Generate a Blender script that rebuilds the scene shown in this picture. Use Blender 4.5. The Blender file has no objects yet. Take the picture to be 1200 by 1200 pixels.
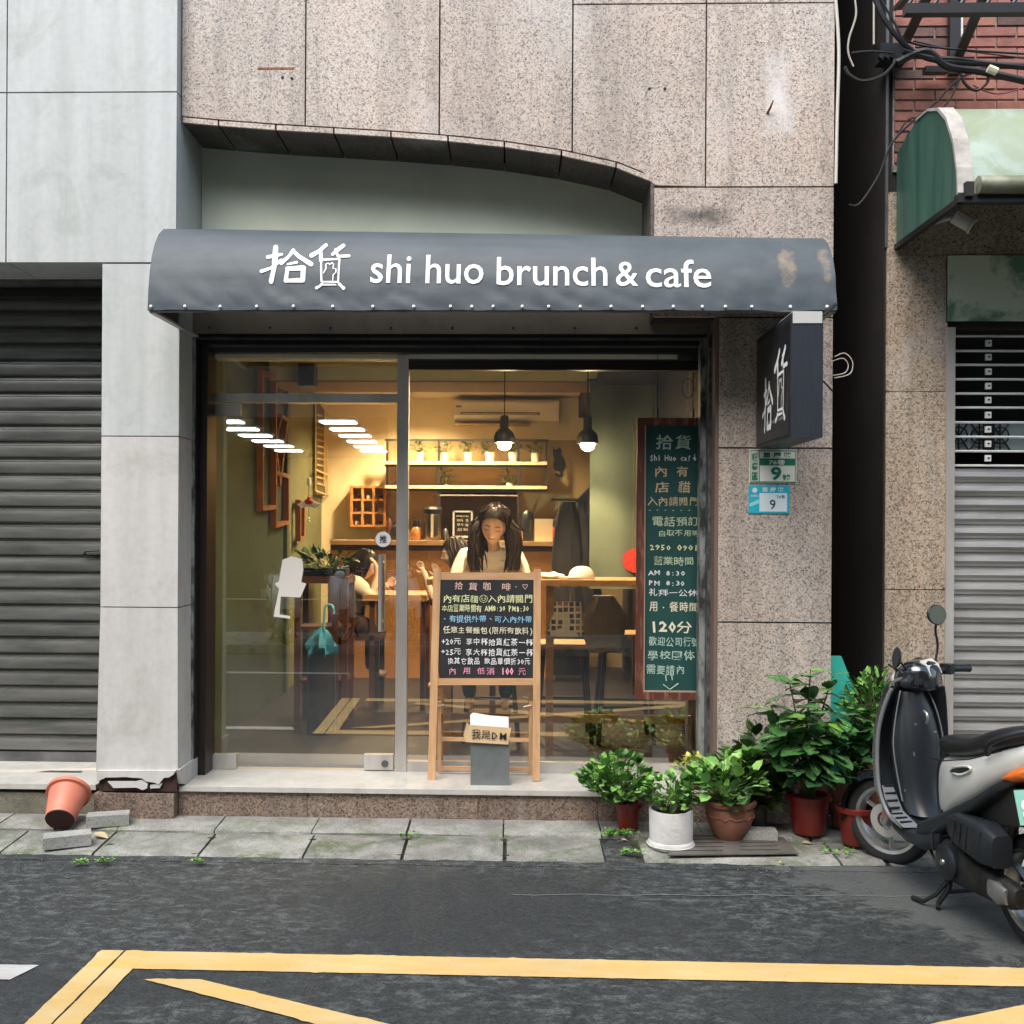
import bpy, bmesh, math, random
from mathutils import Vector, Matrix, Euler, noise
R = math.radians
PI = math.pi
rnd = random.Random(7)
SC = bpy.context.scene
COL = SC.collection
# ------------------------------------------------------------------ camera
F = 1200.0; PPX, PPY = 569.0, 620.0; YAW = R(1.48); ROLL = 0.006; EYE = 1.71
CR = Vector((math.cos(YAW), math.sin(YAW), 0)); CF = Vector((-math.sin(YAW), math.cos(YAW), 0)); CU = Vector((0, 0, 1))
cx = CR*math.cos(ROLL) + CU*math.sin(ROLL); cy = -CR*math.sin(ROLL) + CU*math.cos(ROLL); cz = -CF
cam = bpy.data.cameras.new('camera'); cam_o = bpy.data.objects.new('camera', cam); COL.objects.link(cam_o)
cam_o.matrix_world = Matrix(((cx.x, cy.x, cz.x, 0), (cx.y, cy.y, cz.y, 0), (cx.z, cy.z, cz.z, EYE), (0, 0, 0, 1)))
cam.sensor_width = 36; cam.lens = 36; cam.shift_x = (600-PPX)/1200; cam.shift_y = (PPY-600)/1200
cam.clip_start = 0.05; cam.clip_end = 500
SC.camera = cam_o
# ------------------------------------------------------------------ light
SUN_EL, SUN_AZ = R(57), R(202)
wd = bpy.data.worlds.new('World'); SC.world = wd; wd.use_nodes = True
nt = wd.node_tree; sky = nt.nodes.new('ShaderNodeTexSky'); sky.sky_type = 'NISHITA'; sky.sun_disc = False
sky.sun_elevation = SUN_EL; sky.sun_rotation = SUN_AZ; sky.air_density = 1.6; sky.dust_density = 2.5; sky.ozone_density = 0.6
bgn = nt.nodes['Background']; bgn.inputs['Strength'].default_value = 0.10
nt.links.new(sky.outputs[0], bgn.inputs['Color'])
sun = bpy.data.lights.new('sun', 'SUN'); sun.energy = 1.5; sun.angle = R(50); sun.color = (1, .97, .93)
sun_o = bpy.data.objects.new('sun', sun); COL.objects.link(sun_o)
# sun shines from behind and above the camera
sd = Vector((math.sin(SUN_AZ)*math.cos(SUN_EL), math.cos(SUN_AZ)*math.cos(SUN_EL), math.sin(SUN_EL)))
sun_o.rotation_euler = sd.to_track_quat('Z', 'Y').to_euler()
sun_o.location = (0, -3, 12)
SC.view_settings.view_transform = 'Standard'; SC.view_settings.look = 'None'
SC.view_settings.gamma = 1; SC.view_settings.use_curve_mapping = False
SC.view_settings.exposure = 1.58
# ------------------------------------------------------------------ pixel -> place helpers
def ray(px, py):
    a_, b_ = px-PPX, PPY-py
    a = a_*math.cos(ROLL) - b_*math.sin(ROLL); b = a_*math.sin(ROLL) + b_*math.cos(ROLL)
    return CF*F + CR*a + CU*b
def W(px, py, Y):
    d = ray(px, py); t = Y/d.y
    return Vector((d.x*t, Y, EYE + d.z*t))
def G(px, py, z=0.0):
    d = ray(px, py); t = (z-EYE)/d.z
    return Vector((d.x*t, d.y*t, z))
def WX(px, py, X):
    d = ray(px, py); t = X/d.x
    return Vector((X, d.y*t, EYE + d.z*t))
# ------------------------------------------------------------------ object helpers
OFF = {}
def tag(o, label=None, cat=None, group=None, kind=None):
    if label: o['label'] = label
    if cat: o['category'] = cat
    if group: o['group'] = group
    if kind: o['kind'] = kind
    return o
def thing(name, label, cat, loc=(0, 0, 0), group=None, off=True, kind=None):
    o = bpy.data.objects.new(name, None); o.empty_display_size = .1; COL.objects.link(o); o.location = loc
    OFF[o.name] = Vector(loc) if off else Vector((0, 0, 0))
    return tag(o, label, cat, group, kind)
def struct(o): o['kind'] = 'structure'; return o
def link(name, me, parent=None, mats=None):
    o = bpy.data.objects.new(name, me); COL.objects.link(o)
    if parent: o.parent = parent; OFF[o.name] = OFF.get(parent.name, Vector())
    else: OFF[o.name] = Vector()
    return o
def inst(name, me, parent, loc, rot=(0, 0, 0), scale=(1, 1, 1)):
    o = link(name, me, parent); o.location = Vector(loc) - OFF.get(parent.name, Vector()) if parent else loc
    o.rotation_euler = rot; o.scale = scale
    return o
def kids(o): return [c for c in bpy.data.objects if c.parent == o]
def copy_tree(o, parent=None):
    c = o.copy(); COL.objects.link(c); c.parent = parent
    if 'category' not in o and parent is None: pass
    for ch in kids(o): copy_tree(ch, c)
    return c
class MB:
    def __init__(s): s.bm = bmesh.new(); s.mi = 0
    def _m(s, fs):
        for f in fs: f.material_index = s.mi
    def face(s, pts):
        vs = [s.bm.verts.new(p) for p in pts]
        try: f = s.bm.faces.new(vs); f.material_index = s.mi; return f
        except ValueError: return None
    def box(s, a, b, M=None):
        x0, y0, z0 = a; x1, y1, z1 = b
        if x0 > x1: x0, x1 = x1, x0
        if y0 > y1: y0, y1 = y1, y0
        if z0 > z1: z0, z1 = z1, z0
        p = [(x0,y0,z0),(x1,y0,z0),(x1,y1,z0),(x0,y1,z0),(x0,y0,z1),(x1,y0,z1),(x1,y1,z1),(x0,y1,z1)]
        vs = [s.bm.verts.new(M @ Vector(q) if M else q) for q in p]
        for f in ((0,3,2,1),(4,5,6,7),(0,1,5,4),(1,2,6,5),(2,3,7,6),(3,0,4,7)):
            s.bm.faces.new([vs[i] for i in f]).material_index = s.mi
        return s
    def bar(s, p, q, w, d=None, up=(0, 0, 1)):
        d = d or w; p = Vector(p); q = Vector(q); ax = (q-p); L = ax.length; ax.normalize()
        upv = Vector(up)
        if abs(ax.dot(upv)) > .98: upv = Vector((0, 1, 0))
        xx = ax.cross(upv).normalized(); zz = xx.cross(ax)
        M = Matrix(((xx.x, ax.x, zz.x, p.x), (xx.y, ax.y, zz.y, p.y), (xx.z, ax.z, zz.z, p.z), (0, 0, 0, 1)))
        return s.box((-w/2, 0, -d/2), (w/2, L, d/2), M)
    def prism(s, poly, y0, y1, axis='y'):
        # poly: list of (a, b) -> x,z swept in y   (axis 'x': a=y,b=z swept in x ; axis 'z': x,y swept in z)
        def P(a, b, t): return (a, t, b) if axis == 'y' else ((t, a, b) if axis == 'x' else (a, b, t))
        A = [s.bm.verts.new(P(a, b, y0)) for a, b in poly]; B = [s.bm.verts.new(P(a, b, y1)) for a, b in poly]
        n = len(poly); fs = []
        fs.append(s.bm.faces.new(A)); fs.append(s.bm.faces.new(B[::-1]))
        for i in range(n): fs.append(s.bm.faces.new([A[i], B[i], B[(i+1) % n], A[(i+1) % n]]))
        s._m(fs); return s
    def tube(s, pts, r, seg=8, cap=True):
        pts = [Vector(p) for p in pts]; n = len(pts)
        rr = [r]*n if not hasattr(r, '__len__') else r
        rings = []; prev = None
        for i, p in enumerate(pts):
            t = (pts[min(i+1, n-1)] - pts[max(i-1, 0)]).normalized()
            if prev is None:
                u = t.cross(Vector((0, 0, 1)))
                if u.length < .05: u = t.cross(Vector((1, 0, 0)))
            else: u = prev - t*prev.dot(t)
            u.normalize(); prev = u; v = t.cross(u)
            rings.append([s.bm.verts.new(p + (u*math.cos(2*PI*k/seg) + v*math.sin(2*PI*k/seg))*rr[i]) for k in range(seg)])
        return s._rings(rings, cap)
    def _rings(s, rings, cap=True, closed=True):
        fs = []
        for a, b in zip(rings, rings[1:]):
            n = len(a)
            for k in range(n if closed else n-1):
                fs.append(s.bm.faces.new([a[k], a[(k+1) % n], b[(k+1) % n], b[k]]))
        if cap and closed:
            fs.append(s.bm.faces.new(rings[0][::-1])); fs.append(s.bm.faces.new(rings[-1]))
        s._m(fs); return s
    def loft(s, rings, cap=True, closed=True):
        return s._rings([[s.bm.verts.new(p) for p in r] for r in rings], cap, closed)
    def lathe(s, prof, seg=20, c=(0, 0, 0), M=None, cap=False):
        rings = []
        for r, z in prof:
            rings.append([])
            for k in range(seg):
                p = Vector((c[0]+r*math.cos(2*PI*k/seg), c[1]+r*math.sin(2*PI*k/seg), c[2]+z))
                rings[-1].append(s.bm.verts.new(M @ p if M else p))
        return s._rings(rings, cap)
    def ball(s, c, r, seg=12, rings=8, M=None):
        r = (r, r, r) if not hasattr(r, '__len__') else r
        T = Matrix.Translation(c) @ Matrix.Diagonal((r[0], r[1], r[2], 1))
        if M: T = M @ T
        o = bmesh.ops.create_uvsphere(s.bm, u_segments=seg, v_segments=rings, radius=1, matrix=T)
        for v in o['verts']:
            for f in v.link_faces: f.material_index = s.mi
        return s
    def xf(s, M): bmesh.ops.transform(s.bm, matrix=M, verts=s.bm.verts); return s
    def bevel(s, w, seg=2):
        es = [e for e in s.bm.edges if len(e.link_faces) == 2 and e.calc_face_angle(0) > .6]
        bmesh.ops.bevel(s.bm, geom=es, offset=w, segments=seg, profile=.6, affect='EDGES', clamp_overlap=True); return s
    def mesh(s, name, mats, smooth=False, off=None):
        bmesh.ops.recalc_face_normals(s.bm, faces=s.bm.faces)
        me = bpy.data.meshes.new(name)
        if off: bmesh.ops.translate(s.bm, vec=-off, verts=s.bm.verts)
        s.bm.to_mesh(me); s.bm.free()
        for m in (mats if isinstance(mats, (list, tuple)) else [mats]): me.materials.append(m)
        if smooth:
            me.polygons.foreach_set('use_smooth', [True]*len(me.polygons))
            if smooth != 'full':
                try: me.set_sharp_from_angle(angle=R(smooth if smooth is not True else 40))
                except Exception: pass
        return me
    def build(s, name, mats, parent=None, smooth=False, sub=0):
        off = OFF.get(parent.name) if parent else None
        o = link(name, s.mesh(name, mats, smooth if not sub else 'full', off), parent)
        if sub:
            m = o.modifiers.new('sub', 'SUBSURF'); m.levels = sub; m.render_levels = sub
        return o
def bxo(name, a, b, mat, parent=None, bev=0, seg=1):
    m = MB().box(a, b)
    if bev: m.bevel(bev, seg)
    return m.build(name, mat, parent)
# ------------------------------------------------------------------ materials
def newmat(name):
    m = bpy.data.materials.new(name); m.use_nodes = True
    return m, m.node_tree.nodes, m.node_tree.links, m.node_tree.nodes['Principled BSDF']
def c4(c): return (c[0], c[1], c[2], 1)
def ramp(N, L, src, stops, interp='LINEAR'):
    r = N.new('ShaderNodeValToRGB'); e = r.color_ramp; e.interpolation = interp
    while len(e.elements) < len(stops): e.elements.new(.5)
    for el, (p, c) in zip(e.elements, stops):
        el.position = p; el.color = c4(c) if hasattr(c, '__len__') else (c, c, c, 1)
    L.new(src, r.inputs[0]); return r.outputs[0]
def mixc(N, L, fac, a, b, mode='MIX'):
    m = N.new('ShaderNodeMix'); m.data_type = 'RGBA'; m.blend_type = mode
    for s, v in ((m.inputs[0], fac), (m.inputs[6], a), (m.inputs[7], b)):
        if isinstance(v, bpy.types.NodeSocket): L.new(v, s)
        elif s.type == 'VALUE': s.default_value = v
        else: s.default_value = c4(v)
    return m.outputs[2]
def pos(N, L, sc=(1, 1, 1), obj=False):
    if obj: g = N.new('ShaderNodeTexCoord').outputs['Object']
    else: g = N.new('ShaderNodeNewGeometry').outputs['Position']
    mp = N.new('ShaderNodeMapping'); mp.inputs['Scale'].default_value = sc; L.new(g, mp.inputs[0]); return mp.outputs[0]
def nz(N, L, vec, scale, detail=5, rough=.55, dist=0):
    n = N.new('ShaderNodeTexNoise'); n.inputs['Scale'].default_value = scale; n.inputs['Detail'].default_value = detail
    n.inputs['Roughness'].default_value = rough; n.inputs['Distortion'].default_value = dist; L.new(vec, n.inputs['Vector']); return n.outputs['Fac']
def bumpn(N, L, B, h, strength, dist=.01):
    b = N.new('ShaderNodeBump'); b.inputs['Strength'].default_value = strength; b.inputs['Distance'].default_value = dist
    L.new(h, b.inputs['Height']); L.new(b.outputs[0], B.inputs['Normal'])
def mat(name, c, rough=.5, metal=0, c2=None, scale=6, stretch=(1, 1, 1), lo=.35, hi=.65, bump=0, bscale=60, var=0, spec=.5,
        obj=False, coat=0, emit=None, estr=0, trans=0, sheen=0):
    m, N, L, B = newmat(name)
    B.inputs['Roughness'].default_value = rough; B.inputs['Metallic'].default_value = metal
    B.inputs['Specular IOR Level'].default_value = spec; B.inputs['Base Color'].default_value = c4(c)
    if coat: B.inputs['Coat Weight'].default_value = coat; B.inputs['Coat Roughness'].default_value = .08
    if sheen: B.inputs['Sheen Weight'].default_value = sheen
    if trans: B.inputs['Transmission Weight'].default_value = trans
    if emit: B.inputs['Emission Color'].default_value = c4(emit); B.inputs['Emission Strength'].default_value = estr
    out = None
    v = pos(N, L, stretch, obj)
    if c2: out = mixc(N, L, ramp(N, L, nz(N, L, v, scale, 7, .6, .3), [(lo, 0), (hi, 1)]), c, c2)
    if var:
        oi = N.new('ShaderNodeObjectInfo').outputs['Random']
        out = mixc(N, L, 1.0, out if out else c, ramp(N, L, oi, [(0, 1-var), (1, 1+var if 1+var <= 1 else 1)]), 'MULTIPLY')
    if out: L.new(out, B.inputs['Base Color'])
    if bump: bumpn(N, L, B, nz(N, L, v, bscale, 4), bump)
    return m
def granite(name, tones, grain=115, stain=(.75, .7), rough=.45, bleach=None, soot=None):
    # speckled polished stone: voronoi crystals of four minerals
    m, N, L, B = newmat(name); p = pos(N, L)
    def cell(sc):
        v = N.new('ShaderNodeTexVoronoi'); v.inputs['Scale'].default_value = sc; L.new(p, v.inputs['Vector'])
        s = N.new('ShaderNodeSeparateColor'); L.new(v.outputs['Color'], s.inputs[0]); return s.outputs[0]
    a = ramp(N, L, cell(grain), tones, 'CONSTANT'); b = ramp(N, L, cell(grain*1.9), tones, 'CONSTANT')
    base = mixc(N, L, .5, a, b)
    big = nz(N, L, p, 1.1, 4, .6, .4)
    base = mixc(N, L, ramp(N, L, big, [(.35, .0), (.7, .5)]), base, mixc(N, L, 1, base, (1.02, .86, .74), 'MULTIPLY'))
    st = nz(N, L, pos(N, L, (2.2, 2.2, .7)), 1.6, 6, .65, .5)
    base = mixc(N, L, ramp(N, L, st, [(.4, 1), (.75, stain[0])]), (0, 0, 0), base, 'MIX')
    sv = nz(N, L, pos(N, L, (7, 7, .45)), 1.3, 6, .65, .3)
    base = mixc(N, L, ramp(N, L, sv, [(.50, 0), (.68, .34)]), base, (.10, .092, .082))
    if bleach or soot:
        s_ = N.new('ShaderNodeSeparateXYZ'); L.new(p, s_.inputs[0])
        def near(o, c0, w0):
            a = N.new('ShaderNodeMath'); a.operation = 'SUBTRACT'; L.new(o, a.inputs[0]); a.inputs[1].default_value = c0
            b = N.new('ShaderNodeMath'); b.operation = 'ABSOLUTE'; L.new(a.outputs[0], b.inputs[0])
            d = N.new('ShaderNodeMath'); d.operation = 'DIVIDE'; L.new(b.outputs[0], d.inputs[0]); d.inputs[1].default_value = w0; return d.outputs[0]
        def patch_(c, q, col, amt):
            mx = N.new('ShaderNodeMath'); mx.operation = 'MAXIMUM'; L.new(near(s_.outputs[0], q[0], q[1]), mx.inputs[0]); L.new(near(s_.outputs[2], q[2], q[3]), mx.inputs[1])
            ad = N.new('ShaderNodeMath'); ad.operation = 'MULTIPLY_ADD'; L.new(nz(N, L, p, 4.5, 6, .65), ad.inputs[0]); ad.inputs[1].default_value = 1.1; L.new(mx.outputs[0], ad.inputs[2])
            return mixc(N, L, ramp(N, L, ad.outputs[0], [(.45, amt), (1.5, 0)]), c, col)
        if bleach: base = patch_(base, bleach, (.70, .67, .66), .9)
        if soot: base = patch_(base, soot, (.05, .046, .042), 1.0)
    pl2 = nz(N, L, pos(N, L, (1.6, 1.6, .8)), 1.15, 5, .6, .2)
    base = mixc(N, L, ramp(N, L, pl2, [(.56, 0), (.70, .30)]), base, (.66, .64, .62))
    oi = N.new('ShaderNodeObjectInfo').outputs['Random']
    base = mixc(N, L, 1, base, ramp(N, L, oi, [(0, .85), (1, 1)]), 'MULTIPLY')
    L.new(base, B.inputs['Base Color']); B.inputs['Roughness'].default_value = rough
    bumpn(N, L, B, nz(N, L, p, 160, 3), .08, .004)
    return m
T1 = [(0, (.04, .04, .042)), (.10, (.19, .18, .18)), (.24, (.50, .40, .34)), (.48, (.61, .53, .46)), (.78, (.62, .59, .55))]
T2 = [(0, (.04, .035, .03)), (.12, (.17, .14, .11)), (.3, (.46, .36, .27)), (.62, (.58, .48, .37)), (.85, (.55, .5, .42))]
M_GRAN = granite('pink_granite', T1)
M_GRAN_R = granite('tan_granite', T2, 105)
T3 = [(0, (.03, .025, .022)), (.14, (.12, .09, .075)), (.36, (.28, .2, .155)), (.68, (.34, .26, .2)), (.85, (.38, .33, .28))]
M_GRAN_B = granite('brown_granite', T3, 100, (.6, .6))
def streaky(name, c, c2, c3, rough=.55):
    m, N, L, B = newmat(name)
    s1 = nz(N, L, pos(N, L, (5, 5, .35)), 1.5, 6, .6, .2); s2 = nz(N, L, pos(N, L), 2.6, 7, .7, .6)
    s3 = nz(N, L, pos(N, L), 26, 3)
    base = mixc(N, L, ramp(N, L, s1, [(.38, 0), (.7, .75)]), c, c2)
    base = mixc(N, L, ramp(N, L, s2, [(.52, 0), (.78, .7)]), base, c3)
    base = mixc(N, L, ramp(N, L, s3, [(.3, .12), (.6, 0)]), base, (.2, .2, .19))
    L.new(base, B.inputs['Base Color']); B.inputs['Roughness'].default_value = rough
    return m
M_GREY = streaky('grey_marble_cladding', (.50, .52, .515), (.37, .40, .385), (.25, .28, .235))
M_GREYW = streaky('warm_grey_plaster', (.55, .54, .52), (.44, .425, .405), (.30, .285, .255))
M_CREAM = streaky('cream_slab', (.50, .485, .45), (.37, .365, .33), (.3, .3, .24), .35)
M_PALE = mat('pale_green_plaster', (.74, .77, .62), .8, c2=(.62, .65, .52), scale=1.5)
M_LINT = mat('beige_lintel_board', (.17, .15, .12), .6, c2=(.10, .09, .075), scale=3, lo=.45, hi=.75)
M_DARK = mat('dark_backing', (.02, .02, .02), .9)
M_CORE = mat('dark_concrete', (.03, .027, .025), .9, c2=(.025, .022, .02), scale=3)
M_STEEL = mat('brushed_steel', (.62, .6, .57), .4, .45, c2=(.36, .34, .31), scale=3, stretch=(1, 1, .2))
M_STEELD = mat('dull_steel', (.22, .22, .22), .4, .7, c2=(.11, .115, .12), scale=5)
M_TRACK = mat('mottled_steel_track', (.42, .43, .42), .45, .5, c2=(.06, .06, .055), scale=8, stretch=(2, 2, .8), lo=.42, hi=.62)
M_BRNF = mat('dark_brown_frame', (.025, .019, .017), .35, .3)
M_BLACK = mat('black_metal', (.012, .012, .013), .45)
M_BLK2 = mat('black_plastic', (.015, .016, .018), .35, spec=.5, c2=(.025, .026, .028), scale=12)
M_WOOD = mat('pine_wood', (.62, .38, .2), .5, c2=(.48, .27, .13), scale=4, stretch=(9, 9, .9), obj=False)
M_WOODH = mat('pine_wood_rail', (.62, .38, .2), .5, c2=(.5, .28, .14), scale=4, stretch=(.9, 9, 9))
M_OAK = mat('warm_oak', (.40, .21, .08), .45, c2=(.30, .15, .05), scale=3, stretch=(.8, 6, 6))
M_DWOOD = mat('dark_red_wood', (.09, .03, .018), .45, c2=(.05, .018, .012), scale=5)
M_WHITE = mat('white_paint', (.8, .8, .78), .5)
M_CHALKW = mat('chalk_white', (.78, .78, .74), .9)
M_RUST = mat('rust', (.3, .12, .05), .9, c2=(.12, .05, .03), scale=30)
# road
def asphalt():
    m, N, L, B = newmat('worn_asphalt'); p = pos(N, L)
    big = nz(N, L, pos(N, L, (.5, 1.1, 1)), 1.1, 6, .6, .5)
    mot = nz(N, L, pos(N, L, (.7, 1.2, 1)), 15, 9, .84, .3)
    fine = nz(N, L, p, 120, 6, .8)
    sp = N.new('ShaderNodeTexVoronoi'); sp.inputs['Scale'].default_value = 110; L.new(p, sp.inputs['Vector'])
    sc_ = N.new('ShaderNodeSeparateColor'); L.new(sp.outputs['Color'], sc_.inputs[0])
    base = mixc(N, L, ramp(N, L, sc_.outputs[0], [(0, 0), (1, 1)]), (.013, .016, .017), (.040, .046, .046))
    base = mixc(N, L, ramp(N, L, fine, [(.35, .5), (.6, 0)]), base, (.012, .014, .016))
    a1 = N.new('ShaderNodeMath'); a1.operation = 'MULTIPLY'; L.new(ramp(N, L, mot, [(.485, 0), (.60, .75)]), a1.inputs[0]); L.new(ramp(N, L, big, [(.40, .05), (.54, 1)]), a1.inputs[1])
    base = mixc(N, L, a1.outputs[0], base, mixc(N, L, ramp(N, L, fine, [(.4, 0), (.6, 1)]), (.065, .075, .072), (.165, .18, .172)))
    L.new(base, B.inputs['Base Color'])
    L.new(ramp(N, L, mot, [(.4, .55), (.6, .85)]), B.inputs['Roughness'])
    h = N.new('ShaderNodeMath'); h.operation = 'ADD'; L.new(fine, h.inputs[0]); L.new(sp.outputs['Distance'], h.inputs[1])
    bumpn(N, L, B, h.outputs[0], .6, .006); return m
M_ASPH = asphalt()
M_CONC_R = mat('worn_concrete_patch', (.135, .145, .14), .85, c2=(.085, .092, .09), scale=4, bump=.3, bscale=120)
def paint(name, c, c2):
    m, N, L, B = newmat(name); p = pos(N, L)
    a = nz(N, L, pos(N, L, (1.2, 4, 1)), 3, 6, .6, .3); b = nz(N, L, p, 60, 6, .8)
    base = mixc(N, L, ramp(N, L, a, [(.35, 0), (.65, 1)]), c, c2)
    base = mixc(N, L, ramp(N, L, b, [(.33, .6), (.39, 0)]), base, (.16, .13, .08))
    w = nz(N, L, p, 9, 8, .85, .4); base = mixc(N, L, ramp(N, L, w, [(.62, 0), (.70, .55)]), base, (.10, .09, .07))
    t_ = nz(N, L, pos(N, L, (.6, 1.5, 1)), 1.8, 4, .6); base = mixc(N, L, ramp(N, L, t_, [(.4, 0), (.7, .35)]), base, (.30, .22, .12))
    L.new(base, B.inputs['Base Color']); B.inputs['Roughness'].default_value = .6; bumpn(N, L, B, b, .2, .004); return m
M_YEL = paint('yellow_road_paint', (.62, .41, .125), (.63, .46, .22))
M_WPAINT = paint('white_road_paint', (.5, .5, .49), (.38, .38, .37))
def mossy(name, c, c2, moss=(.13, .17, .07), amt=.7):
    m, N, L, B = newmat(name); p = pos(N, L)
    base = mixc(N, L, ramp(N, L, nz(N, L, p, 5, 7, .65, .4), [(.35, 0), (.65, 1)]), c, c2)
    base = mixc(N, L, ramp(N, L, nz(N, L, p, 3.1, 7, .75, .8), [(.5, 0), (.62, amt)]), base, moss)
    base = mixc(N, L, ramp(N, L, nz(N, L, p, 90, 5, .8), [(.35, .7), (.5, 0)]), base, (.07, .07, .06))
    oi = N.new('ShaderNodeObjectInfo').outputs['Random']
    base = mixc(N, L, 1, base, ramp(N, L, oi, [(0, .78), (1, 1)]), 'MULTIPLY')
    L.new(base, B.inputs['Base Color']); B.inputs['Roughness'].default_value = .85
    bumpn(N, L, B, nz(N, L, p, 70, 6, .7), .6, .008); return m
M_SLAB = mossy('mossy_paving_stone', (.35, .35, .32), (.17, .175, .155), (.09, .125, .04), .85)
M_KERB = mossy('rough_edging_stone', (.38, .38, .35), (.2, .2, .18), amt=.5)
M_BRICKC = mossy('loose_concrete_brick', (.42, .42, .4), (.32, .32, .3), amt=.15)
def glassmat(name, tint=(.84, .82, .77), refl=.09, boost=5.0, rough=0.0):
    m, N, L, B = newmat(name); N.remove(B); o = N['Material Output']
    t = N.new('ShaderNodeBsdfTransparent'); t.inputs[0].default_value = c4(tint)
    g = N.new('ShaderNodeBsdfGlossy'); g.inputs['Roughness'].default_value = rough; g.inputs[0].default_value = (1, 1, 1, 1)
    fr = N.new('ShaderNodeFresnel'); fr.inputs[0].default_value = 1.5
    mu = N.new('ShaderNodeMath'); mu.operation = 'MULTIPLY'; mu.inputs[1].default_value = boost; mu.use_clamp = True; L.new(fr.outputs[0], mu.inputs[0])
    x = N.new('ShaderNodeMixShader'); L.new(mu.outputs[0], x.inputs[0]); L.new(t.outputs[0], x.inputs[1]); L.new(g.outputs[0], x.inputs[2])
    L.new(x.outputs[0], o.inputs['Surface']); return m
M_GLASS = glassmat('shop_glass')
# ------------------------------------------------------------------ lettering
def text_me(body, thick=0.0, bold=0.0, res=2, spacing=1.0):
    cu = bpy.data.curves.new('lettering', 'FONT'); cu.body = body; cu.size = 1; cu.resolution_u = res
    cu.offset = bold; cu.extrude = thick; cu.space_character = spacing
    o = bpy.data.objects.new('lettering', cu); COL.objects.link(o)
    dg = bpy.context.evaluated_depsgraph_get(); me = bpy.data.meshes.new_from_object(o.evaluated_get(dg))
    bpy.data.objects.remove(o); bpy.data.curves.remove(cu); return me
def fitbox(me, w, h, keep=False):
    xs = [v.co.x for v in me.vertices]; ys = [v.co.y for v in me.vertices]
    if not xs: return me
    x0, x1, y0, y1 = min(xs), max(xs), min(ys), max(ys)
    sx = w/(x1-x0) if x1 > x0 else 1; sy = h/(y1-y0) if y1 > y0 else 1
    if keep: sx = sy = min(sx, sy)
    for v in me.vertices:
        v.co.x = (v.co.x-(x0+x1)/2)*sx; v.co.y = (v.co.y-(y0+y1)/2)*sy; v.co.z *= min(sx, sy)
    return me
def frame_M(c, right, up):
    r = Vector(right).normalized(); u = Vector(up); u = (u - r*u.dot(r)).normalized(); n = r.cross(u)
    return Matrix(((r.x, u.x, n.x, c[0]), (r.y, u.y, n.y, c[1]), (r.z, u.z, n.z, c[2]), (0, 0, 0, 1)))
def letter(name, body, M, w, h, m, parent, bold=0.0, thick=0.0, keep=False, label=None, res=2):
    me = fitbox(text_me(body, thick, bold, res), w, h, keep); off = OFF.get(parent.name, Vector())
    me.transform(Matrix.Translation(-off) @ M); me.materials.clear(); me.materials.append(m)
    o = link(name, me, parent)
    if label: o['label'] = label
    return o
def chalkline(name, body, M, w, h, m, parent, jit=.05, seed=1, bold=.012):
    # hand-written line: every character is shifted, scaled and turned a little, then the line is joined
    rr = random.Random(seed); me_all = bmesh.new(); n = len(body); 
    adv = [(.8 if ch in 'DMW' else .55) if ord(ch) < 128 else 1.0 for ch in body]; tot = sum(adv); x = 0
    for ch, a in zip(body, adv):
        if ch.strip():
            me = text_me(ch, 0, (bold*.35 if ord(ch) > 255 else bold) + rr.uniform(-.002, .003), 1)
            if len(me.vertices):
                xs = [v.co.x for v in me.vertices]; ys = [v.co.y for v in me.vertices]
                cxx, cyy = (min(xs)+max(xs))/2, (0.36 if ord(ch) > 128 or ch.isalnum() else (min(ys)+max(ys))/2 if ch in '-~+' else .36)
                if ord(ch) > 128: cyy = (min(ys)+max(ys))/2
                T = Matrix.Translation((x+a/2+rr.uniform(-jit, jit)*.6, rr.uniform(-jit, jit), 0)) @ Matrix.Rotation(rr.uniform(-jit, jit)*1.6, 4, 'Z') @ Matrix.Diagonal((.95+rr.uniform(-jit, jit)*2, .92+rr.uniform(-jit, jit)*2, 1, 1)) @ Matrix.Translation((-cxx, -cyy, 0))
                me.transform(T); me_all.from_mesh(me)
            bpy.data.meshes.remove(me)
        x += a
    S = Matrix.Diagonal((w/tot, h, 1, 1)) @ Matrix.Translation((-tot/2, 0, 0))
    bmesh.ops.transform(me_all, matrix=Matrix.Translation(-OFF.get(parent.name, Vector())) @ M @ S, verts=me_all.verts)
    me = bpy.data.meshes.new(name); me_all.to_mesh(me); me_all.free(); me.materials.append(m)
    return link(name, me, parent)
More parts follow.
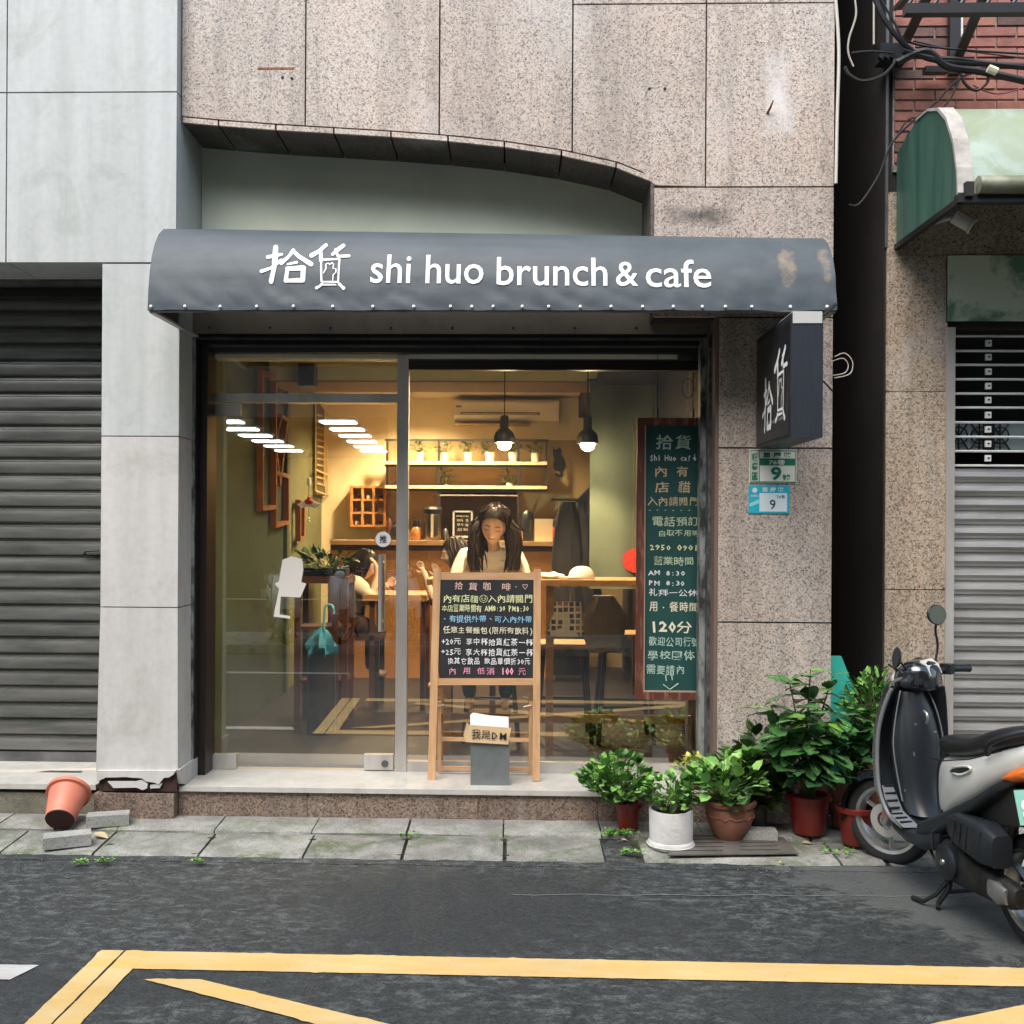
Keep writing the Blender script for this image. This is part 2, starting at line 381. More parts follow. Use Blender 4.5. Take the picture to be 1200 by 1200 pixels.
def strokes(name, sts, M, sx, sy, m, parent, z=0):
    # brush strokes: each is [(x,y,halfwidth),...] in 0..1 ; flat ribbons with rounded ends
    b = MB()
    for i, st in enumerate(sts):
        n = len(st); Lp, Rp = [], []
        for k, (x, y, hw) in enumerate(st):
            x0, y0, _ = st[max(k-1, 0)]; x1, y1, _ = st[min(k+1, n-1)]
            dx, dy = x1-x0, y1-y0; l = math.hypot(dx, dy) or 1; nx, ny = -dy/l, dx/l
            Lp.append((x+nx*hw, y+ny*hw)); Rp.append((x-nx*hw, y-ny*hw))
        def cap(a, bb):
            cxx, cyy = (a[0]+bb[0])/2, (a[1]+bb[1])/2; r = math.hypot(a[0]-bb[0], a[1]-bb[1])/2; t0 = math.atan2(a[1]-cyy, a[0]-cxx)
            return [(cxx+r*math.cos(t0-PI*q/4), cyy+r*math.sin(t0-PI*q/4)) for q in (1, 2, 3)]
        zz = z + i*.0002
        for k in range(n-1):
            b.face([M @ Vector((p[0]*sx, p[1]*sy, zz+.00004*k)) for p in (Lp[k], Lp[k+1], Rp[k+1], Rp[k])])
        e = [Lp[-1]] + cap(Lp[-1], Rp[-1]) + [Rp[-1]]; b.face([M @ Vector((p[0]*sx, p[1]*sy, zz)) for p in e])
        e = [Rp[0]] + cap(Rp[0], Lp[0]) + [Lp[0]]; b.face([M @ Vector((p[0]*sx, p[1]*sy, zz)) for p in e])
    return b.build(name, m, parent)
def smoothpts(P_, n=6):
    out = []
    for i in range(len(P_)-1):
        p0, p1, p2, p3 = P_[max(i-1, 0)], P_[i], P_[i+1], P_[min(i+2, len(P_)-1)]
        for k in range(n):
            t = k/n; out.append(.5*((2*p1)+(p2-p0)*t+(2*p0-5*p1+4*p2-p3)*t*t+(3*p1-p0-3*p2+p3)*t**3))
    out.append(P_[-1]); return out
# ================================================================== THE SETTING
YF, YG, YS = 5.85, 6.27, 5.78        # granite face, glass plane, grey cladding face
ZS = 0.045                            # edging stones
ZT = 0.223                            # shop threshold
# ---- ground and road
struct(bxo('ground', (-60, -40, -.3), (60, 45, -.03), M_CORE))
def road_mat():
    m = M_ASPH; N, L = m.node_tree.nodes, m.node_tree.links; B = N['Principled BSDF']
    old = B.inputs['Base Color'].links[0].from_socket
    g = N.new('ShaderNodeNewGeometry').outputs['Position']
    d = N.new('ShaderNodeVectorMath'); d.operation = 'DOT_PRODUCT'; L.new(g, d.inputs[0]); d.inputs[1].default_value = (1.07, .74, 0)
    n = nz(N, L, pos(N, L, (1, 1.6, 1)), 6, 7, .75, .6)
    a = N.new('ShaderNodeMath'); a.operation = 'MULTIPLY_ADD'; L.new(n, a.inputs[0]); a.inputs[1].default_value = 1.5; a.inputs[2].default_value = -5.95; 
    s = N.new('ShaderNodeMath'); s.operation = 'ADD'; L.new(a.outputs[0], s.inputs[0]); L.new(d.outputs['Value'], s.inputs[1])
    f = ramp(N, L, s.outputs[0], [(.0, 0), (.12, 1)])
    c = mixc(N, L, nz(N, L, pos(N, L, (1, 2, 1)), 2.5, 5), (.05, .056, .054), (.095, .102, .098))
    L.new(mixc(N, L, f, old, c), B.inputs['Base Color'])
road_mat()
b = MB(); b.box((-40, -1.3, -.025), (40, 5.24, 0)); struct(b.build('road', M_ASPH))
b = MB(); b.box((-40, 5.24, -.025), (40, 6.6, .004)); struct(b.build('gutter', M_CORE))
struct(bxo('far_pavement', (-40, -3.0, -.02), (40, -1.3, .12), M_SLAB))
# asphalt edge: slightly raised ragged lip against the paving
rr = random.Random(3); b = MB(); A, Bb = [], []
for i in range(121):
    x = -4+i*8/120; A.append((x, 5.19+rr.uniform(-.006, .006), .002)); Bb.append((x, 5.243+rr.uniform(-.012, .014), .009+rr.uniform(0, .004)))
b.loft([A, Bb], closed=False); struct(b.build('asphalt_edge', M_ASPH))
# asphalt patch between paving slabs
b = MB(); b.face([G(712, 1013, .006), G(748, 1013, .006), G(735, 976, .03), G(700, 976, .03)]); struct(b.build('asphalt_patch', M_ASPH))
# ---- paint
def flat(name, pts, m, z=.004):
    # painted strip with a slightly ragged, chipped outline
    rr = random.Random(int(z*1e5)); out = []
    for (a, c) in zip(pts, list(pts[1:])+[pts[0]]):
        a = Vector((a[0], a[1], z)); c = Vector((c[0], c[1], z)); L_ = (c-a).length; n = max(1, int(L_/.025)); nn = Vector((c.y-a.y, a.x-c.x, 0)).normalized()
        for k in range(n):
            p = a.lerp(c, k/n); q = p*14
            if k: p = p + nn*(.0015*noise.noise(q)+.0025*noise.noise(q*5)-(.006 if noise.noise(p*9+Vector((5, 0, 0))) > .42 else 0)*(1 if k % 3 else .4))
            out.append(tuple(p))
    b = MB(); b.face(out); bmesh.ops.triangulate(b.bm, faces=b.bm.faces[:]); return struct(b.build(name, m))
X0, X1, Y1_, Y0_ = G(112, 1122).x, 3.35, G(560, 1122).y, 2.3
wl = .165
flat('yellow_road_line', [(X0+.1, Y1_), (X1, Y1_-.03), (X1, Y1_-wl-.03), (X0+.17, Y1_-wl)], M_YEL)
flat('yellow_road_line', [(X0, Y1_), (X0+.09, Y1_), (X0+.035, Y0_), (X0-.055, Y0_)], M_YEL, .0045)
flat('yellow_road_line', [(X0+.1, Y1_-.003), (X0+.192, Y1_-.05), (X0+.13, Y0_), (X0+.045, Y0_)], M_YEL, .005)
flat('yellow_road_line', [(X1-.17, Y1_-wl-.03), (X1, Y1_-wl-.03), (X1-.02, Y0_), (X1-.19, Y0_)], M_YEL)
flat('yellow_road_line', [(X0+.2, Y0_+wl), (X1-.2, Y0_+wl), (X1-.2, Y0_), (X0+.2, Y0_)], M_YEL)
p, q = G(168, 1149), G(234, 1149); d = (G(448, 1200)-G(234, 1149)).normalized()
flat('yellow_road_line', [tuple(p), tuple(q), tuple(q+d*4.0), tuple(q+d*3.9+Vector((-.15, -.1, 0)))], M_YEL, .0055)
p, q = G(1090, 1202), G(1215, 1176); d = (q-p).normalized(); nn = Vector((d.y, -d.x, 0))*.13
flat('yellow_road_line', [tuple(p-d*2.6), tuple(q+d*1.25), tuple(q+d*1.25+nn), tuple(p-d*2.6+nn)], M_YEL, .006)
w0 = G(46, 1132)
flat('white_parking_line', [(-6, w0.y), (w0.x, w0.y), (w0.x-.05, w0.y-.13), (-6, w0.y-.13)], M_WPAINT)
flat('white_parking_line', [(-9, .62), (-1.9, .62), (-1.9, .5), (-9, .5)], M_WPAINT)
flat('white_parking_line', [(-4.4, 3.8), (-4.28, 3.8), (-4.28, .62), (-4.4, .62)], M_WPAINT)
# ---- paving
pav = struct(thing('pavement', None, None, (0, 5.5, 0)))
def slab(x0, x1, y0, y1, z0, z1, m, name='paving_slab', th=.05, seed=0, skew=(0, 0)):
    rr = random.Random(seed); b = MB(); nx = 7
    rings = []
    for i in range(nx):
        t = i/(nx-1); x = x0+(x1-x0)*t; j = lambda a: rr.uniform(-a, a)
        xa = x + j(.004); e = .008
        rings.append([(xa, y0+j(.006), z0-th), (xa, y0+j(.005), z0-e), (xa, y0+.012+j(.004), z0+j(.0015)), (xa, (y0+y1)/2, (z0+z1)/2+j(.003)), (xa, y1-.012, z1+j(.0015)), (xa, y1+j(.004), z1-e), (xa, y1, z1-th)])
    for r, s in ((rings[0], 1), (rings[-1], -1)):
        pass
    b.loft(rings); return b.build(name, m, pav, smooth=50)
xs = [G(p_, 982, .03).x for p_ in (-110, 22, 128, 249, 367, 478, 592, 703)]
for i in range(len(xs)-1):
    slab(xs[i]+.007, xs[i+1]-.007, 5.245, 5.585, .004+.012, .034, M_SLAB, seed=i)
slab(G(748, 990, .02).x, G(965, 990, .02).x-.008, 5.25, 5.585, .016, .03, M_SLAB, seed=20)
slab(G(968, 990, .02).x, G(1015, 990, .02).x, 5.27, 5.585, .014, .03, M_SLAB, seed=21)
for k, (a_, c_) in enumerate(((1020, 1120), (1123, 1230), (1233, 1340))): slab(G(a_, 990, .02).x, G(c_, 990, .02).x, 5.25, 5.585, .012, .03, M_SLAB, seed=22+k)
xs = [G(p_, 970, .05).x for p_ in (-120, -10, 63, 137, 252, 367, 478, 590, 703, 820, 940, 1060, 1180, 1300)]
for i in range(len(xs)-1): slab(xs[i]+.005, xs[i+1]-.005, 5.60, 5.845, .045, .055, M_KERB, 'edging_stone', .06, 40+i)
# dirt in the joint between slabs and edging
b = MB(); b.box((-4, 5.57, 0), (4, 5.62, .02)); struct(b.build('joint_dirt', mat('dark_joint_dirt', (.05, .055, .035), .95, c2=(.1, .12, .05), scale=9)))

# ================================================================== CAFE BUILDING
cafe = thing('cafe_building', 'pink granite building with the low arch and the glass cafe front at street level', 'building', (0, 6, 0))
XL, XR = W(212.5, 100, YF).x, W(978, 200, YF).x
arch_px = [(205, 142), (213, 143), (256, 147), (323, 152), (390, 156), (458, 160), (525, 165), (591, 172), (658, 182), (722, 196), (767, 214)]
arch = [W(a, c, YF) for a, c in arch_px]
def az(x):
    for p_, q_ in zip(arch, arch[1:]):
        if p_.x <= x <= q_.x: return p_.z+(q_.z-p_.z)*(x-p_.x)/(q_.x-p_.x)
    return arch[-1].z if x > arch[-1].x else arch[0].z
XA = arch[-1].x
jx = [XL]+[W(p_, 90, YF).x for p_ in (358, 515, 671, 827.5)]+[XR]
ZJ = W(880, 219, YF).z; ZJ2 = W(830, 4, YF).z; ZTOP = 8.9
g_ = .0045
def panel(poly, m=M_GRAN, parent=cafe, y0=YF, y1=YF+.03, name='stone_panel'):
    return MB().prism(poly, y0, y1).build(name, m, parent)
for i in range(5):
    a_, c_ = jx[i]+g_, jx[i+1]-g_
    if i < 3:
        n = 7; low = [(a_+(c_-a_)*k/n, az(a_+(c_-a_)*k/n)+.036) for k in range(n+1)]
        if i == 0:
            zj = W(280, 78, YF).z
            panel([(a_, zj-.001)] + low[::1] + [(c_, zj-.001)]) if False else None
        panel(low + [(c_, 5.9), (a_, 5.9)])
    elif i == 3:
        n = 7; low = [(a_+(XA-a_)*k/n, az(a_+(XA-a_)*k/n)+.036) for k in range(n+1)]
        low[-1] = (XA, ZJ+.012)
        panel(low + [(c_, ZJ+g_), (c_, ZJ2-g_), (a_, ZJ2-g_)])
    else: panel([(a_, ZJ+g_), (c_, ZJ+g_), (c_, ZJ2-g_), (a_, ZJ2-g_)], granite('bleached_pink_granite', T1, bleach=(1.49, .20, 4.2, .60)))
for i in range(5):
    z0 = 5.9+g_ if i < 3 else ZJ2+g_
    panel([(jx[i]+g_, z0), (jx[i+1]-g_, z0), (jx[i+1]-g_, 7.2), (jx[i]+g_, 7.2)])
    panel([(jx[i]+g_, 7.2+2*g_), (jx[i+1]-g_, 7.2+2*g_), (jx[i+1]-g_, ZTOP), (jx[i]+g_, ZTOP)])
# pier on the right
XP = W(842, 620, YF).x
z1, z2, z3 = W(905, 372, YF).z, W(905, 525, YF).z, W(905, 729.5, YF).z
panel([(XA, z1+g_), (XR-g_, z1+g_), (XR-g_, ZJ-g_), (XA, ZJ-g_)], granite('sooty_pink_granite', T1, soot=(1.05, .50, 3.50, .14)))
panel([(XP, z2+g_), (XR-g_, z2+g_), (XR-g_, z1-g_), (XP, z1-g_)])
panel([(XP, z3+g_), (XR-g_, z3+g_), (XR-g_, z2-g_), (XP, z2-g_)])
panel([(XP, ZS), (XR-g_, ZS), (XR-g_, z3-g_), (XP, z3-g_)])
# core behind panels
b = MB(); b.box((XP+.004, YF+.03, 0), (XR-.01, 10.9, 3.0)); b.box((XA-.1, YF+.45, 2.9), (XR-.01, 10.9, ZTOP)); b.box((XA, YF+.03, z1), (XR-.01, YF+.46, 4.2))
b.prism([(XL, 5.0)]+[(p_.x, p_.z+.05) for p_ in arch[1:]]+[(XR-.01, arch[-1].z+.05), (XR-.01, ZTOP), (XL, ZTOP)], YF+.03, YF+.44)
b.build('wall_core', M_CORE, cafe)
panel([(YF+.03, ZS), (YF+.6, ZS), (YF+.6, ZTOP), (YF+.03, ZTOP)], M_CORE, y0=XR-.012, y1=XR-.002, name='side_wall') if False else MB().box((XR-.012, YF+.03, 0), (XR-.004, 11.4, ZTOP)).build('side_wall', M_CORE, cafe)
# arch soffit panels
YR = 6.25
sjx = [W(p_, q_, YF) for p_, q_ in ((213, 143), (256, 147), (323, 152), (391, 156), (458, 160), (525, 165), (591, 172), (658, 182), (722, 196), (767, 214))]
M_SOFF = granite('shade_dark_granite', [(0, (.02, .02, .02)), (.2, (.08, .07, .065)), (.5, (.13, .11, .1)), (.8, (.17, .15, .14))], 95, (.4, .6))  # shade of the undersides put into darkened granite tones
for p_, q_ in zip(sjx, sjx[1:]):
    d = Vector((q_.x-p_.x, 0, q_.z-p_.z)).normalized()*.005
    b = MB(); a0 = (p_.x+d.x, p_.z+d.z); a1 = (q_.x-d.x, q_.z-d.z)
    b.prism([a0, a1, (a1[0], a1[1]+.028), (a0[0], a0[1]+.028)], YF+.001, YF+.02); b.build('arch_edge_stone', M_GRAN, cafe)
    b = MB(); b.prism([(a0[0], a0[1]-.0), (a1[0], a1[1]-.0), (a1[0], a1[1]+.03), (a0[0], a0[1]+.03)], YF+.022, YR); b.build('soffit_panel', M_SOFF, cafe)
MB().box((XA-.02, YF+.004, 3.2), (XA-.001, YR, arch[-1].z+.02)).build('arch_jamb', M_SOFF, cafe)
MB().box((XL+.0, YR, 2.75), (XA+.2, YR+.12, 4.25)).build('recess_wall', M_PALE, cafe)
# lintel board
YLn = 6.02
zl0, zl1 = W(500, 391, YLn).z, W(500, 340, YLn).z
XLi, XRi = W(221, 500, YLn).x, W(838, 500, YLn).x
b = MB()
b.box((XLi, YLn, zl0), (XRi-.01, YLn+.02, zl1+.25)); b.build('lintel_board', M_LINT, cafe)
b = MB(); b.box((XLi, YLn-.004, zl1-.0), (XA+.3, YR, zl1+.02)); b.build('lintel_top', M_DARK, cafe)
b = MB()
for k in range(9):
    x = XLi+.12+k*.36; b.lathe([(0, 0), (.008, 0), (.006, .004), (0, .005)], 8, M=Matrix.Translation((x, YLn, zl0+.035)) @ Matrix.Rotation(PI/2, 4, 'X'))
b.build('lintel_screws', M_BLACK, cafe)['kind'] = 'stuff'
# folded shutter housing over the glass
for k, (pa, pb, yy, mm) in enumerate(((392, 395, 6.03, M_BLACK), (395.5, 397.5, 6.05, M_STEELD), (398, 404, 6.08, M_BLACK), (404.5, 406, 6.11, M_STEELD), (406.5, 413, 6.15, M_BLACK))):
    MB().box((XLi, yy, W(500, pb, yy).z), (XRi, yy+.06, W(500, pa, yy).z+.004)).build('shutter_slot_rail', mm, cafe)
# side tracks
def strip(name, pxa, pxb, Y, y2, z0, z1_, m, par=cafe):
    return MB().box((W(pxa, 650, Y).x, Y, z0), (W(pxb, 650, Y).x, y2, z1_)).build(name, m, par)
strip('shutter_track', 217, 227, 6.02, 6.2, ZT, zl0, M_TRACK); strip('track_groove', 227, 229.5, 6.04, 6.2, ZT, zl0, M_BLACK)
strip('inner_jamb', 229.5, 242, 6.1, 6.3, ZT, zl0, M_BRNF)
strip('shutter_track', 820, 828.5, 6.04, 6.13, ZT, zl0, M_TRACK); strip('shutter_track', 829.5, 836.5, 5.96, 6.13, ZT, zl0, mat('corroded_track', (.15, .16, .16), .6, .4, c2=(.035, .035, .033), scale=16, stretch=(1.5, 1.5, 1)))
strip('jamb_trim', 837, 841.6, YF+.01, 6.2, ZT, 3.3, mat('brown_trim', (.16, .11, .09), .6))
# threshold and step
zt0 = ZT-.028
b = MB(); b.box((W(209, 900, YF).x, YF-.02, zt0), (XP-.002, 6.4, ZT)); b.bevel(.006, 2); b.build('threshold_slab', M_CREAM, cafe)
sx = [W(p_, 945, YF).x for p_ in (118, 360, 560, 700, 845)]
for a_, c_ in zip(sx, sx[1:]): MB().box((a_+.0015, YF, ZS-.02), (c_-.0015, YF+.03, zt0-.002)).build('step_riser', M_GRAN_B, cafe)
MB().box((sx[0], YF+.03, 0), (XP, 6.4, zt0-.003)).build('step_core', M_CORE, cafe)
# small scars on the granite: filled crack with rust, bolt holes, bent bolt
b = MB(); p_ = W(302, 80, YF); q_ = W(345, 81, YF); b.box((p_.x, YF-.0015, p_.z-.008), (q_.x, YF+.001, p_.z+.004)); b.build('rust_scar', M_RUST, cafe)
b = MB()
for px_, py_ in ((331, 91), (342, 92), (761, 104), (779, 104)):
    p_ = W(px_, py_, YF); b.lathe([(.0085, 0), (.0085, .002), (0, .002)], 8, M=Matrix.Translation((p_.x, YF-.0005, p_.z)) @ Matrix.Rotation(PI/2, 4, 'X'))
b.build('bolt_hole', M_DARK, cafe)
p_ = W(899, 133, YF); b = MB(); b.tube([(p_.x, YF+.005, p_.z), (p_.x+.01, YF-.03, p_.z+.02), (p_.x+.02, YF-.06, p_.z+.05)], [.008, .007, .004], 6); b.build('bent_bolt', M_RUST, cafe)
p_ = W(900, 505, YF)

# ================================================================== GREY CLAD BUILDING (left)
grey = thing('grey_building', 'grey stone clad building with a big square pillar and the closed dark shutter', 'building', (-2.5, 6, 0))
gx = [W(p_, 200, YS).x for p_ in (-190, 7.5)] + [XL-.003]
zr = [W(110, 308, YS).z, W(110, 108, YS).z, 5.6, 7.0, 8.9]
for i in range(2):
    for k in range(4):
        m_ = MB().box((gx[i]+.004, YS, zr[k]+.004), (gx[i+1]-(.004 if i == 0 else 0), YS+.5 if i else YS+.4, zr[k+1]-.004))
        m_.bevel(.004, 1); m_.build('stone_panel', M_GREY, grey)
xp0, xp1 = W(119, 500, YS).x, W(208.5, 650, YS).x
zq = [W(160, 711, YS).z, W(160, 510.5, YS).z, zr[0]]
zb = W(160, 905, YS).z
for k, (z0, z1_, mm) in enumerate(((zb, zq[0], M_GREYW), (zq[0], zq[1], M_GREYW), (zq[1], zq[2], M_GREY))):
    w_ = .02 if k == 0 else 0
    b = MB(); b.prism([(xp0-w_, z0), (xp1+w_*.3, z0), (xp1, z1_-.006), (xp0, z1_-.006)], YS, YR-.18); b.bevel(.006, 2)
    b.build('pillar_panel', mm, grey)
b = MB(); b.box((xp0+.01, YS+.012, ZT), (xp1-.01, 6.2, zr[0])); b.box((xp0+.01, YS+.06, 0), (xp1-.01, 6.2, ZT-.001)); b.build('pillar_core', M_CORE, grey)
# broken plaster skirt at the foot of the pillar
rr = random.Random(5)
def jag(xa, xb, zt, zlow, n, amp):
    pts = [(xa, zt), (xb, zt)]
    for k in range(n+1):
        t = 1-k/n; pts.append((xa+(xb-xa)*t, zlow+rr.uniform(-amp, amp)))
    return pts
zc = W(160, 902, YS).z
foot = [W(a_, c_, YS-.014) for a_, c_ in ((113.5, 903), (206, 903), (203, 908), (198, 911), (192, 911.5), (186, 919), (180, 917), (172, 916), (166, 912), (152, 911), (147, 910.5), (135, 911), (124, 911), (118, 914), (113.5, 916))]
MB().prism([(p_.x, p_.z) for p_ in foot], YS-.016, YS+.02).build('cracked_plaster', M_GREYW, grey)
foot = [W(a_, c_, YS-.012) for a_, c_ in ((126, 916), (158, 916), (166, 914), (173, 918), (172, 924), (167, 926), (160, 923), (133, 923.5))]
MB().prism([(p_.x, p_.z) for p_ in foot], YS-.012, YS+.02).build('cracked_plaster', M_GREYW, grey)
foot = [W(a_, c_, YS-.01) for a_, c_ in ((176, 920), (190, 918), (187, 923.5), (176, 924))]
MB().prism([(p_.x, p_.z) for p_ in foot], YS-.01, YS+.02).build('cracked_plaster', M_GREYW, grey)
b = MB(); b.box((xp0-.004, YS+.006, ZT-.02), (xp1+.0, 6.15, zb+.01)); b.build('broken_brick_core', mat('dark_red_rubble', (.07, .03, .022), .95, c2=(.02, .012, .01), scale=18), grey)
b = MB(); b.prism([(YS-.01, zb+.02), (6.2, zb+.02), (6.2, ZT), (YS+.1, ZT), (YS+.03, ZT+.02)], xp1, xp1+.022, 'x'); b.build('plaster_return', M_GREYW, grey)
# granite base under pillar, step of the left shop
xa = W(117, 945, YF).x
MB().box((xa, YS-.012, ZS-.02), (W(209, 945, YF).x, YF+.01, ZT-.03)).build('step_riser', M_GRAN_B, grey)
# left shop front
YSh = 6.42
zsoff = zr[0]
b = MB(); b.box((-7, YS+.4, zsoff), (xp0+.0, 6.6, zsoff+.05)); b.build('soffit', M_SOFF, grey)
b = MB(); b.box((-7, 6.2, W(60, 334, 6.2).z), (xp0, 6.26, W(60, 322, 6.2).z)); b.build('shutter_lintel', M_STEELD, grey)
b = MB(); b.box((-7, 6.34, W(60, 346, 6.3).z), (xp0, 6.5, zsoff)); b.build('shutter_box', M_CORE, grey)
M_SHL = mat('weathered_shutter_steel', (.20, .20, .185), .36, .45, c2=(.095, .10, .09), scale=3, stretch=(.7, 1, 5), lo=.35, hi=.7, var=.18)
sh = MB().build if False else None
shutter = MB().box((-7, YSh+.035, ZT), (xp0+.2, YSh+.05, 3.2)).build('rolling_shutter', M_DARK, grey)
zs0, zs1 = W(60, 880, YSh).z, W(60, 346, YSh).z
n = 28; hgt = (zs1-zs0)/n
prof = [(0, .0), (-.018, .012), (-.022, .45*hgt), (-.016, .72*hgt), (.004, .80*hgt), (.006, .90*hgt), (-.004, .97*hgt), (.006, hgt)]
sl = MB(); sl.loft([[(x, y, z) for y, z in prof] for x in (0, 2.6)], closed=False)
slat_me = sl.mesh('slat', M_SHL, 35)
for i in range(n): inst('slat', slat_me, shutter, (xp0+.19-2.6, YSh+rnd.uniform(-.002, .002), zs0+i*hgt))
MB().box((xp0+.19-2.6, YSh-.02, ZT+.002), (xp0+.19, YSh+.01, zs0-.002)).build('bottom_rail', M_STEELD, shutter)
p_ = W(98, 652, YSh-.03)
b = MB(); b.tube([W(96, 652, YSh-.03), W(101, 646, YSh-.05), W(116, 645, YSh-.05)], .006, 6); b.tube([W(98, 650, YSh-.03), W(114, 650, YSh-.03)], .006, 6); b.build('pull_handle', M_BLACK, shutter)
# left step
b = MB(); b.box((-7, YF-.01, ZT-.03), (W(113, 918, YF).x, 6.6, ZT)); b.bevel(.005, 1); b.build('threshold_slab', M_CREAM, grey)
b = MB()
pp = [W(72, 903, 6.1), W(84, 896, 6.1)]
b.face([(-2.86, 6.12, ZT+.003), (-2.6, 6.12, ZT+.003), (-2.6, 6.16, ZT+.003), (-2.8, 6.16, ZT+.003)]); b.build('dark_repair_mark', M_STEELD, grey)
M_LST = mossy('stained_step_face', (.26, .24, .18), (.16, .15, .11), (.1, .1, .06), .5)
MB().box((-7, YF+.01, ZS-.02), (xa-.003, YF+.04, ZT-.055)).build('step_riser', M_LST, grey)
MB().box((-7, YF+.04, 0), (xa-.003, 6.6, ZT-.032)).build('step_core', M_CORE, grey)

# ================================================================== RIGHT BUILDING
YB = 5.95
brickb = thing('brick_building', 'tan granite pier with red brick above and silver shutter on the right edge', 'building', (3, 6, 0))
XB = W(1037.5, 600, YB).x
xj = W(1109, 600, YB).x
zc0 = W(1080, 292, YB).z
zz = [ZS, W(1070, 620, YB).z, W(1070, 459, YB).z, zc0+.9]
for k, (a_, c_) in enumerate(((0.02, zz[1]-.35), (zz[1]-.345, zz[2]), (zz[2]+.004, W(1070, 299, YB).z))):
    MB().box((XB, YB, a_), (xj, YB+.03, c_)).build('stone_panel', M_GRAN_R, brickb)
MB().box((XB, YB, W(1070, 298.5, YB).z), (5.6, YB+.03, W(1070, 225, YB).z)).build('stone_panel', M_GRAN_R, brickb)
MB().box((XB, YB+.03, 0), (xj, 10.5, 8.5)).build('wall_core', M_CORE, brickb)
MB().box((xj, 6.5, 0), (6, 10.5, 8.5)).build('wall_core', M_DARK, brickb)
# render on the alley side
b = MB(); b.box((XB-.01, YB+.01, 0), (XB-.002, 10.4, 8.4)); b.build('alley_wall_render', mat('shade_dark_render', (.022, .017, .015), .9, c2=(.012, .01, .01), scale=3), brickb)  # near-black colour stands for the unlit alley
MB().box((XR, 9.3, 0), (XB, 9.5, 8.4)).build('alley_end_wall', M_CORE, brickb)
b = MB(); b.box((XB-.012, YB-.004, W(1050, 290, YB).z), (XB+.004, YB+.012, 8.4)); b.build('corner_bead', M_STEELD, brickb)
# bricks
zb0, zb1 = W(1070, 180, YB).z, 5.35
MB().box((W(1048, 100, YB).x, YB+.012, zb0-.1), (5.6, YB+.03, zb1)).build('mortar', mat('grey_mortar', (.46, .43, .40), .95, c2=(.2, .19, .18), scale=20), brickb)
MB().box((xj, YB+.03, zb0-.4), (5.6, 6.5, 8.4)).build('wall_core', M_CORE, brickb)
M_BR = [mat('red_brick', (.38, .155, .12), .8, c2=(.26, .105, .085), scale=14, bump=.3, var=.2), mat('dark_brick', (.11, .065, .06), .8, c2=(.17, .09, .075), scale=14, bump=.3, var=.2), mat('brown_brick', (.34, .17, .12), .8, c2=(.42, .15, .11), scale=14, bump=.3, var=.2)]
bw, bh = .232, .0605
bms = []
for m_ in M_BR:
    b = MB().box((0, 0, 0), (bw-.011, .03, bh-.013)); b.bevel(.003, 1); bms.append(b.mesh('brick', m_))
rr = random.Random(11); r_ = 0; z = zb0-.05
while z < zb1:
    x = W(1049, 100, YB).x + (0 if r_ % 2 == 0 else -bw/2)
    while x < 3.6:
        x0 = max(x, W(1049, 100, YB).x); f = (x+bw-.01-x0)/(bw-.01)
        if f > .1:
            k = rr.choices((0, 1, 2), (6, 2, 2))[0]
            inst('brick', bms[k], brickb, (x0, YB-.002+rr.uniform(-.002, .003), z), (0, 0, 0), (f, 1, 1))
        x += bw
    z += bh*1.0; r_ += 1
# jamb, mirror panel, shutter
YJ = 6.0
b = MB(); b.box((W(1107.5, 600, YB).x, YB-.012, .0), (W(1117.5, 600, YB).x, 6.2, W(1112, 384, YB).z)); b.build('shutter_jamb', M_STEEL, brickb)
M_FOIL = mat('painted_reflection_foil', (.66, .72, .58), .22, .15, c2=(.16, .30, .20), scale=3.5, lo=.50, hi=.60, bump=.35, bscale=5)  # pale and dark green blotches paint the reflected sky and foliage
b = MB(); nxx = 14
rr = random.Random(9)
rings = []
for i in range(15):
    x = W(1109, 340, YB).x + i*.11
    rings.append([(x, YB-.014+.006*noise.noise(Vector((x*4, zt*5, 2))), zt) for zt in [W(1150, 377, YB).z + k*(W(1150, 300, YB).z-W(1150, 377, YB).z)/7 for k in range(8)]])
b.loft(rings, closed=False); b.build('mirror_panel', M_FOIL, brickb, smooth=60)
MB().box((W(1109, 340, YB).x, YB-.006, W(1150, 378, YB).z), (5, YB+.02, W(1150, 299, YB).z)).build('panel_backing', M_BLACK, brickb)
MB().box((xj, YB+.03, W(1150, 384, YB).z), (5.6, 6.5, zc0-.04)).build('wall_core', M_CORE, brickb)
M_SHR = mat('silver_shutter_steel', (.52, .51, .49), .35, .5, c2=(.36, .35, .33), scale=3, stretch=(.7, 1, 6), var=.12)
shutr = MB().box((W(1117.5, 600, YB).x, 6.1, .0), (5.4, 6.12, W(1150, 548, YB).z)).build('rolling_shutter', M_DARK, brickb)
hz = W(1150, 548, YB+.05).z; hh = (W(1150, 565, YB+.05).z-W(1150, 581.6, YB+.05).z)
prof = [(0, .0), (-.022, .012*hh/.06), (-.03, .4*hh), (-.022, .74*hh), (.0, .84*hh), (.002, hh)]
sl = MB(); sl.loft([[(x, y, -hh+z) for y, z in prof] for x in (0, 2.0)], closed=False); sme = sl.mesh('slat', M_SHR, 35)
i = 0
while hz-i*hh > .1: inst('slat', sme, shutr, (W(1118, 600, YB).x, 6.06, hz-i*hh)); i += 1
zz_ = [392, 409.5, 426, 443, 460, 476.5, 494, 511, 528, 545]
pod = MB().box((0, -.004, -.018), (.032, .012, .018)).mesh('grille_link', M_WHITE)
xg = W(1166, 450, YB).x-.016
